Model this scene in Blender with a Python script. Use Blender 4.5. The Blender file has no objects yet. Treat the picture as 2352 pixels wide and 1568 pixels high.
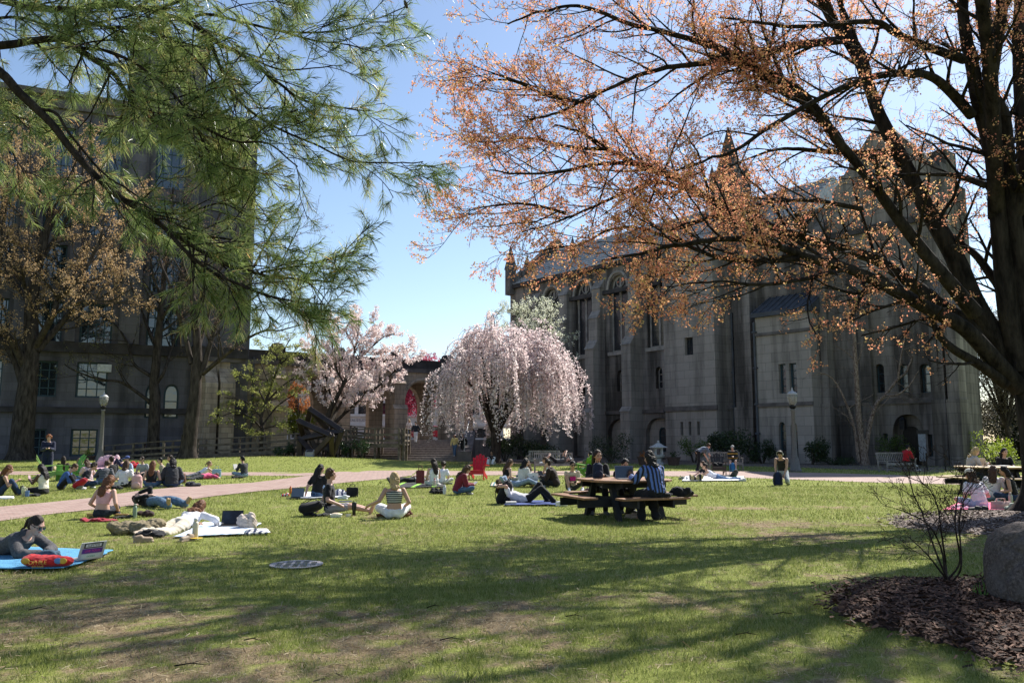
import bpy, bmesh, math, random
import numpy as np
from mathutils import Vector, Matrix, geometry
SC = bpy.context.scene
COL = SC.collection
R = math.radians
# ---------------------------------------------------------------- camera, sky, sun, exposure
FP = 1829.0                      # focal length in units of a 2352 px wide frame (28 mm on 36 mm)
HZ = 1012.0                      # row of the horizon in that frame
CAMH = 1.5
TILT = math.atan((HZ - 784.0) / FP)
cam = bpy.data.cameras.new('camera'); cam.lens = 28.0; cam.sensor_width = 36.0
cam.clip_start = 0.05; cam.clip_end = 3000
camo = bpy.data.objects.new('camera', cam); COL.objects.link(camo)
camo.location = (0, 0, CAMH); camo.rotation_euler = (R(90) + TILT, 0, 0)
SC.camera = camo
SUN_EL, SUN_AZ = R(46.5), R(52)    # azimuth measured from +X towards +Y
SUN_DIR = Vector((math.cos(SUN_EL) * math.cos(SUN_AZ), math.cos(SUN_EL) * math.sin(SUN_AZ), math.sin(SUN_EL)))
world = bpy.data.worlds.new('World'); SC.world = world; world.use_nodes = True
nt = world.node_tree; nt.nodes.clear()
sky = nt.nodes.new('ShaderNodeTexSky'); sky.sky_type = 'NISHITA'; sky.sun_disc = False
sky.sun_elevation = SUN_EL; sky.sun_rotation = R(90) - SUN_AZ
sky.air_density = 1.0; sky.dust_density = 0.5; sky.ozone_density = 1.6
bg = nt.nodes.new('ShaderNodeBackground'); bg.inputs['Strength'].default_value = 0.094
wo = nt.nodes.new('ShaderNodeOutputWorld')
nt.links.new(sky.outputs[0], bg.inputs[0]); nt.links.new(bg.outputs[0], wo.inputs[0])
sun = bpy.data.lights.new('sun', 'SUN'); sun.energy = 5.0; sun.angle = R(0.45); sun.color = (1.0, 0.955, 0.88)
suno = bpy.data.objects.new('sun', sun); COL.objects.link(suno)
suno.rotation_euler = SUN_DIR.to_track_quat('Z', 'Y').to_euler(); suno.location = (30, 30, 60)
SC.view_settings.view_transform = 'Standard'; SC.view_settings.look = 'None'
SC.view_settings.exposure = 0.88; SC.view_settings.gamma = 1.0
SC.cycles.max_bounces = 6; SC.cycles.transparent_max_bounces = 8; SC.cycles.diffuse_bounces = 3
SC.cycles.glossy_bounces = 2; SC.cycles.transmission_bounces = 4; SC.cycles.caustics_reflective = False
SC.cycles.caustics_refractive = False
# ---------------------------------------------------------------- projection helpers (photo rows/columns -> places on the ground)
_ct, _st = math.cos(TILT), math.sin(TILT)
def ray(px, py):
    a, b = (px - 1176.0), (784.0 - py)
    return Vector((a, FP * _ct - b * _st, FP * _st + b * _ct))
def at(px, py, Y):
    d = ray(px, py); t = Y / d.y
    return Vector((d.x * t, Y, CAMH + d.z * t))
def gz(x, y):
    """height of the lawn: flat with a low rise round the sculpture"""
    h = 0.5 * math.exp(-((x + 15.0) / 9.0) ** 2 - ((y - 51.0) / 6.0) ** 2)
    h += 0.25 * math.exp(-((x + 33.0) / 7.0) ** 2 - ((y - 52.0) / 6.0) ** 2)
    return h
def G(px, py, z=None):
    d = ray(px, py)
    if d.z > -8: d.z = -8
    zz = 0.0 if z is None else z
    for _ in range(6):
        t = (zz - CAMH) / d.z
        p = Vector((d.x * t, d.y * t, zz))
        if z is None: zz = gz(p.x, p.y)
    return p
# ---------------------------------------------------------------- noise
def _h(ix, iy, s):
    n = (ix.astype(np.int64) * 374761393 + iy.astype(np.int64) * 668265263 + s * 1442695041) & 0x7fffffff
    n = ((n ^ (n >> 13)) * 1274126177) & 0x7fffffff
    return ((n ^ (n >> 16)) & 0xffff) / 65535.0
def vnoise(x, y, s=0):
    x = np.asarray(x, float); y = np.asarray(y, float)
    ix, iy = np.floor(x), np.floor(y); fx, fy = x - ix, y - iy
    fx = fx * fx * (3 - 2 * fx); fy = fy * fy * (3 - 2 * fy)
    a, b, c, d = _h(ix, iy, s), _h(ix + 1, iy, s), _h(ix, iy + 1, s), _h(ix + 1, iy + 1, s)
    return (a * (1 - fx) + b * fx) * (1 - fy) + (c * (1 - fx) + d * fx) * fy
def fbm(x, y, s=0, o=4):
    r, a, t = 0, 1.0, 0
    for i in range(o):
        r = r + a * vnoise(np.asarray(x) * 2 ** i, np.asarray(y) * 2 ** i, s + i); t += a; a *= 0.5
    return r / t
# ---------------------------------------------------------------- materials
MATS = {}
def lin(h):
    h = h.lstrip('#'); o = []
    for i in (0, 2, 4):
        v = int(h[i:i + 2], 16) / 255.0
        o.append(v / 12.92 if v <= 0.04045 else ((v + 0.055) / 1.055) ** 2.4)
    return tuple(o)
def rgba(c):
    if isinstance(c, str): c = lin(c)
    return (c[0], c[1], c[2], 1.0)
class NT:
    """small helper round a material's node tree"""
    def __init__(s, m): s.t = m.node_tree; s.n = s.t.nodes; s.l = s.t.links
    def new(s, typ, **kw):
        n = s.n.new(typ)
        for k, v in kw.items():
            if k in n.inputs: n.inputs[k].default_value = v
            else: setattr(n, k, v)
        return n
    def link(s, a, b): s.l.new(a, b)
    def noise(s, vec, scale, detail=5, rough=0.55):
        n = s.new('ShaderNodeTexNoise'); n.inputs['Scale'].default_value = scale
        n.inputs['Detail'].default_value = detail; n.inputs['Roughness'].default_value = rough
        if vec is not None: s.link(vec, n.inputs['Vector'])
        return n.outputs['Fac']
    def ramp(s, fac, stops):
        n = s.new('ShaderNodeValToRGB'); e = n.color_ramp.elements
        while len(e) < len(stops): e.new(0.5)
        for k, (p, c) in enumerate(stops):
            e[k].position = p; e[k].color = rgba(c if not isinstance(c, (int, float)) else (c, c, c))
        s.link(fac, n.inputs[0]); return n.outputs[0]
    def mix(s, fac, a, b, mode='MIX'):
        n = s.new('ShaderNodeMix'); n.data_type = 'RGBA'; n.blend_type = mode
        for k, v in ((0, fac), (6, a), (7, b)):
            so = n.inputs[k]
            if hasattr(v, 'links'): s.link(v, so)
            elif k == 0: so.default_value = v
            else: so.default_value = rgba(v)
        return n.outputs[2]
    def math(s, op, a, b=0.0, clamp=False):
        n = s.new('ShaderNodeMath'); n.operation = op; n.use_clamp = clamp
        for k, v in enumerate((a, b)):
            if hasattr(v, 'links'): s.link(v, n.inputs[k])
            else: n.inputs[k].default_value = v
        return n.outputs[0]
    def mapping(s, vec, scale=(1, 1, 1), rot=(0, 0, 0), loc=(0, 0, 0)):
        n = s.new('ShaderNodeMapping'); n.inputs['Scale'].default_value = scale
        n.inputs['Rotation'].default_value = rot; n.inputs['Location'].default_value = loc
        s.link(vec, n.inputs['Vector']); return n.outputs[0]
    def obj(s): return s.new('ShaderNodeTexCoord').outputs['Object']
    def pos(s): return s.new('ShaderNodeNewGeometry').outputs['Position']
    def bump(s, h, strength, dist=0.02):
        n = s.new('ShaderNodeBump'); n.inputs['Strength'].default_value = strength; n.inputs['Distance'].default_value = dist
        s.link(h, n.inputs['Height']); return n.outputs[0]
    def attr(s, name):
        n = s.new('ShaderNodeAttribute'); n.attribute_name = name; return n
def newmat(name):
    m = bpy.data.materials.new(name); m.use_nodes = True
    n = NT(m); b = n.n['Principled BSDF']
    return m, n, b
def MAT(name, base, rough=0.75, var=0.22, scale=7.0, bump=0.0, metal=0.0, spec=0.35, base2=None, sheen=0.0):
    """plain procedural material: colour mottled by noise, with a little bump"""
    if name in MATS: return MATS[name]
    m, n, b = newmat(name); c = rgba(base)[:3]
    v = n.obj(); f = n.noise(v, scale)
    lo = tuple(x * (1 - var) for x in c); hi = tuple(min(1, x * (1 + var)) for x in c)
    if base2 is not None: lo, hi = rgba(base2)[:3], c
    n.link(n.ramp(f, [(0.32, lo), (0.68, hi)]), b.inputs['Base Color'])
    b.inputs['Roughness'].default_value = rough; b.inputs['Metallic'].default_value = metal
    b.inputs['Specular IOR Level'].default_value = spec
    if sheen: b.inputs['Sheen Weight'].default_value = sheen
    if bump: n.link(n.bump(n.noise(v, scale * 4, 8), bump), b.inputs['Normal'])
    MATS[name] = m; return m
def LEAF(name, stops, transl=0.45, rough=0.6, tint='tint'):
    """thin leaf or petal: reflects and lets light through; colour per leaf from an attribute"""
    if name in MATS: return MATS[name]
    m, n, b = newmat(name)
    col = n.ramp(n.attr(tint).outputs['Fac'], stops)
    n.link(col, b.inputs['Base Color']); b.inputs['Roughness'].default_value = rough
    b.inputs['Specular IOR Level'].default_value = 0.3
    tr = n.new('ShaderNodeBsdfTranslucent'); n.link(col, tr.inputs['Color'])
    ms = n.new('ShaderNodeMixShader'); ms.inputs[0].default_value = transl
    n.link(b.outputs[0], ms.inputs[1]); n.link(tr.outputs[0], ms.inputs[2])
    n.link(ms.outputs[0], n.n['Material Output'].inputs['Surface'])
    MATS[name] = m; return m
def BARK(name, c1, c2, bump=0.6, scale=9.0, sz=0.25):
    if name in MATS: return MATS[name]
    m, n, b = newmat(name)
    v = n.mapping(n.obj(), (1, 1, sz)); f = n.noise(v, scale, 9, 0.65)
    w = n.noise(n.obj(), scale * 0.15, 3)
    col = n.mix(w, n.ramp(f, [(0.35, c1), (0.7, c2)]), tuple(x * 0.8 for x in rgba(c2)[:3]), 'MIX')
    n.link(n.ramp(f, [(0.36, c1), (0.66, c2)]), b.inputs['Base Color']); b.inputs['Roughness'].default_value = 0.9
    b.inputs['Specular IOR Level'].default_value = 0.094
    n.link(n.bump(f, bump, 0.05), b.inputs['Normal'])
    MATS[name] = m; return m
def STONE(name, c1, c2, bw=0.9, bh=0.42, stain=0.65, mortar=(0.09, 0.085, 0.08), msize=0.013, streak=0.5):
    """ashlar masonry with vertical weather streaks; works on any upright face in object space"""
    if name in MATS: return MATS[name]
    m, n, b = newmat(name)
    o = n.obj(); sp = n.new('ShaderNodeSeparateXYZ'); n.link(o, sp.inputs[0])
    u = n.math('ADD', sp.outputs[0], sp.outputs[1])
    cb = n.new('ShaderNodeCombineXYZ'); n.link(u, cb.inputs[0]); n.link(sp.outputs[2], cb.inputs[1])
    br = n.new('ShaderNodeTexBrick'); br.offset = 0.37; br.offset_frequency = 2; br.squash = 1.0
    br.inputs['Color1'].default_value = rgba(c1); br.inputs['Color2'].default_value = rgba(c2)
    br.inputs['Mortar'].default_value = rgba(mortar); br.inputs['Scale'].default_value = 1.0
    br.inputs['Mortar Size'].default_value = msize; br.inputs['Brick Width'].default_value = bw
    br.inputs['Row Height'].default_value = bh; br.inputs['Bias'].default_value = 0.0
    n.link(cb.outputs[0], br.inputs['Vector'])
    big = n.noise(n.mapping(o, (0.9, 0.9, 0.10)), 1.0, 7, 0.62)
    fine = n.noise(o, 3.0, 8, 0.6)
    col = n.mix(0.22, br.outputs[0], n.ramp(fine, [(0.3, tuple(x * 0.72 for x in rgba(c1)[:3])), (0.7, c2)]))
    dark = n.ramp(big, [(streak - 0.13, 1.0), (streak + 0.09, 1.0 - stain), (streak + 0.3, 1.0 - stain * 0.75)])
    col = n.mix(1.0, col, dark, 'MULTIPLY')
    n.link(col, b.inputs['Base Color']); b.inputs['Roughness'].default_value = 0.92
    b.inputs['Specular IOR Level'].default_value = 0.094
    n.link(n.bump(fine, 0.25, 0.02), b.inputs['Normal'])
    MATS[name] = m; return m
def STRIPE(name, c1, c2, freq, axis=2, duty=0.5, rough=0.85, rot=(0, 0, 0)):
    if name in MATS: return MATS[name]
    m, n, b = newmat(name)
    v = n.mapping(n.obj(), rot=rot); sp = n.new('ShaderNodeSeparateXYZ'); n.link(v, sp.inputs[0])
    f = n.math('FRACT', n.math('MULTIPLY', sp.outputs[axis], freq)); g = n.math('GREATER_THAN', f, duty)
    n.link(n.mix(g, c1, c2), b.inputs['Base Color']); b.inputs['Roughness'].default_value = rough
    MATS[name] = m; return m
# ---------------------------------------------------------------- mesh builder
def _perp(d):
    a = Vector((0, 0, 1)) if abs(d.z) < 0.9 else Vector((1, 0, 0))
    x = d.cross(a).normalized(); return x, d.cross(x).normalized()
class MB:
    def __init__(s): s.v = []; s.f = []; s.m = []
    def add(s, vs, fs, mi=0):
        k = len(s.v); s.v.extend([tuple(p) for p in vs]); s.f.extend([tuple(i + k for i in f) for f in fs]); s.m.extend([mi] * len(fs)); return s
    def box(s, c, d, rot=None, mi=0, taper=1.0):
        x, y, z = d[0] / 2, d[1] / 2, d[2] / 2; t = taper
        vs = [Vector(p) for p in ((-x, -y, -z), (x, -y, -z), (x, y, -z), (-x, y, -z), (-x * t, -y * t, z), (x * t, -y * t, z), (x * t, y * t, z), (-x * t, y * t, z))]
        if rot is not None:
            M = rot if isinstance(rot, Matrix) else Matrix.Rotation(rot, 3, 'Z'); vs = [M @ p for p in vs]
        c = Vector(c)
        return s.add([p + c for p in vs], [(0, 3, 2, 1), (4, 5, 6, 7), (0, 1, 5, 4), (1, 2, 6, 5), (2, 3, 7, 6), (3, 0, 4, 7)], mi)
    def bb(s, x0, x1, y0, y1, z0, z1, mi=0):
        return s.box(((x0 + x1) / 2, (y0 + y1) / 2, (z0 + z1) / 2), (abs(x1 - x0), abs(y1 - y0), abs(z1 - z0)), None, mi)
    def beam(s, a, b, w, h, up=(0, 0, 1), mi=0):
        a, b = Vector(a), Vector(b); d = (b - a); L = d.length; d = d / L
        u = Vector(up)
        if abs(d.dot(u)) > 0.98: u = Vector((1, 0, 0))
        x = d.cross(u).normalized(); z = x.cross(d).normalized()
        M = Matrix((x, d, z)).transposed()
        return s.box((a + b) / 2, (w, L, h), M, mi)
    def tube(s, pts, rad, n=8, cap=True, mi=0, sq=None):
        pts = [Vector(p) for p in pts]; k = len(pts)
        if not hasattr(rad, '__len__'): rad = [rad] * k
        vs = []; X = None
        for i in range(k):
            d = (pts[min(i + 1, k - 1)] - pts[max(i - 1, 0)])
            d = d.normalized() if d.length > 1e-9 else Vector((0, 0, 1))
            if X is None: X, Y = _perp(d)
            else:
                X = (X - d * X.dot(d))
                X = X.normalized() if X.length > 1e-6 else _perp(d)[0]
                Y = d.cross(X)
            e = sq[i] if sq else 1.0
            for j in range(n):
                a = 2 * math.pi * (j + (0.5 if n == 4 else 0)) / n
                vs.append(pts[i] + X * (math.cos(a) * rad[i]) + Y * (math.sin(a) * rad[i] * e))
        fs = [(i * n + j, i * n + (j + 1) % n, (i + 1) * n + (j + 1) % n, (i + 1) * n + j) for i in range(k - 1) for j in range(n)]
        if cap: fs += [tuple(range(n))[::-1], tuple((k - 1) * n + j for j in range(n))]
        return s.add(vs, fs, mi)
    def lathe(s, prof, c=(0, 0, 0), n=16, mi=0):
        c = Vector(c); vs = []; k = len(prof)
        for r, z in prof:
            for j in range(n):
                a = 2 * math.pi * j / n; vs.append(c + Vector((max(r, 1e-4) * math.cos(a), max(r, 1e-4) * math.sin(a), z)))
        fs = [(i * n + j, i * n + (j + 1) % n, (i + 1) * n + (j + 1) % n, (i + 1) * n + j) for i in range(k - 1) for j in range(n)]
        fs += [tuple(range(n))[::-1], tuple((k - 1) * n + j for j in range(n))]
        return s.add(vs, fs, mi)
    def prism(s, poly, z0, z1, mi=0):
        n = len(poly); vs = [(p[0], p[1], z0) for p in poly] + [(p[0], p[1], z1) for p in poly]
        return s.add(vs, [tuple(range(n))[::-1], tuple(range(n, 2 * n))] + [(i, (i + 1) % n, n + (i + 1) % n, n + i) for i in range(n)], mi)
    def ell(s, c, r, M=None, nu=12, nv=8, mi=0):
        c = Vector(c); vs = []
        for i in range(nv + 1):
            t = math.pi * i / nv
            for j in range(nu):
                a = 2 * math.pi * j / nu
                p = Vector((r[0] * math.sin(t) * math.cos(a), r[1] * math.sin(t) * math.sin(a), -r[2] * math.cos(t)))
                if M is not None: p = M @ p
                vs.append(c + p)
        fs = [(i * nu + j, i * nu + (j + 1) % nu, (i + 1) * nu + (j + 1) % nu, (i + 1) * nu + j) for i in range(nv) for j in range(nu)]
        return s.add(vs, fs, mi)
    def wall(s, outer, holes, y0, y1, mi=0):
        """upright slab in the local XZ plane from y0 (front) to y1 (back) with openings"""
        loops = [list(outer)] + [list(h) for h in holes]
        tri = geometry.tessellate_polygon([[Vector((p[0], p[1], 0)) for p in l] for l in loops])
        flat = [p for l in loops for p in l]; n = len(flat)
        vs = [(p[0], y0, p[1]) for p in flat] + [(p[0], y1, p[1]) for p in flat]
        fs = []
        for t in tri:
            a, b, c = [flat[i] for i in t]
            w = (b[0] - a[0]) * (c[1] - a[1]) - (b[1] - a[1]) * (c[0] - a[0])
            if abs(w) < 1e-9: continue
            t = tuple(t) if w > 0 else tuple(t)[::-1]
            fs.append(t); fs.append(tuple(i + n for i in t[::-1]))
        k = 0
        for li, l in enumerate(loops):
            m = len(l); ar = sum(l[i][0] * l[(i + 1) % m][1] - l[(i + 1) % m][0] * l[i][1] for i in range(m))
            for i in range(m):
                a, b = k + i, k + (i + 1) % m
                q = (a, a + n, b + n, b)
                if (ar > 0) != (li == 0): q = q[::-1]
                fs.append(q)
            k += m
        return s.add(vs, fs, mi)
    def mesh(s, name):
        me = bpy.data.meshes.new(name); me.from_pydata(s.v, [], s.f)
        if any(s.m): me.polygons.foreach_set('material_index', s.m)
        me.update(); return me
    def build(s, name, mat, parent=None, smooth=False, loc=None, bevel=0.0):
        me = s.mesh(name); return link(name, me, mat, parent, smooth, loc, bevel)
def link(name, me, mat, parent=None, smooth=False, loc=None, bevel=0.0):
    for m in (mat if isinstance(mat, (list, tuple)) else [mat]):
        if m is not None: me.materials.append(m)
    if smooth: me.polygons.foreach_set('use_smooth', [True] * len(me.polygons))
    o = bpy.data.objects.new(name, me); COL.objects.link(o)
    if parent is not None: o.parent = parent
    if loc is not None: o.location = loc
    if bevel:
        md = o.modifiers.new('bevel', 'BEVEL'); md.width = bevel; md.segments = 2; md.limit_method = 'ANGLE'
    return o
def npmesh(name, verts, faces_flat, per_face, tint=None):
    """mesh straight from numpy arrays; every face has per_face corners"""
    me = bpy.data.meshes.new(name); nv = len(verts); nf = len(faces_flat) // per_face
    me.vertices.add(nv); me.vertices.foreach_set('co', np.asarray(verts, np.float32).ravel())
    me.loops.add(nf * per_face); me.loops.foreach_set('vertex_index', np.asarray(faces_flat, np.int32))
    me.polygons.add(nf); me.polygons.foreach_set('loop_start', np.arange(0, nf * per_face, per_face, dtype=np.int32))
    if tint is not None:
        a = me.attributes.new('tint', 'FLOAT', 'POINT'); a.data.foreach_set('value', np.asarray(tint, np.float32))
    me.update(calc_edges=True); return me
def tag(o, label=None, cat=None, group=None, kind=None):
    if label: o['label'] = label
    if cat: o['category'] = cat
    if group: o['group'] = group
    if kind: o['kind'] = kind
    return o
def thing(name, label, cat, loc=(0, 0, 0), rz=0.0, group=None):
    o = bpy.data.objects.new(name, None); COL.objects.link(o); o.location = loc; o.rotation_euler = (0, 0, rz)
    o.empty_display_size = 0.2
    return tag(o, label, cat, group)
def copy_tree(o, parent=None):
    c = o.copy(); COL.objects.link(c)
    if parent is not None: c.parent = parent
    for ch in list(o.children): copy_tree(ch, c)
    return c
def text_mesh(body, size, depth=0.002):
    cu = bpy.data.curves.new('lettering', 'FONT'); cu.body = body; cu.size = size; cu.extrude = depth
    cu.align_x = 'CENTER'; cu.align_y = 'CENTER'
    o = bpy.data.objects.new('lettering', cu); COL.objects.link(o)
    dg = bpy.context.evaluated_depsgraph_get(); me = bpy.data.meshes.new_from_object(o.evaluated_get(dg))
    bpy.data.objects.remove(o); bpy.data.curves.remove(cu); me.materials.clear(); return me
def lettering(body, size, mat, parent, M, depth=0.002, name='lettering'):
    me = text_mesh(body, size, depth); me.transform(M); return link(name, me, mat, parent)
rng = np.random.default_rng(7); random.seed(7)
PEOPLE_OFF = False
# ================================================================ GROUND
_bl = []
for (px, py, rx, ry, s) in ((230, 1430, 1.7, 1.3, .75), (470, 1510, 1.6, .9, .75), (90, 1340, 1.7, 1.3, .5), (520, 1285, 1.4, .7, .5),
        (760, 1440, 1.3, 1.0, .45), (1000, 1460, 1.3, .8, .45), (1750, 1166, 2.6, .6, 1.7), (1930, 1163, 1.6, .45, 1.5), (1640, 1170, 1.2, .5, 1.3),
        (1740, 1204, 1.6, .6, 1.5), (1850, 1232, 1.8, .6, 1.3), (1960, 1250, 1.3, .5, .7), (1250, 1325, 1.2, .45, .6), (1330, 1392, 1.1, .35, .6),
        (2080, 1262, 1.3, .35, .7), (1000, 1520, 1.2, .6, .4), (1500, 1375, .9, .3, .5), (1440, 1115, 2.0, .5, .3), (700, 1540, 1.3, .6, .5),
        (1420, 1178, .8, .3, .9), (1560, 1192, 1.2, .35, .9), (1130, 1545, .8, .4, .4)):
    p = G(px, py, 0); _bl.append((p.x, p.y, rx, ry, s))
def bare(x, y):
    x = np.asarray(x, float); y = np.asarray(y, float)
    b = np.zeros_like(x)
    for (cx, cy, rx, ry, s) in _bl:
        b = np.maximum(b, s * np.exp(-((x - cx) / rx) ** 2 - ((y - cy) / ry) ** 2))
    n = fbm(x * 1.1, y * 1.1, 3, 5); n2 = fbm(x * 0.35, y * 0.35, 9, 3); n3 = fbm(x * 7.5, y * 7.5, 21, 3)
    v = b * 0.5 + (n - 0.5) * 1.05 + (n2 - 0.5) * 0.5 + (n3 - .5) * 1.5 - 0.09
    v = v + np.clip((9.5 - y) / 9.0, 0, 0.22) * np.clip(1.0 - x / 5.0, 0.25, 1.0)
    v = v * np.clip(1.15 - y / 90.0, 0.5, 1)
    return np.clip(v, 0, 1)
def graded(lo, hi, dlo, dhi, step, grow):
    a = list(np.arange(dlo, dhi, step)); d = step; v = a[-1]
    while v < hi: d *= grow; v += d; a.append(min(v, hi))
    d = step; v = a[0]
    while v > lo: d *= grow; v -= d; a.insert(0, max(v, lo))
    return np.array(a)
def build_lawn():
    xs = graded(-600, 600, -12, 13, 0.13, 1.06); ys = graded(-80, 1200, 3.5, 20, 0.1, 1.04)
    X, Y = np.meshgrid(xs, ys); ny, nx = X.shape
    Z = 0.5 * np.exp(-((X + 15) / 9) ** 2 - ((Y - 51) / 6) ** 2) + 0.25 * np.exp(-((X + 33) / 7) ** 2 - ((Y - 52) / 6) ** 2)
    Z = Z + (fbm(X * 0.8, Y * 0.8, 5, 3) - 0.5) * 0.03 * (Y < 40)
    V = np.stack([X.ravel(), Y.ravel(), Z.ravel()], 1)
    i = np.arange(ny * nx).reshape(ny, nx)
    F = np.stack([i[:-1, :-1], i[:-1, 1:], i[1:, 1:], i[1:, :-1]], -1).reshape(-1)
    me = npmesh('lawn', V, F, 4, bare(X.ravel(), Y.ravel()))
    m, n, b = newmat('lawn')
    o = n.pos(); t = n.attr('tint').outputs['Fac']
    fine = n.noise(o, 55, 6, 0.7); mid = n.noise(o, 6.0, 6, 0.6); big = n.noise(o, 0.35, 4, 0.5)
    g = n.ramp(n.math('ADD', n.math('MULTIPLY', fine, 0.6), n.math('MULTIPLY', mid, 0.4)), [(0.33, (.07, .09, .018)), (0.5, (.19, .22, .05)), (0.68, (.34, .35, .11))])
    g = n.mix(n.math('MULTIPLY', n.ramp(big, [(0.4, 0.0), (0.65, 1.0)]), 0.35), g, (.22, .24, .07))
    d = n.ramp(n.math('ADD', n.math('MULTIPLY', fine, 0.55), n.math('MULTIPLY', mid, 0.45)), [(0.34, (.11, .08, .045)), (0.5, (.24, .18, .105)), (0.66, (.36, .29, .18))])
    k = n.math('ADD', t, n.math('MULTIPLY', n.math('SUBTRACT', fine, 0.5), 0.9)); k = n.ramp(k, [(0.22, 0.0), (0.55, 1.0)])
    n.link(n.mix(k, g, d), b.inputs['Base Color']); b.inputs['Roughness'].default_value = 0.95; b.inputs['Specular IOR Level'].default_value = 0.1
    n.link(n.bump(n.noise(o, 40, 8, 0.7), 0.8, 0.03), b.inputs['Normal'])
    tag(link('lawn', me, m, smooth=True), kind='structure')
build_lawn()
# ---- paths: polygons traced on the ground
def poly_sheet(name, pix, z, mat, extra=None, kind='structure'):
    pts = [G(px, py, 0) for px, py in pix]
    if extra: pts = pts[:extra[0]] + [Vector(e) for e in extra[1]] + pts[extra[0]:]
    tri = geometry.tessellate_polygon([[Vector((p.x, p.y, 0)) for p in pts]])
    mb = MB(); fs = []
    for t in tri:
        a, b, c = [pts[i] for i in t]
        w = (b.x - a.x) * (c.y - a.y) - (b.y - a.y) * (c.x - a.x); fs.append(tuple(t) if w > 0 else tuple(t)[::-1])
    mb.add([(p.x, p.y, z) for p in pts], fs)
    return tag(mb.build(name, mat), kind=kind), pts
def brickmat(name, rot, sx=0.21, sy=0.105):
    m, n, b = newmat(name); o = n.mapping(n.pos(), rot=(0, 0, rot))
    wob = n.noise(n.pos(), 1.3, 3)
    v = n.new('ShaderNodeVectorMath'); v.operation = 'ADD'; n.link(o, v.inputs[0])
    cb = n.new('ShaderNodeCombineXYZ'); n.link(n.math('MULTIPLY', wob, 0.05), cb.inputs[0]); n.link(n.math('MULTIPLY', wob, 0.06), cb.inputs[1]); n.link(cb.outputs[0], v.inputs[1])
    br = n.new('ShaderNodeTexBrick'); n.link(v.outputs[0], br.inputs['Vector']); br.inputs['Scale'].default_value = 1
    br.inputs['Brick Width'].default_value = sx; br.inputs['Row Height'].default_value = sy; br.inputs['Mortar Size'].default_value = 0.011
    br.inputs['Color1'].default_value = (.23, .115, .088, 1); br.inputs['Color2'].default_value = (.36, .235, .19, 1); br.inputs['Mortar'].default_value = (.045, .03, .024, 1)
    f = n.noise(n.pos(), 2.2, 6); c = n.mix(n.math('ADD', n.math('MULTIPLY', f, 0.4), .12), br.outputs[0], (.37, .30, .265))
    n.link(c, b.inputs['Base Color']); b.inputs['Roughness'].default_value = 0.85
    n.link(n.bump(br.outputs['Fac'], -0.4, 0.01), b.inputs['Normal']); return m
PATH1, PATH2 = brickmat('path brick', R(-52), .30, .16), brickmat('cross path brick', R(8), .30, .16)
main_pts = [(-220, 1182), (0, 1164), (100, 1155), (205, 1144), (315, 1127.5), (436, 1116), (574, 1109), (651, 1099.5), (712, 1092),
            (780, 1083), (850, 1074), (900, 1061.5), (1000, 1061.5), (985, 1070), (960, 1080), (945, 1092), (900, 1098), (856, 1102), (754, 1112),
            (677, 1120.5), (574, 1130), (487, 1140), (405, 1152.5), (300, 1162), (179, 1174), (90, 1184), (0, 1197), (-220, 1222)]
_, PATHP = poly_sheet('brick_path', main_pts, 0.012, PATH1)
cross_pts = [(-250, 1082), (0, 1082), (300, 1082.5), (520, 1083.5), (650, 1084.5), (745, 1086.5), (700, 1093), (520, 1091.5), (300, 1091), (0, 1090), (-250, 1090)]
_, CROSSP = poly_sheet('cross_path', cross_pts, 0.008, PATH2)
right_pts = [(960, 1081), (1100, 1081.5), (1300, 1081.5), (1500, 1081.5), (1700, 1082), (1900, 1086), (2100, 1092), (2352, 1098), (2700, 1106),
             (2700, 1124), (2352, 1116), (2230, 1113), (2000, 1107.5), (1800, 1100), (1700, 1096.5), (1500, 1092.5), (1300, 1091), (1100, 1091), (948, 1093)]
_, RIGHTP = poly_sheet('garden_path', right_pts, 0.0085, PATH2)
def mulchmat(name, a, b_, c_):
    m, n, b = newmat(name); o = n.pos()
    v = n.new('ShaderNodeTexVoronoi'); v.inputs['Scale'].default_value = 38; n.link(n.mapping(o, (1, 2.2, 1), (0, 0, .6)), v.inputs['Vector'])
    w = n.new('ShaderNodeTexVoronoi'); w.inputs['Scale'].default_value = 26; n.link(n.mapping(o, (2.4, 1, 1), (0, 0, -.4)), w.inputs['Vector'])
    s = n.new('ShaderNodeSeparateColor'); n.link(v.outputs['Color'], s.inputs[0]); s2 = n.new('ShaderNodeSeparateColor'); n.link(w.outputs['Color'], s2.inputs[0])
    f = n.math('MULTIPLY', n.math('ADD', s.outputs[0], s2.outputs[1]), 0.5)
    n.link(n.ramp(f, [(0.15, a), (0.5, b_), (0.85, c_)]), b.inputs['Base Color']); b.inputs['Roughness'].default_value = 0.9
    n.link(n.bump(f, 0.9, 0.03), b.inputs['Normal']); return m
MULCH = mulchmat('mulch', (.018, .009, .007), (.06, .028, .017), (.14, .07, .042))
MULCH2 = mulchmat('weathered mulch', (.05, .035, .03), (.13, .095, .08), (.26, .2, .165))
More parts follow.
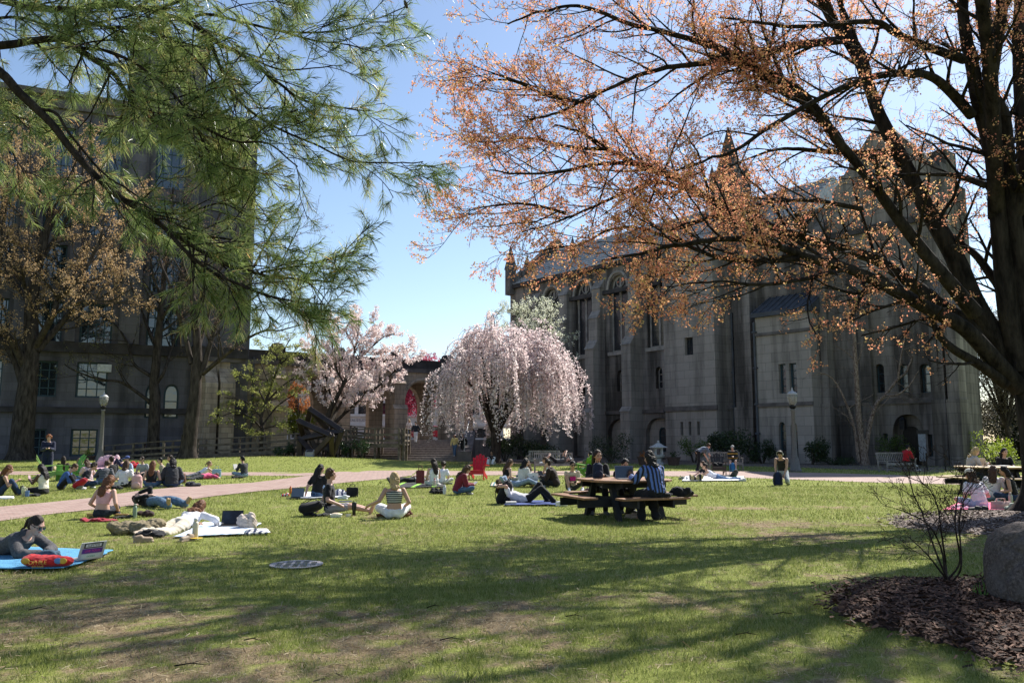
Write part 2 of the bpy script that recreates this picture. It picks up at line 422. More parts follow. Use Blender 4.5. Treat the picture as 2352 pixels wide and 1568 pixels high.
def mound(name, pix, mat, h, seed=1, kind='structure'):
    """low raised bed inside a traced outline"""
    out = [G(px, py, 0) for px, py in pix]; c = sum(out, Vector()) / len(out)
    rings = 14; n = 96; pts = []
    L = len(out)
    def edge(t):
        t = t % 1.0 * L; i = int(t); f = t - i; return out[i % L].lerp(out[(i + 1) % L], f)
    vs = []; fs = []
    for r in range(rings + 1):
        k = r / rings
        for j in range(n):
            e = edge(j / n); e = c.lerp(e, k * (1 + 0.05 * math.sin(j * 1.7 + seed) + .04 * math.sin(j * .61)))
            z = h * (1 - k ** 2.2) + 0.035 * (float(fbm(e.x * 3, e.y * 3, seed, 4)) - 0.35) * (1 - k ** 6) + 0.012 - 0.05 * k ** 8
            vs.append((e.x, e.y, z + gz(e.x, e.y)))
    for r in range(rings):
        for j in range(n):
            if r == 0: fs.append((j, n + (j), n + (j + 1) % n)) if False else None
            a, b = r * n + j, r * n + (j + 1) % n; fs.append((a, a + n, b + n, b))
    mb = MB(); mb.add(vs, fs); o = mb.build(name, mat, smooth=True); tag(o, kind=kind); return out
bed1 = [(1905, 1400), (1950, 1368), (2020, 1352), (2100, 1342), (2200, 1336), (2352, 1332), (2560, 1340), (2640, 1420), (2560, 1560), (2400, 1548), (2290, 1526), (2200, 1496), (2100, 1468), (2010, 1446), (1935, 1424)]
bed2 = [(2030, 1202), (2090, 1192), (2200, 1184), (2320, 1172), (2480, 1172), (2560, 1200), (2480, 1232), (2330, 1234), (2220, 1228), (2120, 1218), (2050, 1210)]
bed3 = [(640, 1060), (690, 1056.5), (760, 1055.5), (830, 1056), (850, 1060), (800, 1063), (740, 1064), (690, 1064), (650, 1063)]
bed4 = [(390, 1060), (420, 1056), (460, 1056), (490, 1060), (460, 1063), (420, 1063)]
B1P = mound('mulch_bed', bed1, MULCH, 0.10, 1); B2P = mound('mulch_bed', bed2, MULCH2, 0.10, 5)
B3P = mound('mulch_bed', bed3, MULCH, 0.06, 8); B4P = mound('mulch_bed', bed4, MULCH, 0.05, 9)
bed5 = [(1010, 1068), (1120, 1066), (1330, 1064), (1600, 1068), (1900, 1076), (2230, 1088), (2330, 1084), (2330, 1062), (1900, 1052), (1500, 1048), (1150, 1050), (1010, 1058)]
B5P = mound('planting_bed', bed5, MULCH2, 0.03, 12)
def inpoly(x, y, P):
    x = np.asarray(x); y = np.asarray(y); c = np.zeros(x.shape, bool); n = len(P); j = n - 1
    for i in range(n):
        a, b = P[i], P[j]
        t = ((a.y > y) != (b.y > y)) & (x < (b.x - a.x) * (y - a.y) / ((b.y - a.y) if abs(b.y - a.y) > 1e-9 else 1e-9) + a.x)
        c ^= t; j = i
    return c
# ---- blades of grass (real geometry, thinner with distance) and chips of mulch
def blades(name, y0, y1, dens, ln, wd, mat, seed):
    r = np.random.default_rng(seed); A = 0.82 * (y1 ** 2 - y0 ** 2); N = int(A * dens)
    y = np.sqrt(r.uniform(y0 ** 2, y1 ** 2, N)); x = r.uniform(-0.82, 0.82, N) * y
    bz = bare(x, y); clump = fbm(x * 7, y * 7, 31, 2)
    keep = (r.uniform(0, 1, N) > bz * 1.25 + (0.5 - clump) * 0.9)
    for P in (PATHP, CROSSP, RIGHTP, B1P, B2P, B3P): keep &= ~inpoly(x, y, P)
    x, y, bz, clump = x[keep], y[keep], bz[keep], clump[keep]; N = len(x)
    z = 0.5 * np.exp(-((x + 15) / 9) ** 2 - ((y - 51) / 6) ** 2) + 0.25 * np.exp(-((x + 33) / 7) ** 2 - ((y - 52) / 6) ** 2)
    a = r.uniform(0, 2 * np.pi, N); l = ln * r.uniform(0.5, 1.3, N) * (0.5 + clump) * (1 - .4 * bz); le = r.uniform(0.15, 0.9, N) * l
    b = r.uniform(0, 2 * np.pi, N); w = wd * r.uniform(0.7, 1.3, N)
    p = np.stack([x, y, z - 0.004], 1); wv = np.stack([np.cos(a) * w / 2, np.sin(a) * w / 2, 0 * a], 1)
    tip = p + np.stack([np.cos(b) * le, np.sin(b) * le, l], 1)
    V = np.stack([p - wv, p + wv, tip], 1).reshape(-1, 3)
    t = np.clip(0.45 + r.normal(0, 0.27, N) + bz * 0.55 + 0.35 * (fbm(x * .5, y * .5, 77, 3) - .5), 0, 1); T = np.repeat(t, 3)
    me = npmesh(name, V, np.arange(3 * N), 3, T); tag(link(name, me, mat), kind='stuff')
GRASS = LEAF('grass blade', [(0.0, (.06, .095, .014)), (0.35, (.16, .205, .036)), (0.65, (.32, .33, .10)), (1.0, (.50, .44, .26))], 0.35, 0.5)
blades('grass', 4.2, 8.5, 4200, 0.042, 0.0042, GRASS, 1)
blades('grass', 8.5, 15, 1700, 0.045, 0.0065, GRASS, 2)
blades('grass', 15, 27, 500, 0.05, 0.011, GRASS, 3)
blades('grass', 27, 56, 60, 0.06, 0.03, GRASS, 4)
def straws(name, N, mat, seed, ln, wd, fn):
    r = np.random.default_rng(seed); x, y, z = fn(r, N); N = len(x)
    a = r.uniform(0, np.pi, N); l = ln * r.uniform(.4, 1.3, N) / 2; w = wd * r.uniform(.6, 1.4, N) / 2; tl = r.normal(0, .25, N)
    d = np.stack([np.cos(a) * l, np.sin(a) * l, tl * l], 1); q = np.stack([-np.sin(a) * w, np.cos(a) * w, r.normal(0, .5, N) * w], 1); p = np.stack([x, y, z], 1)
    V = np.stack([p - d - q, p + d - q, p + d + q, p - d + q], 1).reshape(-1, 3)
    me = npmesh(name, V, np.arange(4 * N), 4, np.repeat(r.uniform(0, 1, N), 4)); tag(link(name, me, mat), kind='stuff')
CHIP = LEAF('wood chip', [(0.0, (.018, .010, .007)), (0.5, (.075, .034, .02)), (1.0, (.22, .115, .07))], 0.0, 0.8)
CHIP2 = LEAF('old wood chip', [(0.0, (.06, .042, .035)), (0.5, (.16, .115, .095)), (1.0, (.36, .28, .23))], 0.0, 0.8)
THATCH = LEAF('dry thatch', [(0.0, (.12, .08, .045)), (0.6, (.30, .225, .13)), (1.0, (.48, .40, .26))], 0.15, 0.8)
def in_bed(P, h):
    def f(r, N):
        xs = [p.x for p in P]; ys = [p.y for p in P]; x = r.uniform(min(xs) - .3, max(xs) + .3, N); y = r.uniform(min(ys) - .3, max(ys) + .3, N); c = sum(P, Vector()) / len(P)
        g = 1 - .22 * np.abs(r.normal(0, .5, N)) * (r.uniform(0, 1, N) < .5); k = inpoly(c.x + (x - c.x) * g, c.y + (y - c.y) * g, P); x, y = x[k], y[k]
        d = np.hypot((x - c.x) / (max(xs) - min(xs)) * 2, (y - c.y) / (max(ys) - min(ys)) * 2); z = np.clip(h * (1 - d ** 2.2), 0, 1) + 0.02 + r.uniform(0, .025, len(x)); return x, y, z
    return f
straws('mulch_chips', 36000, CHIP, 11, .06, .014, in_bed(B1P, .10)); straws('mulch_chips', 14000, CHIP2, 12, .07, .02, in_bed(B2P, .10))
def on_bare(r, N):
    y = np.sqrt(r.uniform(16, 17 ** 2, N)); x = r.uniform(-.7, .7, N) * y; k = r.uniform(0, 1, N) < bare(x, y) * 1.3
    for P in (PATHP, B1P, B2P): k &= ~inpoly(x, y, P)
    x, y = x[k], y[k]; return x, y, r.uniform(.004, .03, len(x))
straws('dry_grass', 160000, THATCH, 13, .055, .004, on_bare)
# ================================================================ BUILDINGS
def frame_map(O, ang):
    u = Vector((math.cos(ang), math.sin(ang), 0)); v = Vector((-math.sin(ang), math.cos(ang), 0)); o = Vector(O)
    def fm(px, py, yo=0.0):
        d = ray(px, py); cm = Vector((0, 0, CAMH)); t = ((o - cm).dot(v) + yo) / d.dot(v); p = cm + d * t - o
        return p.dot(u), p.z
    return fm
def pointed(cx, hw, z0, zs, za, n=7):
    """outline of a pointed arch opening: half width hw, springing zs, apex za (counter clockwise)"""
    pts = [(cx - hw, z0), (cx + hw, z0)]
    for i in range(n + 1):
        t = i / n; a = t * math.pi / 2
        pts.append((cx + hw * (1 - math.sin(a) ** 1.0 * 0 - (1 - math.cos(a)) ) if False else cx + hw * math.cos(a) ** 0.75, zs + (za - zs) * math.sin(a) ** 1.05))
    L = pts[2:]
    for (x, z) in L[::-1][1:]: pts.append((2 * cx - x, z))
    out = []
    for p in pts:
        if not out or (abs(p[0] - out[-1][0]) + abs(p[1] - out[-1][1])) > 1e-4: out.append(p)
    return out
def rect(x0, x1, z0, z1): return [(x0, z0), (x1, z0), (x1, z1), (x0, z1)]
GLASS = None
def glassmat(name, c=(.015, .02, .03), rough=.06, lead=0.0, spec=.6, var=0):
    m, n, b = newmat(name); b.inputs['Base Color'].default_value = rgba(c); b.inputs['Roughness'].default_value = rough
    b.inputs['IOR'].default_value = 2.0
    o = n.obj()
    if lead:
        v = n.new('ShaderNodeTexVoronoi'); v.feature = 'DISTANCE_TO_EDGE'; v.inputs['Scale'].default_value = lead; n.link(n.mapping(o, (1, .01, 1)), v.inputs['Vector'])
        n.link(n.ramp(v.outputs['Distance'], [(0.03, (.004, .004, .005)), (0.08, tuple(c))]), b.inputs['Base Color'])
    n.link(n.bump(n.noise(o, 1.3, 2), 0.06, 0.2), b.inputs['Normal']); MATS[name] = m; return m
WGLASS = glassmat('window glass', (.02, .028, .035), .05); LGLASS = glassmat('leaded glass', (.03, .032, .04), .2, 5.0)
TEAL = MAT('teal window steel', (.028, .06, .075), .5, .15)
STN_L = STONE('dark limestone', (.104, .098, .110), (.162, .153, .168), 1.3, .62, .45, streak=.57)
STN_C = STONE('chapel limestone', (.235, .208, .19), (.30, .265, .24), 1.35, .62, .74, streak=.5, msize=.01)
STN_C2 = STONE('clean chapel limestone', (.29, .258, .232), (.36, .32, .288), 1.35, .62, .6, streak=.6, msize=.01)
TRIMC = MAT('pale tracery stone', (.30, .27, .245), .9, .3, 2, .15)
STN_A = STONE('arcade limestone', (.36, .285, .22), (.5, .41, .32), .8, .42, .5, streak=.55)
TRIM = MAT('weathered stone trim', (.12, .105, .10), .9, .4, 1.5, .2)
DARKTRIM = MAT('soot stained stone', (.05, .044, .044), .9, .4, 1.2, .2)
LEAD = MAT('lead sheet roofing', (.055, .06, .072), .55, .3, 2)
def window_part(par, hole, y, frame_mat, glass_mat, nx, nz, bar=.05, border=.08, name='window', dz=None):
    """frame with glazing bars and a pane, set in an opening at depth y"""
    xs = [p[0] for p in hole]; zs = [p[1] for p in hole]; x0, x1, z0, z1 = min(xs), max(xs), min(zs), max(zs)
    f = MB()
    cx = sum(xs) / len(xs); cz = (z0 + z1) / 2
    inner = [(x + (border if x < (x0 + x1) / 2 else -border), z + (border if z < cz else -border * .9)) for x, z in hole] if len(hole) == 4 else \
            [((x0 + x1) / 2 + (x - (x0 + x1) / 2) * (1 - 2 * border / (x1 - x0)), cz + (z - cz) * (1 - 2 * border / (z1 - z0))) for x, z in hole]
    f.wall(hole, [inner], y, y + .1)
    def top(x):
        if len(hole) == 4: return z1
        t = abs(x - (x0 + x1) / 2) / ((x1 - x0) / 2); return z1 - (z1 - z0) * 0.0 - (z1 - max(z for xx, z in hole if abs(xx - x1) < 1e-3)) * t ** 1.6
    for i in range(1, nx):
        x = x0 + (x1 - x0) * i / nx; f.bb(x - bar / 2, x + bar / 2, y + .012, y + .088, z0 + border * .5, top(x) - border * .5)
    for k in range(1, nz):
        z = z0 + (z1 - z0) * k / nz; f.bb(x0 + border * .5, x1 - border * .5, y + .018, y + .082, z - bar / 2, z + bar / 2) if len(hole) == 4 or z < max(zz for xx, zz in hole if abs(xx - x1) < 1e-3) else None
    w = f.build(name, frame_mat, par)
    g = MB(); n = len(hole); g.add([(x, y + .06, z) for x, z in hole], [tuple(range(n))]); g.build('pane', glass_mat, w)
    return w
# ---- tall academic building on the left
def left_building():
    ang = math.atan2(.3987, .9171); O = Vector((-24, 60, 0)) - 30 * Vector((.9171, .3987, 0))
    fm = frame_map(O, ang)
    t = thing('academic_building', 'tall dark stone building with teal steel windows at the left edge of the lawn', 'building', O, ang)
    zt = fm(40, 201)[1]; xr = fm(573, 800)[0]
    cols = [(-95, -12), (0 - 20, 18), (80, 143), (183, 258), (337, 410)]
    rows = [(302, 415), (443, 540), (569, 662), (697, 792)]
    holes = []; info = []
    for ci, (a, b) in enumerate(cols):
        xa, xb = fm(a, 750)[0], fm(b, 750)[0]
        for (r0, r1) in rows:
            h = rect(xa, xb, fm(220, r1)[1], fm(220, r0)[1]); holes.append(h); info.append((h, 4, 4))
        if ci < 4:
            h = rect(xa, xb - .1, fm(220, 913)[1], fm(220, 832)[1]); holes.append(h); info.append((h, 3, 4))
            h = rect(xa - .1, xb - .5, fm(220, 1047)[1], fm(220, 985)[1]); holes.append(h); info.append((h, 3, 3))
    gx = fm(373, 900)[0]; h = pointed(gx - .62, .52, fm(373, 960)[1], fm(373, 905)[1], fm(373, 882)[1]); holes.append(h); info.append((h, 1, 4))
    h = pointed(gx + .62, .52, fm(373, 960)[1], fm(373, 905)[1], fm(373, 882)[1]); holes.append(h); info.append((h, 1, 4))
    xstep = fm(285, 300)[0]
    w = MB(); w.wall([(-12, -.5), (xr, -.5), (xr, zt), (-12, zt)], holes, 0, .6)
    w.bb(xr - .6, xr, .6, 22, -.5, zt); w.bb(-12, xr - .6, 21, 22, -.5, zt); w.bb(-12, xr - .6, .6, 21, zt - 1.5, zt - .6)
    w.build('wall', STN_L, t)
    # piers between the bays, cornice bands
    zb = fm(220, 800)[1]; z2 = fm(220, 942)[1]
    edges = [(fm(cols[i][1], 750)[0], fm(cols[i + 1][0], 750)[0]) for i in range(4)] + [(fm(410, 750)[0], fm(450, 750)[0])]
    for (a, b) in edges:
        p = MB(); c = (a + b) / 2; hw = (b - a) * .30
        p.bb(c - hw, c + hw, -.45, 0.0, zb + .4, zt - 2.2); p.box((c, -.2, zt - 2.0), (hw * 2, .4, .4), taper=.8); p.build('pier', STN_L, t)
    for zz, hh, pr in ((zb, .75, .35), (z2, .4, .3), (zt - 1.0, .35, .3), (zt - .12, .4, .4)):
        p = MB(); p.bb(-12, xr + (.15 if zz > zb else -.1), -pr, -.003, zz - hh / 2, zz + hh / 2); p.build('cornice', DARKTRIM if zz == zb or zz == z2 else TRIM, t)
    for h, nx, nz in info: window_part(t, h, .28, TEAL, WGLASS, nx, nz, .07, .13)
    ac = MB(); a, z = fm(241, 837); ac.bb(a - .45, a + .45, -.25, .27, z - .55, z); [ac.bb(a - .38, a + .38, -.27, -.245, z - .5 + .12 * i, z - .45 + .12 * i) for i in range(4)]
    ac.build('air_conditioner', MAT('off white enamel', (.55, .55, .54), .5), t)
    # the higher tower block set back behind the parapet
    x0, x1 = fm(290, 300, 3)[0], fm(575, 360, 3)[0]; zA = fm(330, 105, 3)[1]; zB = fm(560, 318, 3)[1]; xm = fm(470, 250, 3)[0]
    b = MB(); b.bb(x0, xm, 2.5, 14, zt - .59, zA); b.bb(xm + .004, x1, 2.51, 14, zt - .59, zB); 
    for k in range(4): xx = x0 + (xm - x0) * (k + .5) / 4; b.bb(xx - .5, xx + .5, 2.1, 2.495, zt - .1, zA - 1.2)
    b.build('tower', STN_L, t)
    b = MB(); b.bb(x0 - .2, xm + .2, 2.2, 14.2, zA + .003, zA + .5); b.build('tower_cornice', TRIM, t)
left_building()
# ---- gothic chapel on the right
CH_O, CH_A = Vector((-.17, 79.5, 0)), R(-50)
cfm = frame_map(CH_O, CH_A)
def chapel():
    fm = cfm
    t = thing('chapel', 'long grey limestone gothic chapel with buttresses behind the orange tree', 'chapel', CH_O, CH_A)
    ze = fm(1180, 655)[1]; s1 = fm(1526, 900)[0]; zstr = fm(1420, 947)[1]
    # nave
    cs = [fm(x, 760)[0] for x in (1267, 1342, 1424, 1509)]; pit = (cs[3] - cs[0]) / 3; c0 = cs[3]
    cc = [c0 - pit * k for k in range(3, -1, -1)]
    holes = []; wins = []
    zw0, zws, zwa = fm(1509, 797)[1], fm(1509, 640)[1], fm(1509, 612)[1]
    zs0, zss, zsa = fm(1513, 892)[1], fm(1513, 856)[1], fm(1513, 842)[1]
    for c in cc:
        h = pointed(c, pit * .24, zw0, zws - .6, zwa); holes.append(h); wins.append((h, 'tall', c))
        h = pointed(c + .1, .36, zs0, zss, zsa); holes.append(h); wins.append((h, 'small', c))
        h = pointed(c, pit * .33, .15, 2.0, 3.35); holes.append(h); wins.append((h, 'niche', c))
    w = MB(); w.wall([(0, -.3), (s1 + .5, -.3), (s1 + .5, ze), (0, ze)], holes, 0, .9)
    w.bb(0, .9, .9, 12, -.3, ze + 1.5); w.bb(0, s1 + .5, 11.1, 12, -.3, ze)
    w.build('wall', STN_C, t)
    for h, kd, c in wins:
        if kd == 'tall':
            x = window_part(t, h, .35, TRIMC, LGLASS, 2, 1, .2, .16)
            m = MB(); m.tube([(px_, -.05, pz_) for px_, pz_ in pointed(c, pit * .24 + .22, zws - 1.2, zws - .6, zwa + .25)[2:-1]], .13, 6); m.build('hood_mould', TRIMC, x)
            m = MB(); m.bb(c - pit * .28, c + pit * .28, -.14, .3, zw0 - .3, zw0); m.build('sill', TRIMC, x)
            m = MB(); zz = zws - .9
            for q in (-1, 1):
                m.tube([(c + q * pit * .12 + pit * .12 * math.cos(a), .33, zz + pit * .2 * math.sin(a)) for a in np.linspace(0, math.pi, 9)], .06, 5)
            m.tube([(c + pit * .1 * math.cos(a), .33, zz + pit * .32 + pit * .1 * math.sin(a)) for a in np.linspace(0, 2 * math.pi, 13)], .05, 5)
            m.build('tracery', TRIMC, x)
        elif kd == 'small': window_part(t, h, .4, TRIMC, LGLASS, 1, 3, .05, .07)
        else:
            b = MB(); b.wall(h, [pointed(c, .42, .6, 2.1, 2.6)], .45, .6); b.build('niche_panel', STN_C2, t)
            window_part(t, pointed(c, .42, .6, 2.1, 2.6), .5, TEAL, LGLASS, 1, 3, .05, .07)
    def buttress(c, wd, tops, base=-.3):
        """stepped buttress: list of (height, projection) from the ground up with sloped weatherings"""
        b = MB(); z = base
        for k, (zt, pr) in enumerate(tops):
            b.bb(c - wd / 2, c + wd / 2, -pr, -.003, z, zt)
            nx = tops[k + 1][1] if k + 1 < len(tops) else 0.01
            b.add([(c - wd / 2 - .06, -pr - .08, zt), (c + wd / 2 + .06, -pr - .08, zt), (c + wd / 2 + .06, -nx, zt), (c - wd / 2 - .06, -nx, zt),
                   (c - wd / 2 - .06, -nx, zt + (pr - nx) * 1.6), (c + wd / 2 + .06, -nx, zt + (pr - nx) * 1.6)],
                  [(0, 1, 5, 4), (0, 3, 2, 1), (0, 4, 3), (1, 2, 5), (2, 3, 4, 5)])
            z = zt
        return b.build('buttress', STN_C2, t)
    zb1, zb2 = fm(1357, 803, -1)[1], fm(1357, 732, -1)[1]
    for k in range(5):
        c = cc[0] - pit / 2 + pit * k
        if c < s1 - 1: buttress(c, 1.0, [(zstr, 1.75), (zb1, 1.5), (zb2, 1.0), (ze - 2.2, .55)])
    def band(x0, x1, z, hh, pr, mat=TRIM):
        b = MB(); b.bb(x0, x1, -pr, -.004, z - hh / 2, z + hh / 2); return b.build('string_course', mat, t)
    band(0, s1, zstr, .3, .14); band(-.2, s1, ze - 2.6, .35, .25, DARKTRIM); band(-.25, s1, ze - .2, .4, .35, DARKTRIM)
    # nave roof
    SL = MAT('slate roofing', (.33, .33, .32), .45, .35, 5, .2, spec=.6)
    zr = ze + 4.6; sR = fm(1925, 560, 6)[0]
    r = MB(); r.add([(-.1, -.3, ze + .01), (sR, -.3, ze + .01), (sR, 6, zr), (-.1, 6, zr), (-.1, 12.3, ze + .01), (sR, 12.3, ze + .01)], [(0, 1, 2, 3), (3, 2, 5, 4), (0, 3, 4), (1, 5, 2), (0, 4, 5, 1)])
    ro = r.build('roof', SL, t)
    bt = MB()
    for k in range(14): zz = k / 14; bt.bb(-.1, sR, -.3 + 6.3 * zz, -.3 + 6.3 * zz + .06, ze + .02 + 4.6 * zz, ze + .09 + 4.6 * zz)
    bt.build('slate_course', MAT('slate edge', (.3, .31, .32), .5, .4, 3), ro)
    # gable end and pinnacles at the far left
    g = MB(); g.wall([(0, ze), (11.9, ze), (11.9, ze + .8), (6, zr + 1.2), (0, ze + .8)], [], 0, .8)
    o = g.build('gable', STN_C, t); o.rotation_euler = (0, 0, R(90)); o.location = (.75, .1, 0)
    for (sx, sy, hh) in ((.3, -.2, 3.2), (6.0, 3.0, 3.4), (.3, 2.0, 2.6)):
        p = MB(); p.bb(sx - .4, sx + .4, sy - .4, sy + .4, ze - 1, ze + hh * .5); p.box((sx, sy, ze + hh * .5 + hh * .4), (.95, .95, hh * .8), taper=.05); p.build('pinnacle', TRIM, t)
    # stair block, stepping forward
    P = 1.9; a, b_ = fm(1526, 850, -P)[0], fm(1643, 850, -P)[0]; zt = fm(1580, 560, -P)[1]
    hb = []
    x0, z0 = fm(1573, 816, -P); x1, z1 = fm(1591, 773.5, -P); hb.append(rect(x0, x1, z0, z1))
    for (p, q) in ((1563, 1569.5), (1582, 1588), (1601, 1607.5)): hb.append(rect(fm(p, 999, -P)[0], fm(q, 999, -P)[0], fm(1585, 999, -P)[1], fm(1585, 968, -P)[1]))
    b = MB(); b.wall([(a, -.3), (b_, -.3), (b_, zt), (a, zt)], hb, -P, -P + .5); b.bb(a, a + .5, -P + .5, .5, -.3, zt); b.bb(b_ - .5, b_, -P + .5, .5, -.3, zt); b.bb(a + .5, b_ - .5, -P + .5, .5, zt - .3, zt - .01)
    b.build('stair_block', STN_C2, t)
    for k, h in enumerate(hb): window_part(t, h, -P + .3, DARKTRIM, LGLASS if k else WGLASS, 1 if k else 3, 2 if k == 0 else 1, .04, .05)
    b = MB(); b.bb(a - .03, b_ + .12, -P - .12, -P - .004, zstr - .15, zstr + .2); b.build('string_course', TRIM, t)
    # turret with a stone spire
    tx = fm(1676, 400, 1)[0]; zt0 = fm(1676, 448, 1)[1]; zt1 = fm(1676, 425, 1)[1]; za = fm(1671, 293, 1)[1]; rr = (fm(1708, 440, 1)[0] - fm(1640, 440, 1)[0]) / 2
    b = MB(); b.lathe([(rr, -.3), (rr, zt0 - 2), (rr * 1.12, zt0 - 1.8), (rr * 1.12, zt0)], (tx, 1.0, 0), 8); b.lathe([(rr * 1.05, zt0), (rr * .98, zt1), (.05, za)], (tx, 1.0, .004), 8); b.build('turret', STN_C, t)
    for k in range(8):
        an = 2 * math.pi * k / 8; f = MB(); f.box((tx + rr * math.cos(an), 1 + rr * math.sin(an), zt0 + .7), (.35, .35, 1.4)); f.box((tx + rr * math.cos(an), 1 + rr * math.sin(an), zt0 + 1.9), (.4, .4, 1.0), taper=.05); f.build('pinnacle', TRIM, t)
    # transept: tall wall to the right with door and slits
    Q = .5; xa, xb = b_ + .004, fm(2204, 900, -Q)[0]; xt = fm(2162, 440, -Q)[0]; ztp = fm(2030, 345, -Q)[1]; zm = max(fm(1900, 560, -Q)[1], ze + .3)
    hs = []
    for (p, q) in ((2014, 2027), (2067, 2080), (2118, 2131)): hs.append((pointed((fm(p, 870, -Q)[0] + fm(q, 870, -Q)[0]) / 2, .3, fm(p, 902, -Q)[1], fm(p, 846, -Q)[1], fm(p, 836, -Q)[1]), 1, 3))
    hs.append((rect(fm(2028, 1000, -Q)[0], fm(2039, 1000, -Q)[0], fm(2030, 1011, -Q)[1], fm(2030, 995, -Q)[1]), 1, 1))
    hs.append((rect(fm(2130, 1000, -Q)[0], fm(2141, 1000, -Q)[0], fm(2130, 1048, -Q)[1], fm(2130, 997, -Q)[1]), 1, 2))
    dc = fm(2086, 1000, -Q)[0]; dz = fm(2086, 951, -Q)[1]; door = pointed(dc, .95, .02, 1.9, dz)
    w = MB(); w.wall([(xa, -.3), (xb, -.3), (xb, zm), (xt, zm + 1.2), (xt, ztp - 2), ((xt + fm(1912, 450, -Q)[0]) / 2, ztp + 2.2), (fm(1912, 450, -Q)[0], ztp - 2), (fm(1912, 450, -Q)[0], zm), (xa, zm)], [h for h, _, _ in hs] + [door], -Q, .5)
    w.bb(xb - .8, xb, .5, 2.6, -.3, zm); w.bb(xt - 2, xb - .8, 2.1, 2.6, -.3, zm); w.bb(fm(1912, 450, -Q)[0], xt, .51, 2.09, zm - 4, ztp - .6)
    w.build('transept_wall', STN_C, t)
    for h, nx, nz in hs: window_part(t, h, -.1, TEAL, LGLASS, nx, nz, .05, .07)
    d = MB(); d.wall(pointed(dc, .95, .02, 1.9, dz), [pointed(dc - .1, .52, .03, 1.9, 2.4)], .15, .3); d.build('door_surround', STN_C, t)
    d = MB(); d.bb(dc - .62, dc + .42, .2, .28, .02, 2.4); [d.bb(dc - .6 + .13 * i, dc - .585 + .13 * i, .185, .2, .05, 2.35) for i in range(8)]; do = d.build('door', MAT('dark oak door', (.02, .015, .012), .6), t)
    d = MB(); d.lathe([(.03, 0), (.04, .03), (.01, .05)], (dc + .3, .15, 1.05), 8); d.build('handle', MAT('dark iron', (.02, .02, .022), .5, metal=.7), do)
    d = MB(); x, z = fm(2078, 975, -Q); d.box((x, -Q - .25, z), (.3, .3, .55)); d.box((x, -Q - .25, z + .38), (.36, .36, .2), taper=.2); d.beam((x, -Q, z + .5), (x, -Q - .25, z + .5), .04, .04); d.build('wall_lantern', MAT('dark iron', 0), t)
    d = MB(); x, z = fm(2119, 992, -Q); d.bb(x - .35, x + .35, -Q - .04, -Q - .003, z - .13, z + .13); d.build('plaque', MAT('bronze plate', (.03, .025, .02), .5), t)
    d = MB(); x, z = fm(2119, 1020, -Q); d.bb(x - .22, x + .22, -Q - .05, -Q - .003, z - 1.0, z + .62); d.build('notice_board', MAT('pale notice board', (.3, .32, .34), .6), t)
    for (px0, px1, top, pr) in ((1690, 1728, 560, .9), (1873, 1905, 560, 1.0), (1978, 2003, 700, .7), (2142, 2170, 700, .9), (2176, 2203, 760, 1.1)):
        x0, x1 = fm(px0, 900, -Q - pr)[0], fm(px1, 900, -Q - pr)[0]; zt2 = fm((px0 + px1) / 2, top, -Q)[1]
        b = MB(); b.bb(x0, x1, -Q - pr, -Q - .003, zstr, zt2); b.bb(x0 - .06, x1 + .06, -Q - pr - .15, -Q - .004, -.3, zstr); b.add([(x0, -Q - pr, zt2), (x1, -Q - pr, zt2), (x1, -Q, zt2), (x0, -Q, zt2), (x0, -Q, zt2 + pr * 1.7), (x1, -Q, zt2 + pr * 1.7)], [(0, 1, 5, 4), (0, 4, 3), (1, 2, 5), (2, 3, 4, 5)]); b.build('buttress', STN_C, t)
    b = MB(); b.bb(xa, xb, -Q - .1, -Q - .005, zstr - .12, zstr + .22); b.build('string_course', TRIM, t)
    x0, x1 = fm(1912, 450, -Q)[0], xt; b = MB(); b.bb(x0 - .2, x1 + .2, -Q - .2, -Q - .005, ztp - 5.2, ztp - 4.8); b.build('string_course', DARKTRIM, t)
    # low annex with a lead roof
    A = 2.6; x0, x1 = fm(1740, 900, -A)[0], fm(1866, 900, -A)[0]; zt = fm(1800, 722, -A)[1]
    hh = [rect(fm(p, 870, -A)[0], fm(q, 870, -A)[0], fm(1800, 903, -A)[1], fm(1800, 835, -A)[1]) for p, q in ((1789, 1805), (1813, 1830))]
    hh += [pointed((fm(p, 1000, -A)[0] + fm(q, 1000, -A)[0]) / 2, (fm(q, 1000, -A)[0] - fm(p, 1000, -A)[0]) / 2, .35, fm(p, 985, -A)[1], fm(p, 969, -A)[1]) for p, q in ((1789, 1805), (1816, 1832))]
    b = MB(); b.wall([(x0, -.3), (x1, -.3), (x1, zt), (x0, zt)], hh, -A, -A + .5); b.bb(x0, x0 + .5, -A + .5, -Q - .004, -.3, zt); b.bb(x1 - .5, x1, -A + .5, -Q - .004, -.3, zt); b.build('annex', STN_C2, t)
    for h in hh: window_part(t, h, -A + .25, TEAL, LGLASS, 1, 4, .05, .08)
    b = MB(); b.add([(x0 - .2, -A - .25, zt + .004), (x1 + .2, -A - .25, zt + .004), (x1 + .2, -Q, zt + .004), (x0 - .2, -Q, zt + .004), (x0 - .2, -Q, zt + 1.7), (x1 + .2, -Q, zt + 1.7), (x0 - .2, -A - .25, zt + .3), (x1 + .2, -A - .25, zt + .3)], [(0, 1, 7, 6), (6, 7, 5, 4), (0, 6, 4, 3), (1, 2, 5, 7), (0, 3, 2, 1)])
    for k in range(9): xx = x0 + (x1 - x0) * k / 8; b.beam((xx, -A - .2, zt + .33), (xx, -Q, zt + 1.73), .05, .08)
    b.build('annex_roof', LEAD, t)
    for za_, zb_ in ((zt - 1.3, zt - 1.1), (zstr - .1, zstr + .15)): b = MB(); b.bb(x0 - .05, x1 + .05, -A - .13, -A - .004, za_, zb_); b.build('string_course', TRIM, t)
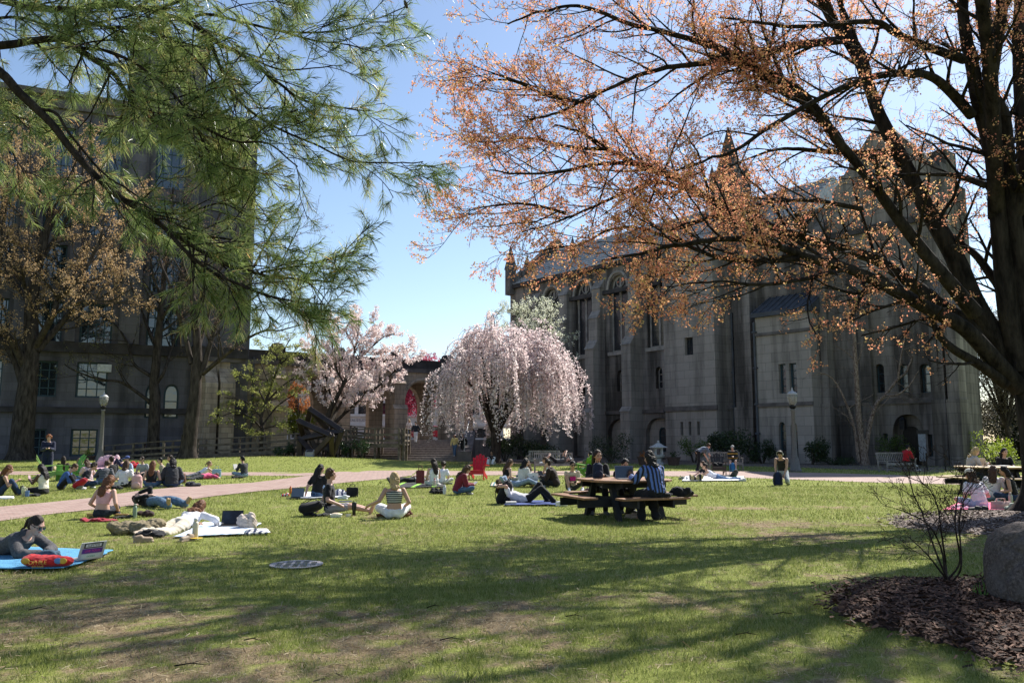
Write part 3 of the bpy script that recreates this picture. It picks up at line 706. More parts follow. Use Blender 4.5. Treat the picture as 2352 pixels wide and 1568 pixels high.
    for px, y in ((1686, -Q - .15), (1737, -A - .1)):
        x = fm(px, 900, y)[0]; b = MB(); b.tube([(x, y, .1), (x, y, zt + (1 if px == 1686 else -.3))], .09, 8); [b.box((x, y, z), (.3, .22, .12)) for z in (2, 4, 6.5, 9)]; b.build('downpipe', LEAD, t)
chapel()
# ---- terrace, stairs, arcade, street behind
TZ = 1.6
PAVE = MAT('granite paving', (.2, .17, .15), .85, .3, 3)
mb = MB(); mb.prism([(-11.6, 63.2), (-3.2, 63.2), (1.5, 74), (6, 79), (60, 140), (-90, 140), (-60, 66), (-24, 61.6), (-15, 66.5)], -.4, TZ); tag(mb.build('terrace', PAVE), kind='structure')
STEPM = MAT('granite step', (.20, .165, .145), .8, .3, 6, .1)
mb = MB()
for k in range(10): mb.bb(-11.6, -3.9, 57.6 + .56 * k, 57.6 + .56 * (k + 1) + (.02 if k < 9 else 0), -.2, .16 * (k + 1) - (.004 if k == 9 else 0)) if k == 0 else mb.bb(-11.6, -3.9, 57.6 + .56 * k, 63.19, .16 * k - .02, .16 * (k + 1) - (.004 if k == 9 else 0))
st = thing('staircase', 'wide granite steps rising to the arcade', 'stairs'); mb.build('steps', STEPM, st)
ck = MB(); ck.add([(-3.9, 57.2, -.2), (-2.9, 57.2, -.2), (-2.9, 63.4, -.2), (-3.9, 63.4, -.2), (-3.9, 57.2, .75), (-2.9, 57.2, .75), (-2.9, 63.4, 2.3), (-3.9, 63.4, 2.3), (-3.9, 58.4, .85), (-2.9, 58.4, .85)],
                  [(0, 1, 5, 4), (4, 5, 9, 8), (8, 9, 6, 7), (1, 2, 6, 9, 5), (3, 0, 4, 8, 7), (2, 3, 7, 6)]); ck.build('cheek_wall', TRIM, st)
hr = MB(); hr.tube([(-3.4, 57.4, .7), (-3.4, 57.4, 1.65), (-3.4, 58.4, 1.7), (-3.4, 63.2, 3.1), (-3.4, 63.2, 2.2)], .03, 6); hr.tube([(-3.4, 60.5, 1.5), (-3.4, 60.5, 2.3)], .025, 6); hr.build('handrail', MAT('grey galvanised rail', (.3, .31, .33), .45, metal=.6), st)
AR_O = Vector((-8.8 + .82 * 6, 70 + .5724 * 6, 0)); AR_A = math.atan2(.5724, .82)
def arcade():
    fm = frame_map(AR_O, AR_A)
    t = thing('stone_arcade', 'weathered limestone arcade of pointed arches at the end of the lawn', 'arcade', AR_O, AR_A)
    bx = [fm(p, 900)[0] for p in (1030, 910, 778, 635)]
    pit = 5.25; b0 = bx[1]
    zs, za, zp, zst = 4.6, fm(966, 877)[1], fm(947, 829)[1], fm(947, 850)[1]
    holes = [pointed(b0 + pit / 2 + .1 - pit * k, 1.95, TZ + .005, zs, za) for k in (-1, 0, 1, 2)]
    xl = fm(440, 900)[0]
    slit = [rect(fm(546, 950)[0], fm(566, 950)[0], 3.0, 7.0)] if True else []
    w = MB(); w.wall([(xl, -.4), (b0 + pit * 2, -.4), (b0 + pit * 2, zp), (xl, zp)], holes + slit, 0, .9)
    w.wall([(xl, TZ - .4), (b0 + pit * 2, TZ - .4), (b0 + pit * 2, zp - .3), (xl, zp - .3)], holes, 4.2, 4.9)
    w.bb(xl, b0 + pit * 2, .9, 4.2, zp - 1.2, zp - .6)
    w.build('wall', STN_A, t)
    for h in holes:
        cx = sum(p[0] for p in h) / len(h)
        m = MB(); pts = [(x, -.04, z) for x, z in pointed(cx, 2.1, zs - .4, zs, za + .18, 9)[2:-0 or None]]
        m.tube(pts, .16, 6); m.build('arch_moulding', STN_A, t)
    for k in (-1, 0, 1, 2):
        c = b0 - pit * k; b = MB(); b.bb(c - .62, c + .62, -1.0, -.003, -.4, 4.2); b.bb(c - .5, c + .5, -.75, -.004, 4.2, 6.4)
        b.add([(c - .56, -.85, 6.4), (c + .56, -.85, 6.4), (c + .56, -.003, 6.4), (c - .56, -.003, 6.4), (c - .56, -.003, 7.5), (c + .56, -.003, 7.5)], [(0, 1, 5, 4), (0, 4, 3), (1, 2, 5), (0, 3, 2, 1)])
        b.add([(c - .68, -1.05, 4.2), (c + .68, -1.05, 4.2), (c + .68, -.74, 4.2), (c - .68, -.74, 4.2), (c - .68, -.74, 4.6), (c + .68, -.74, 4.6)], [(0, 1, 5, 4), (0, 4, 3), (1, 2, 5), (0, 3, 2, 1)])
        b.build('buttress', STN_A, t)
        f = MB(); f.bb(c - .55, c + .55, -.2, .7, zp + .003, zp + .45); f.box((c, .25, zp + .6), (.9, .8, .3), taper=.7); f.build('finial', DARKTRIM, t)
    for p, wd in ((517, 1.1), (480, .9)):
        c = fm(p, 900)[0]; b = MB(); b.bb(c - wd / 2, c + wd / 2, -.8, -.003, -.4, 5.8); b.add([(c - wd / 2, -.8, 5.8), (c + wd / 2, -.8, 5.8), (c + wd / 2, -.003, 5.8), (c - wd / 2, -.003, 5.8), (c - wd / 2, -.003, 7), (c + wd / 2, -.003, 7)], [(0, 1, 5, 4), (0, 4, 3), (1, 2, 5), (0, 3, 2, 1)]); b.build('buttress', STN_A, t)
    s = MB(); s.bb(xl, b0 + pit * 2, -.22, -.004, zst - .2, zst + .15); s.build('string_course', TRIM, t)
    s = MB(); s.bb(xl, b0 + pit * 2, -.12, 1.0, zp - .3 + .303, zp + .12); s.build('coping', DARKTRIM, t)
    s = MB(); s.bb(xl, b0 + pit * 2, -.05, -.005, zst + .16, zp); s.build('parapet', DARKTRIM, t)
    x = fm(556, 950)[0]; s = MB(); s.bb(x - .8, x + .8, .5, .55, 2.8, 7.1); s.build('slit_window', MAT('deep brown glass', (.02, .012, .01), .3), t)
    d = MB(); x = fm(579, 900)[0]; d.tube([(x, -.15, .2), (x, -.15, 8)], .08, 6); d.build('downpipe', LEAD, t)
arcade()
def street():
    ang = math.atan2(.25, .97); O = Vector((-52, 88, TZ)); fm = frame_map(O, ang)
    t = thing('street_building', 'cream terracotta street building with shop fronts seen through the arches', 'building', O, ang)
    CR = MAT('cream terracotta', (.74, .70, .66), .8, .12, 2); L = 62; H = 8.6
    holes = []; zf0, zf1 = fm(810, 972)[1], fm(810, 958)[1]
    x = fm(796, 940)[0]; wdt = fm(815, 940)[0] - x; pit = fm(823, 940)[0] - x
    z0, z1 = fm(805, 955)[1], fm(805, 924)[1]; z2, z3 = fm(805, 910)[1], fm(805, 880)[1]
    z2 -= 0; k0 = -int(x / pit) + 1; up = []; lo = []
    for k in range(k0, int((L - x) / pit) - 1):
        xx = x + k * pit
        up.append(rect(xx, xx + wdt, z0, z1)); 
        if z3 < H - .6: up.append(rect(xx, xx + wdt, z2, z3))
    for k in range(0, 14): xx = 1.0 + k * 4.3; lo.append(rect(xx, xx + 3.4, .25, zf0 - .5))
    w = MB(); w.wall([(0, -.2), (L, -.2), (L, H), (0, H)], up + lo, 0, .5); w.bb(0, L, .5, 12, H - .5, H - .1); w.bb(0, .5, .5, 12, -.2, H - .5); w.bb(L - .5, L, .5, 12, -.2, H - .5); w.build('wall', CR, t)
    vis0, vis1 = fm(600, 940)[0], fm(1100, 940)[0]
    for h in up + lo:
        if h[1][0] > vis0 and h[0][0] < vis1: window_part(t, h, .2, MAT('dark sash', (.05, .055, .06), .5), WGLASS, 2, 2, .08, .09)
    b = MB(); b.bb(0, L, -.25, -.004, zf0 - .3, zf0 - .05); b.bb(0, L, -.3, -.005, zf1 + .12, zf1 + .4); b.bb(0, L, -.5, -.006, H - .5, H + .1); b.build('cornice', CR, t)
    cx, cz = fm(812.5, 965.0, -.05)
    lettering('OG CAPITAL STUDENT', .42, MAT('grey letters', (.2, .2, .22), .7), t, Matrix.Translation((cx, -.02, cz)) @ Matrix.Rotation(R(90), 4, 'X'), .01)
street()
# ================================================================ TREES
class Wood:
    """collects tapered limbs as numpy tubes"""
    def __init__(s): s.V = []; s.F = []; s.n = 0
    def add(s, P, rad, n=5):
        P = np.asarray(P, float); k = len(P); rad = np.broadcast_to(np.asarray(rad, float), (k,))
        T = np.gradient(P, axis=0); T /= (np.linalg.norm(T, axis=1, keepdims=True) + 1e-9)
        ref = np.array([0, 0, 1.0]) if abs(T[:, 2]).mean() < .8 else np.array([1.0, .3, 0])
        X = np.cross(T, ref); X /= (np.linalg.norm(X, axis=1, keepdims=True) + 1e-9); Y = np.cross(T, X)
        a = np.arange(n) * 2 * np.pi / n
        V = P[:, None] + rad[:, None, None] * (np.cos(a)[None, :, None] * X[:, None] + np.sin(a)[None, :, None] * Y[:, None])
        i = np.arange(k - 1)[:, None] * n; j = np.arange(n)[None]; j2 = (j + 1) % n
        F = np.stack([i + j, i + j2, i + n + j2, i + n + j], -1).reshape(-1, 4) + s.n
        s.V.append(V.reshape(-1, 3)); s.F.append(F); s.n += k * n
    def build(s, name, mat, parent, loc):
        V = np.concatenate(s.V) - np.array(loc)[None]; me = npmesh(name, V, np.concatenate(s.F).ravel(), 4)
        return link(name, me, mat, parent, True)
def spline(P, m=6):
    """smooth polyline through traced points (Catmull-Rom)"""
    P = np.asarray([tuple(p) for p in P], float); Q = np.vstack([2 * P[0] - P[1], P, 2 * P[-1] - P[-2]]); out = []
    for i in range(1, len(Q) - 2):
        for t in np.arange(m) / m:
            a, b, c, d = Q[i - 1:i + 3]
            out.append(.5 * (2 * b + (c - a) * t + (2 * a - 5 * b + 4 * c - d) * t * t + (3 * b - a - 3 * c + d) * t ** 3))
    out.append(P[-1]); return np.array(out)
class Grow:
    """recursive branching; spec = list per level of dict(n, len, ang, up, wob)"""
    def __init__(s, r, spec, sides=(5, 4, 3, 3)): s.r = r; s.spec = spec; s.w = Wood(); s.tips = []; s.sides = sides
    def curve(s, p, d, L, lev):
        sp = s.spec[lev]; k = sp.get('k', 4); P = [p]; r = s.r
        for i in range(k):
            d = d + r.normal(0, sp['wob'], 3); d[2] += sp['up']; d /= np.linalg.norm(d) + 1e-9; p = p + d * L / k; P.append(p)
        return np.array(P)
    def spawn(s, P, rad, lev, t0=.15, dens=1.0):
        if lev >= len(s.spec): return
        sp = s.spec[lev]; r = s.r; seg = np.linalg.norm(np.diff(P, axis=0), axis=1); cum = np.concatenate([[0], np.cumsum(seg)]); L = cum[-1]
        n = max(1, int(round(sp['n'] * L * dens))) if sp.get('per_m') else max(1, int(sp['n']))
        for i in range(n):
            t = t0 + (1 - t0) * (i + r.uniform(.1, .9)) / n; q = t * L; j = min(np.searchsorted(cum, q) - 1, len(seg) - 1); j = max(j, 0)
            f = (q - cum[j]) / (seg[j] + 1e-9); p = P[j] * (1 - f) + P[j + 1] * f; tg = (P[j + 1] - P[j]) / (seg[j] + 1e-9); rr = rad[j] * (1 - f) + rad[j + 1] * f
            v = r.normal(0, 1, 3); v[1] *= sp.get('ydep', 1.0); v -= tg * v.dot(tg); v /= np.linalg.norm(v) + 1e-9
            if sp.get('flat'): v[2] *= sp['flat']
            a = R(r.uniform(*sp['ang'])); d = tg * math.cos(a) + v * math.sin(a)
            ln = r.uniform(*sp['len']) * (1 - .45 * t); ra = max(min(rr * .62, sp.get('rmax', 9)), sp.get('rmin', .004)) * (.55 + .45 * ln / sp['len'][1])
            C = s.curve(p, d, ln, lev); rd = np.linspace(ra, max(ra * .35, .003), len(C))
            s.w.add(C, rd, s.sides[min(lev, 3)])
            if lev == len(s.spec) - 1: s.tips.append(C)
            else: s.spawn(C, rd, lev + 1, .2)
            if sp.get('tipsalso'): s.tips.append(C[-2:])
    def limb(s, P, r0, r1, n=8, lev=0, t0=.12, dens=1.0, pw=1.0, wob=0.0):
        P = spline(P); k = len(P)
        if wob: P = P + np.cumsum(s.r.normal(0, wob, P.shape), 0) * np.linspace(0, 1, k)[:, None]
        rad = r0 + (r1 - r0) * np.linspace(0, 1, k) ** pw
        s.w.add(P, rad, n)
        if dens > 0: s.spawn(P, rad, lev, t0, dens)
        return P, rad
def rand_rot(r, N):
    q = r.normal(0, 1, (N, 4)); q /= np.linalg.norm(q, axis=1, keepdims=True); w, x, y, z = q.T
    A = np.stack([1 - 2 * (y * y + z * z), 2 * (x * y + z * w), 2 * (x * z - y * w)], 1); B = np.stack([2 * (x * y - z * w), 1 - 2 * (x * x + z * z), 2 * (y * z + x * w)], 1); return A, B
def leaves(r, C, per, spread, size, tint=(0, 1), flat=1.0, asp=.6, name='leaf'):
    """rhombic leaves scattered round centres; returns verts, tint"""
    C = np.asarray(C, float); N = len(C) * per; P = np.repeat(C, per, 0) + r.normal(0, spread, (N, 3)) * np.array([1, 1, flat])
    A, B = rand_rot(r, N)
    if flat < 1: A[:, 2] *= flat; B[:, 2] *= flat
    s = size * r.uniform(.55, 1.25, (N, 1)); A = A * s / 2; B = B * s / 2 * asp
    V = np.stack([P - A, P + B, P + A, P - B], 1).reshape(-1, 3)
    ct = np.repeat(r.uniform(0, 1, len(C)), per); t = np.clip(tint[0] + (tint[1] - tint[0]) * (.55 * ct + .45 * r.uniform(0, 1, N)), 0, 1)
    return V, np.repeat(t, 4)
def leafmesh(name, parts, mat, parent, loc):
    V = np.concatenate([p[0] for p in parts]) - np.array(loc)[None]; T = np.concatenate([p[1] for p in parts])
    return link(name, npmesh(name, V, np.arange(len(V)), 4, T), mat, parent)
def along(tips, step, r, frac=0.0):
    out = []
    for C in tips:
        L = np.linalg.norm(np.diff(C, axis=0), axis=1).sum(); n = max(1, int(L / step)); t = frac + (1 - frac) * (np.arange(n) + r.uniform(0, 1)) / n * .999
        x = np.clip(t, 0, .999) * (len(C) - 1); i = x.astype(int); f = (x - i)[:, None]; out.append(C[i] * (1 - f) + C[i + 1] * f)
    return np.concatenate(out)
BK_MAPLE = BARK('maple bark', (.008, .0065, .006), (.045, .037, .032), 1.0, 7)
BK_GREY = BARK('grey bark', (.022, .018, .015), (.085, .07, .058), .9, 6)
BK_PINE = BARK('pine bark', (.012, .009, .007), (.055, .042, .034), .8, 20)
BK_CHERRY = BARK('cherry bark', (.02, .014, .012), (.075, .055, .045), .8, 8)
def T(px, py, Y): return np.array(at(px, py, Y))
def trunk_flare(w, base, r, h=1.2, n=14, amp=.25, seed=1):
    """root flare as its own rings"""
    b = np.array(base); rr = np.random.default_rng(seed); lob = rr.uniform(0, 6.28, 3)
    ks = 9; P = np.array([b + [0, 0, -.15 + (h + .15) * (i / (ks - 1))] for i in range(ks)]); a = np.arange(n) * 2 * np.pi / n; V = []
    for i in range(ks):
        t = i / (ks - 1); ra = r * (1 + .75 * (1 - t) ** 3); lobes = 1 + amp * (1 - t) ** 2 * (np.sin(a * 3 + lob[0]) + .7 * np.sin(a * 5 + lob[1])); V.append(P[i] + np.stack([np.cos(a) * ra * lobes, np.sin(a) * ra * lobes, 0 * a], 1))
    V = np.concatenate(V); i = np.arange(ks - 1)[:, None] * n; j = np.arange(n)[None]; F = np.stack([i + j, i + (j + 1) % n, i + n + (j + 1) % n, i + n + j], -1).reshape(-1, 4) + w.n
    w.V.append(V); w.F.append(F); w.n += ks * n
# ---- red maple in flower, right foreground
def maple():
    r = np.random.default_rng(21); D = 16.4
    base = np.array(G(2376, 1180, 0)); base[1] = D; base[0] = (2405 - 1176) * D / 1843; base[2] = 0
    t = thing('maple_tree', 'large spreading maple with orange red blossoms and dark limbs at the right', 'tree', base)
    g = Grow(r, [dict(n=2.7, per_m=1, len=(1.0, 2.5), ang=(25, 60), up=.03, wob=.12, k=6, rmin=.012, rmax=.05, ydep=1.1),
                 dict(n=4.2, per_m=1, len=(.5, 1.15), ang=(25, 55), up=.04, wob=.16, k=4, rmin=.006, rmax=.018),
                 dict(n=5, len=(.18, .52), ang=(20, 60), up=.06, wob=.2, k=3, rmin=.0038, rmax=.007)], (6, 4, 3, 3))
    limbs = [
        ([(2310, 880, 16.3), (2250, 838, 16.1), (2185, 800, 15.9), (2152, 765, 15.8), (2140, 735, 15.8), (2120, 690, 15.6)], .15, .035, .4),
        ([(2340, 890, 16.4), (2290, 835, 16.2), (2216, 757, 15.9), (2118, 704, 15.6), (2035, 661, 15.2), (1969, 631, 15), (1903, 606, 14.8), (1837, 593, 14.6), (1711, 560, 14.3), (1600, 572, 14.0), (1480, 600, 13.8), (1370, 628, 13.6)], .24, .02, 1.0),
        ([(2330, 860, 16.6), (2270, 790, 16.7), (2216, 738, 16.8), (2134, 679, 17), (2068, 629, 17), (2002, 590, 17), (1871, 549, 16.8), (1780, 522, 16.6), (1700, 497, 16.5), (1646, 462, 16.4), (1554, 407, 16.2), (1481, 384, 16), (1403, 343, 15.8), (1348, 311, 15.6), (1280, 290, 15.4)], .24, .02, 1.1),
        ([(2240, 720, 16.3), (2182, 650, 16), (2123, 581, 15.8), (2054, 494, 15.6), (1986, 403, 15.4), (1921, 320, 15.2), (1867, 247, 15), (1800, 185, 14.8), (1710, 140, 14.6), (1618, 120, 14.4)], .2, .03, .9),
        ([(2320, 830, 16.6), (2242, 705, 16.7), (2191, 590, 16.8), (2123, 471, 17), (2063, 357, 17.2), (2013, 256, 17.4), (1976, 160, 17.6), (1935, 92, 17.8), (1885, 27, 18), (1840, -60, 18.2), (1770, -180, 18.4)], .30, .06, .8),
        ([(2000, 220, 17.4), (1985, 137, 17.6), (1949, 69, 17.8), (1926, -20, 18), (1890, -160, 18.2)], .13, .05, .8),
        ([(2340, 760, 16.8), (2306, 677, 17.2), (2246, 590, 17.6), (2178, 531, 18), (2150, 476, 18.2), (2090, 420, 18.4)], .17, .02, .8),
        ([(2345, 850, 16.4), (2316, 709, 16.3), (2298, 549, 16.2), (2278, 366, 16), (2240, 229, 15.8), (2223, 137, 15.7), (2205, 46, 15.6), (2190, -80, 15.5), (2150, -230, 15.3)], .28, .08, .7),
        ([(2352, 700, 16.2), (2330, 503, 16), (2308, 275, 15.7), (2276, 183, 15.5), (2269, 0, 15.3), (2265, -200, 15)], .2, .07, .8),
        ([(2385, 800, 16.6), (2358, 412, 16.9), (2345, 137, 17), (2350, -40, 17.2), (2370, -240, 17.4)], .25, .08, .8),
        ([(2265, 426, 16), (2192, 403, 16.2), (2123, 398, 16.4), (2000, 405, 16.8)], .09, .02, .9),
        ([(2232, 265, 15.8), (2169, 197, 15.3), (2123, 169, 15), (2040, 165, 14.6), (1963, 183, 14.3), (1885, 220, 14.1), (1780, 275, 13.9), (1711, 316, 13.8), (1640, 340, 13.7), (1560, 372, 13.6)], .13, .015, 1.0),
        ([(2214, 137, 15.6), (2123, 105, 15.2), (2054, 73, 15), (2004, 46, 14.8), (1866, 50, 14.4), (1775, 46, 14.2), (1665, 32, 14)], .12, .02, .9),
        ([(2050, 352, 17.1), (1921, 348, 17.4), (1830, 339, 17.6), (1757, 343, 17.8), (1640, 385, 18)], .1, .015, 1.0),
        ([(1935, 92, 17.8), (1800, 110, 16.5), (1722, 140, 15.4), (1640, 110, 14.8), (1555, 85, 14.5), (1440, 60, 14.2), (1340, 27, 14), (1250, 35, 13.9), (1165, 60, 13.8)], .12, .015, 1.2),
        ([(1900, 280, 15.2), (1780, 180, 15.2), (1680, 142, 15.1), (1618, 146, 15), (1530, 155, 14.9), (1440, 185, 14.8), (1340, 235, 14.6), (1260, 270, 14.4), (1180, 290, 14.3)], .11, .015, 1.3),
        ([(1646, 462, 16.4), (1560, 430, 16), (1500, 418, 15.8), (1430, 445, 15.5), (1350, 480, 15.3), (1270, 510, 15.1), (1190, 530, 15)], .08, .012, 1.4),
        ([(1560, 410, 16.2), (1480, 380, 15.4), (1390, 375, 15), (1290, 390, 14.7), (1180, 395, 14.5), (1110, 380, 14.4)], .07, .012, 1.4),
        ([(1837, 593, 14.6), (1740, 600, 14.9), (1640, 590, 15.1), (1540, 545, 15.2), (1430, 520, 15.2), (1320, 560, 15.2), (1210, 580, 15.1)], .08, .012, 1.4),
        ([(1940, 618, 14.9), (1850, 640, 14.4), (1750, 650, 14.1), (1650, 640, 13.9), (1540, 650, 13.8)], .07, .012, 1.2),
        ([(1980, 480, 15.4), (1860, 460, 15.2), (1740, 470, 15.1), (1620, 500, 15), (1500, 540, 15)], .06, .012, 1.1),
        ([(1340, 235, 14.6), (1250, 220, 14.3), (1160, 190, 14.2), (1090, 200, 14.1)], .05, .012, 1.5),
        ([(1403, 343, 15.8), (1310, 340, 15.5), (1210, 320, 15.3), (1120, 330, 15.2), (1070, 320, 15.2)], .05, .012, 1.5),
        ([(1300, 490, 15.2), (1220, 470, 15.1), (1140, 470, 15), (1080, 480, 15)], .04, .012, 1.5),
        # crown over the top of the frame and towards the camera: it throws the shade on the lawn
        ([(2290, 500, 16.2), (2270, 100, 14.5), (2200, -250, 13), (2050, -520, 12), (1850, -700, 11.3)], .2, .04, .55),
        ([(1935, 92, 17.8), (1820, -150, 17), (1650, -350, 16), (1450, -480, 15)], .13, .03, .6),
        ([(2276, 183, 15.5), (2340, -200, 14.6), (2420, -520, 14), (2500, -800, 13.5)], .15, .04, .5),
        ([(2330, 503, 16), (2420, 250, 15), (2520, 50, 14), (2640, -80, 13)], .14, .03, .5),
        ([(2190, -60, 15.5), (2000, -250, 14.5), (1780, -330, 13.6), (1560, -330, 13)], .12, .03, .7),
        ([(2360, 600, 16.4), (2480, 420, 15.6), (2640, 300, 15), (2800, 220, 14.5)], .18, .03, .5)]
    trunk = np.array([base + [0, 0, 0], base + [-.02, 0, 1.0], base + [-.05, 0, 2.2], base + [-.08, 0, 3.2], base + [-.1, 0, 4.2], base + [-.05, 0, 5.6], base + [.05, .1, 7]])
    tw = Wood(); trunk_flare(tw, base, .48, 1.0, 18, .18, 3)
    tw.add(spline(trunk, 5), np.interp(np.linspace(0, 1, 31), [0, .25, .5, .7, 1], [.5, .45, .48, .46, .25]), 16)
    W = lambda *P: [np.array(p, float) for p in P]
    e5, e8, e9, eL = T(1770, -180, 18.4), T(2265, -200, 15), T(2370, -240, 17.4), T(1850, -700, 11.3)
    limbs += [(W(e5, (5.6, 17.3, 14.6), (4, 16.4, 15.6), (2.4, 15.8, 15.8)), .09, .03, 1.0), (W(e8, (7.9, 14, 13.6), (6.2, 13.2, 14.6), (4.4, 12.6, 15)), .12, .03, 1.1), (W(e5, (4.6, 17.6, 13.2), (2.6, 16.6, 13.6), (.8, 16, 13.4)), .08, .03, 1.1),
        (W(e8, (9, 13, 12.8), (8.6, 11.8, 13.6)), .1, .03, .7), (W(e9, (10.5, 18.5, 15.5), (8.4, 18.5, 16.8)), .1, .03, .6), (W(eL, (3.6, 12, 11.6), (1.6, 12.6, 11.8)), .06, .02, .8)]
    limbs = [(P, a * .86, b, c) for P, a, b, c in limbs]
    for P, r0, r1, dens in limbs:
        g.limb([p if len(P[0]) == 3 and isinstance(p, np.ndarray) else T(*p) for p in P], r0, r1, 9 if r0 > .1 else 6, 0, .2 if r0 > .15 else .05, dens, .75, .012)
    tw.build('trunk', BK_MAPLE, t, base); g.w.build('branches', BK_MAPLE, t, base)
    C = along(g.tips, .115, r, .2)
    parts = [leaves(r, C[r.uniform(0, 1, len(C)) < np.where(C[:, 2] > 1.5 + .56 * C[:, 1], .97, np.clip(1.0 - (C[:, 0] - 3.5) * .13, .38, .97))], 8, .034, .044, (0, 1), 1, .75)]
    m = LEAF('maple blossom', [(0.0, (.56, .18, .13)), (.3, (.72, .31, .20)), (.6, (.80, .43, .23)), (.85, (.76, .52, .23)), (1.0, (.52, .5, .16))], .62)
    leafmesh('blossoms', parts, m, t, base); print('maple', len(g.tips), len(C))
maple()
# ---- white pine bough reaching in from the left
def pine():
    r = np.random.default_rng(5); base = np.array([-5.6, 5.4, 0.0])
    t = thing('pine_tree', 'white pine with long green needles reaching in at the top left', 'tree', base)
    g = Grow(r, [dict(n=9.5, per_m=1, len=(.3, .75), ang=(28, 62), up=-.03, wob=.1, k=5, rmin=.004, rmax=.011, flat=.75),
                 dict(n=5, len=(.14, .36), ang=(25, 55), up=.02, wob=.12, k=3, rmin=.0025, rmax=.004, tipsalso=0)], (5, 4, 3, 3))
    L = [([(-260, 20, 5.4), (-120, 80, 5.4), (0, 165, 5.4), (48, 214, 5.4), (119, 281, 5.4), (171, 343, 5.4), (262, 433, 5.4), (343, 486, 5.4), (405, 533, 5.4), (476, 576, 5.4), (547, 609, 5.4), (619, 628, 5.4), (700, 636, 5.4), (765, 640, 5.4)], .042, .006, .62, .50),
         ([(381, 524, 5.4), (419, 571, 5.3), (476, 619, 5.3), (571, 666, 5.2), (650, 690, 5.2), (740, 700, 5.2)], .016, .005, 1.1, .1),
         ([(600, 625, 5.4), (680, 610, 5.3), (750, 590, 5.3), (815, 570, 5.3)], .009, .004, .8, .1),
         ([(-260, 120, 5.9), (0, 105, 5.8), (71, 93, 5.8), (138, 90, 5.8), (214, 133, 5.7), (255, 165, 5.7), (290, 215, 5.7), (345, 270, 5.6), (430, 330, 5.6), (520, 380, 5.6), (560, 420, 5.6)], .036, .006, .95, .35),
         ([(-260, -90, 6.2), (0, 0, 6.1), (140, 22, 6.0), (280, 12, 5.9), (428, 50, 5.8), (505, 100, 5.7), (562, 128, 5.7), (619, 171, 5.6), (690, 224, 5.6), (755, 240, 5.6), (850, 248, 5.6)], .034, .005, 1.0, .25),
         ([(428, 48, 5.9), (476, 33, 5.9), (562, 52, 5.9), (643, 71, 5.9), (714, 74, 5.9), (785, 62, 5.9), (843, 38, 5.9), (925, 8, 5.9)], .014, .004, .75, .1),
         ([(640, 71, 5.9), (720, 95, 5.9), (790, 105, 5.9), (870, 128, 5.9)], .009, .004, .9, .1),
         ([(480, 85, 5.7), (505, 150, 5.6), (540, 220, 5.5), (619, 286, 5.5), (723, 333, 5.5), (809, 369, 5.5), (904, 378, 5.5), (975, 374, 5.5)], .014, .004, .85, .1),
         ([(300, 210, 5.6), (400, 250, 5.5), (480, 300, 5.4), (547, 328, 5.4), (620, 336, 5.4), (690, 392, 5.4)], .014, .005, 1.15, .05),
         ([(180, 110, 5.8), (260, 120, 5.6), (350, 170, 5.5), (420, 240, 5.4), (470, 330, 5.4), (500, 400, 5.4)], .014, .005, 1.3, .05),
         ([(140, 22, 6.0), (230, 60, 5.8), (330, 70, 5.7), (420, 110, 5.6), (490, 190, 5.6), (530, 260, 5.6)], .014, .005, 1.3, .05),
         ([(280, 12, 5.9), (380, 15, 5.6), (480, -20, 5.5), (600, -30, 5.5), (690, -10, 5.5)], .012, .005, 1.2, .05),
         ([(-60, 50, 6.0), (40, 40, 5.9), (120, 60, 5.8), (220, 50, 5.7), (320, 30, 5.6)], .014, .005, 1.2, .05),
         ([(-120, -30, 6.2), (60, -25, 6.1), (200, -30, 6.0), (330, -40, 5.9)], .02, .008, 1.1, .05),
         ([(-200, 170, 5.8), (-60, 200, 5.7), (20, 250, 5.7), (70, 300, 5.7)], .012, .005, 1.0, .2),
         ([(-200, 240, 5.8), (-60, 260, 5.7), (10, 320, 5.7), (60, 400, 5.6)], .01, .005, .7, .3),
         ([(90, 250, 5.4), (130, 262, 5.4), (160, 310, 5.4), (240, 400, 5.5), (300, 440, 5.5), (360, 500, 5.5)], .013, .005, .5, .3),
         ([(255, 165, 5.7), (232, 215, 5.7), (210, 260, 5.7), (180, 300, 5.7)], .009, .004, .6, .3),
         ([(343, 486, 5.4), (420, 490, 5.5), (500, 470, 5.5), (560, 500, 5.5)], .01, .004, .9, .1),
         ([(420, 545, 5.4), (500, 545, 5.5), (580, 560, 5.5), (650, 570, 5.5)], .01, .004, 1.0, .1),
         ([(640, 690, 5.2), (680, 720, 5.2), (720, 740, 5.2)], .006, .004, 1.0, .1),
         ([(560, 128, 5.7), (640, 160, 5.6), (700, 160, 5.6), (760, 152, 5.6)], .008, .004, .7, .1)]
    tw = Wood(); trunk_flare(tw, base, .32, .8, 14, .15, 2); tw.add(np.array([base, base + [0, .02, 2], base + [.05, .02, 4], base + [.05, 0, 7], base + [.1, 0, 12]]), [.34, .3, .28, .24, .12], 14)
    for P, r0, r1, dens, t0 in L: g.limb([T(*p) for p in P], r0, r1, 7, 0, t0, dens * 1.08, .8, .003)
    for P in L[:1] + L[3:5] + L[13:16]:
        q = T(*P[0][0]); tw.add(np.array([base + [0.05, 0, q[2] * .97], (base + q) / 2 + [0, 0, q[2] / 2 + .05], q]), [.06, .05, P[1]], 8)
    tw.build('trunk', BK_PINE, t, base); g.w.build('branches', BK_PINE, t, base)
    # needles: long thin blades fanned forward round every twig
    C = []; Dr = []
    for c in g.tips:
        n = 50; x = r.uniform(.12, 1, n) ** .7 * (len(c) - 1.001); i = x.astype(int); f = (x - i)[:, None]; C.append(c[i] * (1 - f) + c[i + 1] * f); d = c[-1] - c[0]; Dr.append(np.repeat((d / (np.linalg.norm(d) + 1e-9))[None], n, 0))
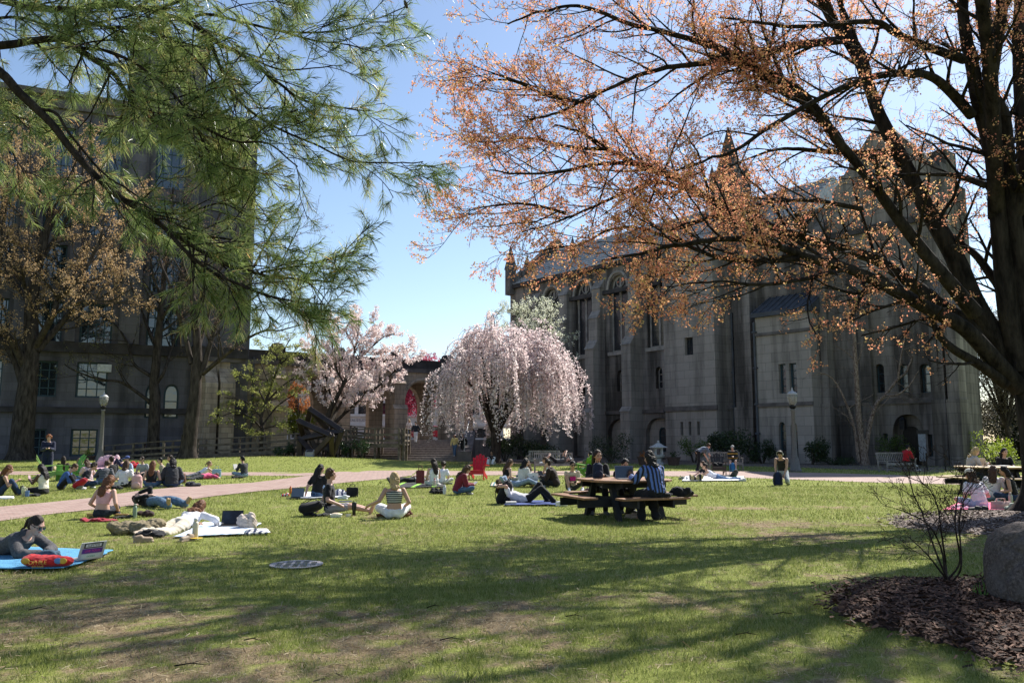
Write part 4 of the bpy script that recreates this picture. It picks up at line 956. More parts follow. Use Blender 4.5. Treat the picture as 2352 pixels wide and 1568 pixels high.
    C = np.concatenate(C); Dr = np.concatenate(Dr); N = len(C)
    v = r.normal(0, 1, (N, 3)); v -= Dr * (v * Dr).sum(1, keepdims=True); v /= np.linalg.norm(v, axis=1, keepdims=True)
    a = r.uniform(.35, 1.15, (N, 1)); d = Dr * np.cos(a) + v * np.sin(a); d[:, 2] -= .22; d /= np.linalg.norm(d, axis=1, keepdims=True)
    l = r.uniform(.065, .115, (N, 1)); w = np.cross(d, r.normal(0, 1, (N, 3))); w /= np.linalg.norm(w, axis=1, keepdims=True); w *= .0011
    mid = C + d * l * .6; end = C + d * l + np.array([0, 0, -.012])
    V = np.stack([C - w, C + w, mid + w * .9, end, mid - w * .9], 1).reshape(-1, 3)
    k = np.repeat(r.uniform(0, 1, len(g.tips)), 50); tn = np.clip(.1 + .65 * k ** 1.3 + r.normal(0, .12, N) + .35 * (r.uniform(0, 1, N) < .08), 0, 1)
    me = npmesh('needles', V - base[None], np.arange(5 * N), 5, np.repeat(tn, 5))
    m = LEAF('pine needle', [(0.0, (.13, .20, .06)), (.4, (.26, .34, .11)), (.7, (.40, .45, .17)), (.86, (.52, .47, .2)), (1.0, (.58, .38, .16))], .58, .25)
    link('needles', me, m, t); print('pine', len(g.tips), N)
    c = MB(); p = Vector(T(930, 4, 5.9)) - Vector(base)
    for k in range(5): c.ell(p + Vector((.004 * k, 0, -.012 * k)), (.016 - .002 * abs(k - 2), .016 - .002 * abs(k - 2), .01), None, 8, 5)
    c.build('cone', MAT('pine cone scale', (.05, .03, .02), .9), t)
pine()
# ---- the bare and budding trees in front of the academic building
def budding(name, label, base, limbs, spec, mat_leaf, step, per, spread, size, r0seed, bark, flare, sides=(6, 4, 3, 3), prob=1.0):
    r = np.random.default_rng(r0seed); base = np.array(base, float); t = thing(name, label, 'tree', base)
    g = Grow(r, spec, sides); tw = Wood()
    if flare: trunk_flare(tw, base, flare, 1.6, 16, .15, r0seed)
    for k, (P, a, b, dens) in enumerate(limbs):
        pts = [T(*p) for p in P]
        if k == 0:
            pts[0] = base + [0, 0, -.05]; S = spline(pts); tw.add(S, np.linspace(a, b, len(S)), 14)
            if dens > 0: g.spawn(S, np.linspace(a, b, len(S)), 0, .45, dens)
        else: g.limb(pts, a, b, 8, 0, .12, dens, .8, .02)
    tw.build('trunk', bark, t, base); g.w.build('branches', bark, t, base)
    C = along(g.tips, step, r); C = C[r.uniform(0, 1, len(C)) < prob]
    leafmesh('leaves' if 'leaf' in mat_leaf.name else 'blossoms', [leaves(r, C, per, spread, size)], mat_leaf, t, base); print(name, len(g.tips), len(C)); return t
SPB = [dict(n=1.1, per_m=1, len=(2.0, 4.2), ang=(25, 55), up=.06, wob=.1, k=5, rmin=.02, rmax=.09), dict(n=1.6, per_m=1, len=(.9, 2.0), ang=(25, 50), up=.08, wob=.13, k=4, rmin=.014, rmax=.03), dict(n=5, len=(.4, 1.0), ang=(20, 50), up=.08, wob=.15, k=3, rmin=.01, rmax=.014)]
SPC = [dict(SPB[0], n=1.6), dict(SPB[1], n=2.2), dict(SPB[2], n=5)]
CATK = LEAF('tan catkin', [(0, (.36, .23, .12)), (.5, (.52, .35, .18)), (1, (.66, .48, .27))], .4)
BUDG = LEAF('yellow green bud leaf', [(0, (.16, .15, .04)), (.6, (.32, .33, .09)), (1, (.4, .26, .12))], .4)
BUDR = LEAF('reddish bud', [(0, (.14, .08, .05)), (.6, (.28, .17, .11)), (1, (.3, .28, .1))], .4)
gb = lambda px, py, Y: (((px - 1176) * Y / 1835), Y, gz((px - 1176) * Y / 1835, Y))
D1 = 52.0
budding('budding_tree', 'thick trunked tree with tan catkins beside the tall stone building', gb(55, 1056, D1), [
    ([(52, 1056, D1), (56, 954, D1), (63, 895, D1), (69, 837, D1), (72, 772, D1), (72, 700, D1), (85, 620, D1), (103, 545, D1), (116, 483, D1), (108, 400, D1)], .72, .12, .55),
    ([(60, 850, D1), (35, 795, D1 - 1), (0, 749, D1 - 2), (-50, 690, D1 - 3), (-90, 600, D1 - 3)], .3, .08, 1), ([(52, 880, D1), (30, 820, D1), (0, 781, D1), (-60, 740, D1)], .26, .1, .8),
    ([(80, 800, D1), (123, 720, D1 - 1), (133, 684, D1 - 1), (164, 660, D1 - 2), (205, 610, D1 - 2), (240, 540, D1 - 2), (255, 450, D1 - 2)], .24, .06, 1), ([(84, 805, D1), (141, 743, D1 + 1), (175, 699, D1 + 1), (231, 632, D1 + 2), (280, 560, D1 + 2), (320, 470, D1 + 2)], .26, .06, 1),
    ([(72, 700, D1), (50, 640, D1 - 1), (20, 590, D1 - 2), (0, 520, D1 - 2), (10, 430, D1 - 2)], .18, .05, 1), ([(75, 690, D1), (40, 660, D1 + 1), (-20, 600, D1 + 2), (-50, 500, D1 + 2)], .16, .05, 1),
    ([(88, 610, D1), (130, 540, D1 + 1), (170, 470, D1 + 1), (190, 390, D1 + 1), (185, 330, D1 + 1)], .16, .04, 1.1), ([(100, 560, D1), (75, 480, D1 - 1), (60, 400, D1 - 1), (70, 330, D1 - 1)], .14, .04, 1.1), ([(123, 720, D1 - 1), (190, 690, D1 - 2), (250, 690, D1 - 3), (300, 660, D1 - 3)], .12, .04, 1)],
    SPC, CATK, .22, 6, .08, .13, 31, BK_GREY, .66, prob=.8)
D2 = 57.5
budding('budding_tree', 'slim leafless tree with yellow green buds behind the wooden ramp', gb(356, 1050, D2), [
    ([(356, 1052, D2), (356, 925, D2), (354, 881, D2), (360, 822, D2), (366, 749, D2), (372, 690, D2), (380, 600, D2), (392, 500, D2), (398, 430, D2)], .42, .06, .6),
    ([(345, 922, D2), (281, 878, D2 - 1), (229, 869, D2 - 2), (176, 848, D2 - 3), (150, 830, D2 - 3)], .14, .03, .9), ([(350, 865, D2), (308, 836, D2), (293, 790, D2), (264, 749, D2), (220, 719, D2)], .15, .03, 1),
    ([(360, 880, D2), (378, 850, D2), (392, 800, D2 + 1), (410, 740, D2 + 1), (425, 660, D2 + 1)], .15, .04, 1), ([(362, 800, D2), (335, 740, D2 + 1), (318, 680, D2 + 1), (300, 600, D2 + 1), (290, 520, D2 + 1)], .14, .03, 1), ([(368, 740, D2), (400, 680, D2 - 1), (420, 600, D2 - 1), (440, 520, D2 - 1)], .12, .03, 1), ([(372, 690, D2), (350, 620, D2 - 1), (345, 540, D2 - 1), (350, 470, D2 - 1)], .1, .03, 1)],
    SPB, BUDG, .30, 3, .05, .075, 32, BK_GREY, .42)
D3 = 52.5
budding('budding_tree', 'leafless forked tree in a mulch ring before the wooden ramp', gb(437, 1057, D3), [
    ([(437, 1058, D3), (438, 983, D3), (447, 919, D3), (451, 866, D3), (454, 807, D3), (449, 728, D3), (441, 660, D3), (446, 560, D3), (455, 470, D3)], .5, .06, .7),
    ([(440, 835, D3), (425, 770, D3), (410, 720, D3 - 1), (395, 660, D3 - 1), (370, 600, D3 - 1), (360, 520, D3 - 1)], .18, .04, 1), ([(462, 862, D3), (482, 793, D3), (504, 728, D3), (536, 684, D3), (580, 620, D3), (625, 540, D3), (660, 480, D3)], .2, .03, 1.1),
    ([(466, 858, D3), (527, 807, D3 - 1), (557, 784, D3 - 1), (601, 760, D3 - 1), (640, 756, D3 - 2), (690, 742, D3 - 2)], .16, .03, 1), ([(455, 800, D3), (480, 720, D3 + 1), (500, 640, D3 + 1), (530, 560, D3 + 1), (560, 480, D3 + 1)], .16, .03, 1), ([(450, 730, D3), (470, 650, D3 - 1), (480, 560, D3 - 1), (510, 470, D3 - 1), (520, 420, D3 - 1)], .12, .03, 1), ([(504, 728, D3), (560, 700, D3 + 1), (610, 660, D3 + 1), (660, 580, D3 + 1), (690, 520, D3 + 1)], .11, .03, 1), ([(441, 660, D3), (420, 600, D3 + 1), (415, 520, D3 + 1), (420, 450, D3 + 1)], .1, .03, 1)],
    SPB, BUDR, .3, 4, .05, .075, 33, BK_GREY, .46)
# ---- flowering trees
def weeping_cherry():
    r = np.random.default_rng(41); D = 53.0; base = np.array(gb(1138, 1060, D)); t = thing('cherry_tree', 'weeping cherry covered in pale pink blossom near the stone stairs', 'tree', base)
    w = Wood(); trunk_flare(w, base, .32, .9, 14, .2, 4); cx, cz = base[0] + .45, base[2]
    top = base + [0, 0, 2.0]; w.add(spline([base, base + [.05, 0, 1.0], top]), np.linspace(.34, .32, 13), 12)
    st = Wood(); P = []; lim = []; cc = np.array([cx - .1, D, 5.4]); ra = np.array([4.1, 4.0, 4.0])
    for k in range(20):
        a = k * 2.4; ph = R(r.uniform(12, 85)); e = cc + ra * .8 * np.array([math.sin(ph) * math.cos(a), math.sin(ph) * math.sin(a), math.cos(ph)]); m = top + (e - top) * .5 + [0, 0, .7]
        L = spline([top + [0, 0, -.3], top + (e - top) * .2 + [0, 0, .25], m, e], 6); w.add(L, np.linspace(.2, .035, len(L)), 6); lim.append(L)
    for k in range(900):
        a = r.uniform(0, 2 * np.pi); ph = math.acos(1 - r.uniform(0, 1.0)) * r.uniform(.85, 1.0); q = r.uniform(.45, 1.0) ** .5; lump = 1 + .17 * math.sin(a * 3 + 1) * math.sin(ph * 2) + .10 * math.sin(a * 7 + ph * 5)
        if float(fbm(a * 1.6 + 3, ph * 3.2, 17, 2)) < .31: continue
        p = cc + ra * q * lump * np.array([math.sin(ph) * math.cos(a), math.sin(ph) * math.sin(a), math.cos(ph)]); d = np.array([math.cos(a), math.sin(a), .35]); ln = r.uniform(1.8, 6.2); pts = [p]; n = 15
        for i in range(n):
            d[2] -= .3; d += r.normal(0, .06, 3); d /= np.linalg.norm(d); d[:2] *= .87; p = p + d * ln / n
            if p[2] < 1.6 + .5 * math.sin(k * 1.7) + .45 * math.sin(a * 3): break
            pts.append(p)
        if len(pts) > 4: P.append(np.array(pts)); st.add(pts, np.linspace(.016, .006, len(pts)), 3)
    w.build('trunk', BK_CHERRY, t, base); st.build('branches', BK_CHERRY, t, base)
    C = along(P, .12, r, .02); C = C + r.normal(0, .05, C.shape); keep = r.uniform(0, 1, len(C)) < .5 + .5 * fbm(C[:, 0] * .9 + C[:, 1], C[:, 2] * .9, 3, 2) * 1.3; C = C[keep]
    m = LEAF('cherry blossom', [(0, (.72, .56, .56)), (.5, (.84, .71, .70)), (1, (.90, .83, .81))], .55); leafmesh('blossoms', [leaves(r, C, 5, .06, .12, (0, 1), 1, .85)], m, t, base); print('cherry', len(C))
weeping_cherry()
D4 = 61.5
SPM = [dict(n=1.5, per_m=1, len=(1.2, 2.6), ang=(25, 60), up=.07, wob=.12, k=5, rmin=.014, rmax=.05), dict(n=2.3, per_m=1, len=(.5, 1.2), ang=(25, 55), up=.1, wob=.15, k=4, rmin=.008, rmax=.02), dict(n=3, len=(.25, .5), ang=(20, 50), up=.12, wob=.15, k=3, rmin=.006, rmax=.01)]
SPN = [dict(SPM[0], n=2.2), dict(SPM[1], n=2.8), dict(SPM[2], n=3)]
MAG = LEAF('magnolia blossom', [(0, (.74, .54, .53)), (.45, (.87, .74, .71)), (1, (.91, .85, .82))], .5)
budding('magnolia_tree', 'pink magnolia in full bloom leaning over the dark metal sculpture', (*gb(752, 1030, D4)[:2], .0), [
    ([(752, 1040, D4), (752, 990, D4), (756, 950, D4), (770, 920, D4), (790, 880, D4), (805, 840, D4), (818, 790, D4), (826, 740, D4)], .26, .04, .9),
    ([(756, 985, D4), (790, 950, D4), (830, 915, D4 - 1), (870, 885, D4 - 1), (910, 850, D4 - 1), (945, 815, D4 - 1)], .16, .03, 1.2), ([(760, 970, D4), (775, 940, D4 + 1), (800, 900, D4 + 1), (850, 860, D4 + 1), (890, 820, D4 + 1), (930, 790, D4 + 1)], .15, .03, 1.2), ([(765, 935, D4), (755, 890, D4), (745, 850, D4), (725, 810, D4), (715, 770, D4)], .12, .03, 1.1),
    ([(790, 880, D4), (770, 840, D4 - 1), (765, 790, D4 - 1), (772, 750, D4 - 1)], .1, .03, 1.2), ([(805, 840, D4), (850, 800, D4), (880, 775, D4), (905, 765, D4)], .1, .03, 1.3), ([(755, 890, D4), (730, 880, D4 - 2), (710, 865, D4 - 2)], .07, .02, 1.0), ([(830, 915, D4 - 1), (850, 890, D4 - 2), (875, 880, D4 - 2)], .07, .02, 1.0), ([(815, 800, D4), (795, 760, D4 + 1), (800, 730, D4 + 1)], .07, .02, 1.2), ([(818, 790, D4), (850, 760, D4 + 1), (865, 745, D4 + 1)], .07, .02, 1.2)],
    SPN, MAG, .125, 9, .09, .18, 51, BK_GREY, .2, prob=.85)
D5 = 60
SPD = [dict(n=1.5, per_m=1, len=(1.0, 2.4), ang=(40, 80), up=-.01, wob=.1, k=4, rmin=.012, rmax=.04, flat=.25), dict(n=2.5, per_m=1, len=(.5, 1.1), ang=(30, 70), up=.0, wob=.12, k=3, rmin=.008, rmax=.015, flat=.25), dict(n=3, len=(.25, .5), ang=(30, 60), up=.05, wob=.1, k=2, rmin=.006, rmax=.01, flat=.4)]
DOG = LEAF('young dogwood leaf', [(0, (.20, .24, .05)), (.5, (.34, .37, .10)), (1, (.5, .48, .2))], .5)
budding('dogwood_tree', 'layered small tree with fresh yellow green leaves behind the ramp', (*gb(602, 1030, D5)[:2], 0.), [
    ([(604, 1035, D5), (604, 1000, D5), (600, 960, D5), (612, 920, D5), (625, 880, D5), (640, 840, D5), (655, 800, D5), (668, 775, D5)], .17, .03, 1.2),
    ([(602, 985, D5), (580, 962, D5 - 1), (550, 945, D5 - 1), (520, 950, D5 - 1), (495, 962, D5 - 1)], .08, .02, 1.5), ([(602, 960, D5), (575, 930, D5), (545, 915, D5), (510, 912, D5)], .08, .02, 1.5), ([(610, 925, D5), (585, 880, D5), (560, 860, D5), (550, 850, D5)], .08, .02, 1.4), ([(622, 890, D5), (600, 840, D5 + 1), (590, 825, D5 + 1)], .07, .02, 1.6),
    ([(615, 920, D5), (645, 890, D5), (680, 865, D5), (710, 850, D5)], .08, .02, 1.4), ([(604, 975, D5), (640, 930, D5 + 1), (680, 905, D5 + 1), (700, 890, D5 + 1)], .08, .02, 1.3), ([(640, 840, D5), (670, 815, D5), (700, 800, D5)], .06, .02, 1.6), ([(645, 830, D5), (620, 800, D5), (640, 785, D5)], .05, .02, 1.6), ([(603, 985, D5), (640, 975, D5 - 1), (670, 965, D5 - 1)], .05, .02, 1.4), ([(600, 995, D5), (570, 985, D5 - 1), (560, 1000, D5 - 1)], .05, .02, 1.2)],
    SPD, DOG, .12, 7, .08, .13, 52, BK_GREY, .15)
D6 = 64
CRAB = LEAF('white crab blossom', [(0, (.28, .32, .14)), (.3, (.64, .66, .48)), (1, (.88, .88, .78))], .5)
budding('crabapple_tree', 'creamy white blossoming tree tucked against the chapel behind the pink cherry', (*gb(1196, 1055, D6)[:2], 0.), [
    ([(1196, 1055, D6), (1196, 950, D6), (1198, 850, D6), (1205, 780, D6), (1215, 730, D6), (1220, 705, D6)], .25, .04, 1.4),
    ([(1196, 900, D6), (1160, 820, D6), (1140, 770, D6), (1136, 730, D6), (1140, 710, D6)], .12, .03, 1.1), ([(1198, 850, D6), (1230, 790, D6 - 1), (1255, 760, D6 - 1), (1270, 740, D6 - 1)], .14, .03, 1.6), ([(1200, 830, D6), (1240, 820, D6 - 1), (1275, 815, D6 - 1), (1290, 830, D6 - 1)], .12, .03, 1.6), ([(1205, 780, D6), (1185, 745, D6), (1190, 715, D6)], .1, .03, 1.6), ([(1208, 770, D6), (1250, 740, D6 + 1), (1265, 720, D6 + 1)], .1, .03, 1.5), ([(1230, 790, D6 - 1), (1265, 785, D6 - 1), (1290, 775, D6 - 1)], .08, .02, 1.5)],
    SPN, CRAB, .15, 7, .09, .13, 53, BK_GREY, .2)
D7 = 49
BIRK = BARK('peeling birch bark', (.06, .035, .025), (.34, .27, .22), .5, 14, .5)
SPK = [dict(n=1.3, per_m=1, len=(1.0, 2.8), ang=(40, 80), up=-.03, wob=.08, k=6, rmin=.01, rmax=.035), dict(n=2.2, per_m=1, len=(.5, 1.3), ang=(25, 55), up=-.06, wob=.12, k=4, rmin=.006, rmax=.01), dict(n=3, len=(.3, .7), ang=(20, 50), up=-.08, wob=.12, k=3, rmin=.005, rmax=.007)]
BIRL = LEAF('tiny birch leaf', [(0, (.06, .07, .02)), (1, (.17, .18, .06))], .4)
budding('birch_tree', 'multi stemmed birch with peeling pale bark in front of the chapel door', (*gb(1979, 1072, D7)[:2], 0.), [
    ([(1977, 1072, D7), (1973, 970, D7), (1968, 887, D7), (1963, 805, D7), (1961, 765, D7), (1946, 706, D7), (1933, 640, D7)], .2, .05, .8),
    ([(1983, 1072, D7), (1996, 986, D7), (2012, 930, D7), (2032, 907, D7), (2062, 871, D7), (2088, 844, D7), (2111, 772, D7), (2120, 690, D7)], .17, .03, .8), ([(1972, 1060, D7), (1963, 986, D7), (1946, 930, D7), (1926, 887, D7), (1907, 861, D7), (1880, 852, D7)], .11, .03, .8), ([(2032, 907, D7), (2060, 905, D7 - 1), (2090, 880, D7 - 1), (2110, 850, D7 - 1)], .09, .02, .8), ([(1963, 760, D7), (1970, 720, D7 + 1), (1978, 690, D7 + 1)], .1, .03, .8), ([(2062, 871, D7), (2072, 800, D7), (2085, 730, D7)], .08, .02, .8)],
    SPK, BIRL, .4, 3, .06, .05, 54, BIRK, .2)
# ---- trees in the street behind the arcade and behind the chapel end
def blobtree(name, label, px, D, z0, zc, rx, rz, mat, N, per, size, seed, trunk_r=.18, base_z=TZ, bark=None, lumps=9):
    r = np.random.default_rng(seed); base = np.array([(px - 1176) * D / 1829, D, base_z]); t = thing(name, label, 'tree', base); w = Wood(); C = []
    w.add(spline([base, base + [.1, 0, (z0 - base_z) * .6], base + [0, 0, z0 - base_z + .4]]), np.linspace(trunk_r, trunk_r * .7, 13), 8); top = base + [0, 0, z0 - base_z]
    for k in range(lumps):
        a = r.uniform(0, 6.28); q = np.array([base[0] + rx * .62 * math.cos(a) * r.uniform(.2, 1), D + rx * .62 * math.sin(a) * r.uniform(.2, 1), zc + rz * .7 * r.uniform(-.9, 1)])
        w.add(spline([top, (top + q) / 2 + [0, 0, .3], q]), np.linspace(trunk_r * .5, .02, 13), 5)
        n = N // lumps; u = r.normal(0, 1, (n, 3)); u /= np.linalg.norm(u, axis=1, keepdims=True); C.append(q + u * r.uniform(.3, 1, (n, 1)) ** .6 * np.array([rx * .48, rx * .48, rz * .42]))
    w.build('trunk', bark or BK_GREY, t, base); C = np.concatenate(C); leafmesh('crown', [leaves(r, C, per, .12, size)], mat, t, base); return t
CRIM = LEAF('crimson leaf', [(0, (.28, .02, .055)), (.6, (.46, .045, .11)), (1, (.6, .12, .19))], .5)
RUST = LEAF('rusty leaf', [(0, (.24, .09, .03)), (.6, (.38, .15, .05)), (1, (.48, .24, .09))], .5)
SPRG = LEAF('bright spring leaf', [(0, (.13, .19, .015)), (.6, (.26, .33, .03)), (1, (.36, .4, .07))], .5)
TWIGB = LEAF('grey brown twig bud', [(0, (.06, .05, .04)), (.6, (.13, .11, .085)), (1, (.22, .2, .15))], .3)
blobtree('crimson_tree', 'crimson leaved tree hanging behind the right arch of the arcade', 972, 84, 4.6, 7.4, 3.0, 3.6, CRIM, 3000, 4, .2, 61)
blobtree('rust_tree', 'rusty orange leaved tree behind the left arch of the arcade', 690, 80, 3.5, 6.2, 2.6, 2.6, RUST, 1500, 3, .2, 62)
blobtree('bare_tree', 'grey brown leafless tree beyond the right end of the chapel', 2305, 60, 2.5, 6.6, 4.2, 5.4, TWIGB, 9000, 4, .13, 63, .2, 0, lumps=30)
blobtree('dim_backdrop', 'dark low evergreen mass beyond the right end of the chapel', 2330, 66, 1.0, 2.2, 4.5, 2.6, LEAF('shade dark leaf', [(0, (.008, .012, .007)), (1, (.03, .04, .02))], .1), 5000, 3, .22, 65, .2, 0, lumps=16)  # added mass; the dimness of a shaded background is put into its leaf colour
blobtree('bare_tree', 'dark leafless tree partly hidden behind the maple trunk at the right', 2420, 66, 3, 9.0, 5.5, 6.5, TWIGB, 7000, 4, .13, 64, .25, 0, lumps=20)
# ---- shrubs
def shrub(name, label, px, D, w, h, mat, N, size, seed, z=None, cat='shrub', stem=BK_GREY):
    r = np.random.default_rng(seed); x = (px - 1176) * D / 1829; base = np.array([x, D, gz(x, D) if z is None else z]); t = thing(name, label, cat, base); W = Wood(); C = []
    for k in range(9):
        a = r.uniform(0, 6.28); q = base + [w * .36 * math.cos(a), w * .36 * math.sin(a), h * r.uniform(.3, .85)]; W.add(spline([base + [.05 * math.cos(a), .05 * math.sin(a), -.03], (base + q) / 2 + [0, 0, .1 * h], q], 4), np.linspace(.035, .008, 9), 4)
        n = N // 9; u = r.normal(0, 1, (n, 3)); u /= np.linalg.norm(u, axis=1, keepdims=True); c = q + u * r.uniform(.2, 1, (n, 1)) ** .6 * np.array([w * .24, w * .24, h * .3]); c[:, 2] = np.maximum(c[:, 2], base[2] + .05); C.append(c)
    W.build('stem', stem, t, base); leafmesh('foliage', [leaves(r, np.concatenate(C), 3, .05, size)], mat, t, base); return t
EVG = LEAF('evergreen leaf', [(0, (.012, .022, .008)), (.6, (.03, .05, .016)), (1, (.06, .085, .03))], .2, .4)
CAM = LEAF('glossy camellia leaf', [(0, (.02, .04, .015)), (.6, (.04, .075, .025)), (1, (.08, .12, .05))], .15, .25)
GRN = LEAF('mid green leaf', [(0, (.04, .07, .015)), (.6, (.09, .14, .03)), (1, (.17, .22, .06))], .4)
for args in (('shrub', 'dark evergreen shrub at the foot of the pink cherry tree', 1160, 57, 2.4, 1.8, EVG, 700, .14, 71), ('shrub', 'dark evergreen shrub behind the two grey benches', 1255, 58, 3.6, 1.6, EVG, 900, .14, 72),
        ('shrub', 'twiggy green shrub against the chapel left of the stone lantern', 1400, 55, 2.8, 2.0, EVG, 800, .1, 73), ('shrub', 'green shrub under the three slit windows of the chapel', 1590, 54, 1.9, 1.7, GRN, 600, .1, 74),
        ('shrub', 'largest dark shrub against the chapel behind the white bench', 1680, 53.5, 3.2, 2.3, EVG, 1300, .14, 75), ('shrub', 'dark shrub under the lead roofed annex', 1745, 52.5, 1.8, 1.5, EVG, 600, .12, 76), ('shrub', 'rounded dark shrub right of the annex windows', 1857, 50, 2.0, 1.8, EVG, 800, .12, 77),
        ('shrub', 'green shrub left of the chapel door', 2045, 49, 2.0, 1.7, GRN, 700, .1, 78), ('shrub', 'sunlit yellow green shrub beside the right picnic table', 2268, 46, 2.2, 2.0, SPRG, 420, .12, 79), ('shrub', 'low dark ground shrub beside the birch stems', 1905, 50, 3.0, .5, EVG, 500, .1, 80),
        ('camellia_shrub', 'glossy shrub left of the dark metal sculpture', 656, 55.4, 1.3, 1.2, CAM, 420, .1, 81), ('camellia_shrub', 'glossy shrub between the sculpture and the ramp', 782, 55.4, 1.4, 1.1, CAM, 420, .1, 82), ('camellia_shrub', 'glossy shrub in front of the tall end of the ramp', 832, 55.0, 1.2, 1.4, CAM, 420, .1, 83),
        ('shrub', 'dark ivy like shrub against the stone building behind the lamp', 285, 60.5, 3.0, 3.0, EVG, 700, .2, 85), ('shrub', 'dark ivy like shrub behind the slim leafless tree', 330, 60.8, 3.0, 3.2, EVG, 700, .2, 86), ('shrub', 'dark shrub between the two leafless trees', 400, 61, 2.4, 2.6, EVG, 500, .2, 87)):
    shrub(*args)
shrub('spring_shrub', 'bright yellow green bush behind the sculpture', 682, 66, 2.8, 2.4, SPRG, 1000, .14, 84, TZ)
# ---- bare bush, boulder and sprouts in the near mulch bed
def bare_bush():
    r = np.random.default_rng(91); base = np.array(G(2182, 1358, 0)) + [0, 0, .08]; Y = base[1]; t = thing('bare_bush', 'leafless thin stemmed bush growing from the near mulch bed', 'shrub', base)
    g = Grow(r, [dict(n=5.5, per_m=1, len=(.2, .55), ang=(25, 60), up=.04, wob=.13, k=5, rmin=.003, rmax=.006), dict(n=5, len=(.1, .28), ang=(25, 55), up=.04, wob=.16, k=4, rmin=.002, rmax=.003), dict(n=2, len=(.04, .12), ang=(20, 50), up=.05, wob=.15, k=2, rmin=.0016, rmax=.002)], (5, 4, 3, 3))
    for P in ([(2180, 1360), (2150, 1270), (2120, 1190), (2095, 1130), (2085, 1085)], [(2183, 1360), (2172, 1290), (2160, 1210), (2150, 1150), (2120, 1105), (2070, 1085)], [(2186, 1360), (2205, 1290), (2196, 1210), (2200, 1150), (2215, 1095), (2190, 1075)], [(2188, 1360), (2207, 1300), (2202, 1200), (2218, 1140), (2240, 1110)], [(2178, 1360), (2150, 1300), (2115, 1260), (2085, 1235)], [(2184, 1360), (2165, 1270), (2140, 1210), (2100, 1180), (2060, 1165)]):
        g.limb([T(a, b, Y + r.normal(0, .1)) if i else base + r.normal(0, .025, 3) * [1, 1, 0] for i, (a, b) in enumerate(P)], .011, .004, 6, 0, .35, 1, 1, .004)
    for a in ((2215, 1325), (2225, 1350), (2150, 1335)): g.w.add(np.array([base + r.normal(0, .03, 3) * [1, 1, 0], T(a[0], a[1], Y)]), [.008, .006], 6)
    g.w.build('stem', BARK('bush bark', (.02, .014, .012), (.075, .055, .045), .3, 30), t, base)
    m = LEAF('brown bud', [(0, (.03, .018, .014)), (1, (.10, .05, .035))], .1); leafmesh('bud', [leaves(r, np.array([c[-1] for c in g.tips]), 2, .004, .022, asp=.4)], m, t, base)['kind'] = 'stuff'
bare_bush()
def boulder():
    p = G(2462, 1424, 0); t = bm = bmesh.new(); bmesh.ops.create_icosphere(bm, subdivisions=6, radius=1)
    for v in bm.verts:
        c = v.co; n = Vector(c)
        k = 1 + .28 * (float(fbm(c.x * 1.1 + 5 + c.z * .7, c.y * 1.1 + c.z * 1.3, 4, 3)) - .5) + .07 * (float(fbm(c.x * 4 + c.z * 3, c.y * 4 - c.z * 2, 8, 4)) - .5) - .05 * max(0, 1 - 9 * abs(float(fbm(c.x * 1.7 + c.z, c.y * 1.7 + c.z * 1.4, 14, 3)) - .5))
        v.co = Vector((c.x * .46 * k, c.y * .5 * k, c.z * .58 * k + .28))
        if v.co.z > .62: v.co.z = .62 + (v.co.z - .62) * .75
    me = bpy.data.meshes.new('boulder'); bm.to_mesh(me); bm.free()
    m, n, b = newmat('granite boulder'); o = n.obj(); f = n.noise(o, 38, 8, .7); q = n.noise(o, 3.2, 5)
    n.link(n.mix(n.ramp(q, [(.42, 0.0), (.62, .8)]), n.ramp(f, [(.34, (.035, .025, .02)), (.5, (.10, .075, .062)), (.66, (.20, .16, .14))]), (.13, .105, .092)), b.inputs['Base Color']); b.inputs['Roughness'].default_value = .9
    n.link(n.bump(n.noise(o, 14, 9, .65), .7, .04), b.inputs['Normal'])
    tag(link('boulder', me, m, None, True, (p.x, p.y + .35, 0)), 'rounded tan granite boulder at the right edge of the mulch bed', 'boulder')
boulder()
SPR = MAT('daffodil sprout', (.12, .22, .04), .5)
for k, (a, b) in enumerate(((2255, 1388), (2268, 1378), (2280, 1392), (2262, 1402), (2246, 1396))):
    p = G(a, b, 0); mb = MB()
    for j in range(5): q = 1.3 * j + k; mb.tube([p + Vector((.012 * math.cos(q), .012 * math.sin(q), .07)), p + Vector((.02 * math.cos(q), .02 * math.sin(q), .12)), p + Vector((.035 * math.cos(q), .035 * math.sin(q), .18 + .02 * math.sin(q)))], [.006, .006, .002], 4)
    o = mb.build('green_sprout', SPR); tag(o, 'short green bulb sprout in the mulch beside the boulder', 'sprout', 'bulb sprouts beside the boulder')
# ================================================================ PEOPLE
def ik(a, c, l1, l2, pole):
    a, c, pole = Vector(a), Vector(c), Vector(pole); d = c - a; L = d.length
    if L > (l1 + l2) * .985: c = a + d * ((l1 + l2) * .985 / L); d = c - a; L = d.length
    u = d / max(L, 1e-6); x = (l1 * l1 - l2 * l2 + L * L) / (2 * max(L, 1e-6)); h = math.sqrt(max(l1 * l1 - x * x, 0))
    p = pole - u * pole.dot(u); p = p.normalized() if p.length > 1e-5 else _perp(u)[0]
    return a + u * x + p * h, c
def capsule(mb, p, q, r1, r2, n=10):
    p, q = Vector(p), Vector(q); d = q - p; L = d.length; u = d / L if L > 1e-6 else Vector((0, 0, 1)); P = []; rd = []
    for k in range(5):
        a = math.pi / 2 * (1 - k / 4.0); P.append(p - u * r1 * math.sin(a)); rd.append(max(r1 * math.cos(a), r1 * .05))
    for k in range(5):
        a = math.pi / 2 * k / 4.0; P.append(q + u * r2 * math.sin(a)); rd.append(max(r2 * math.cos(a), r2 * .05))
    mb.tube(P, rd, n)
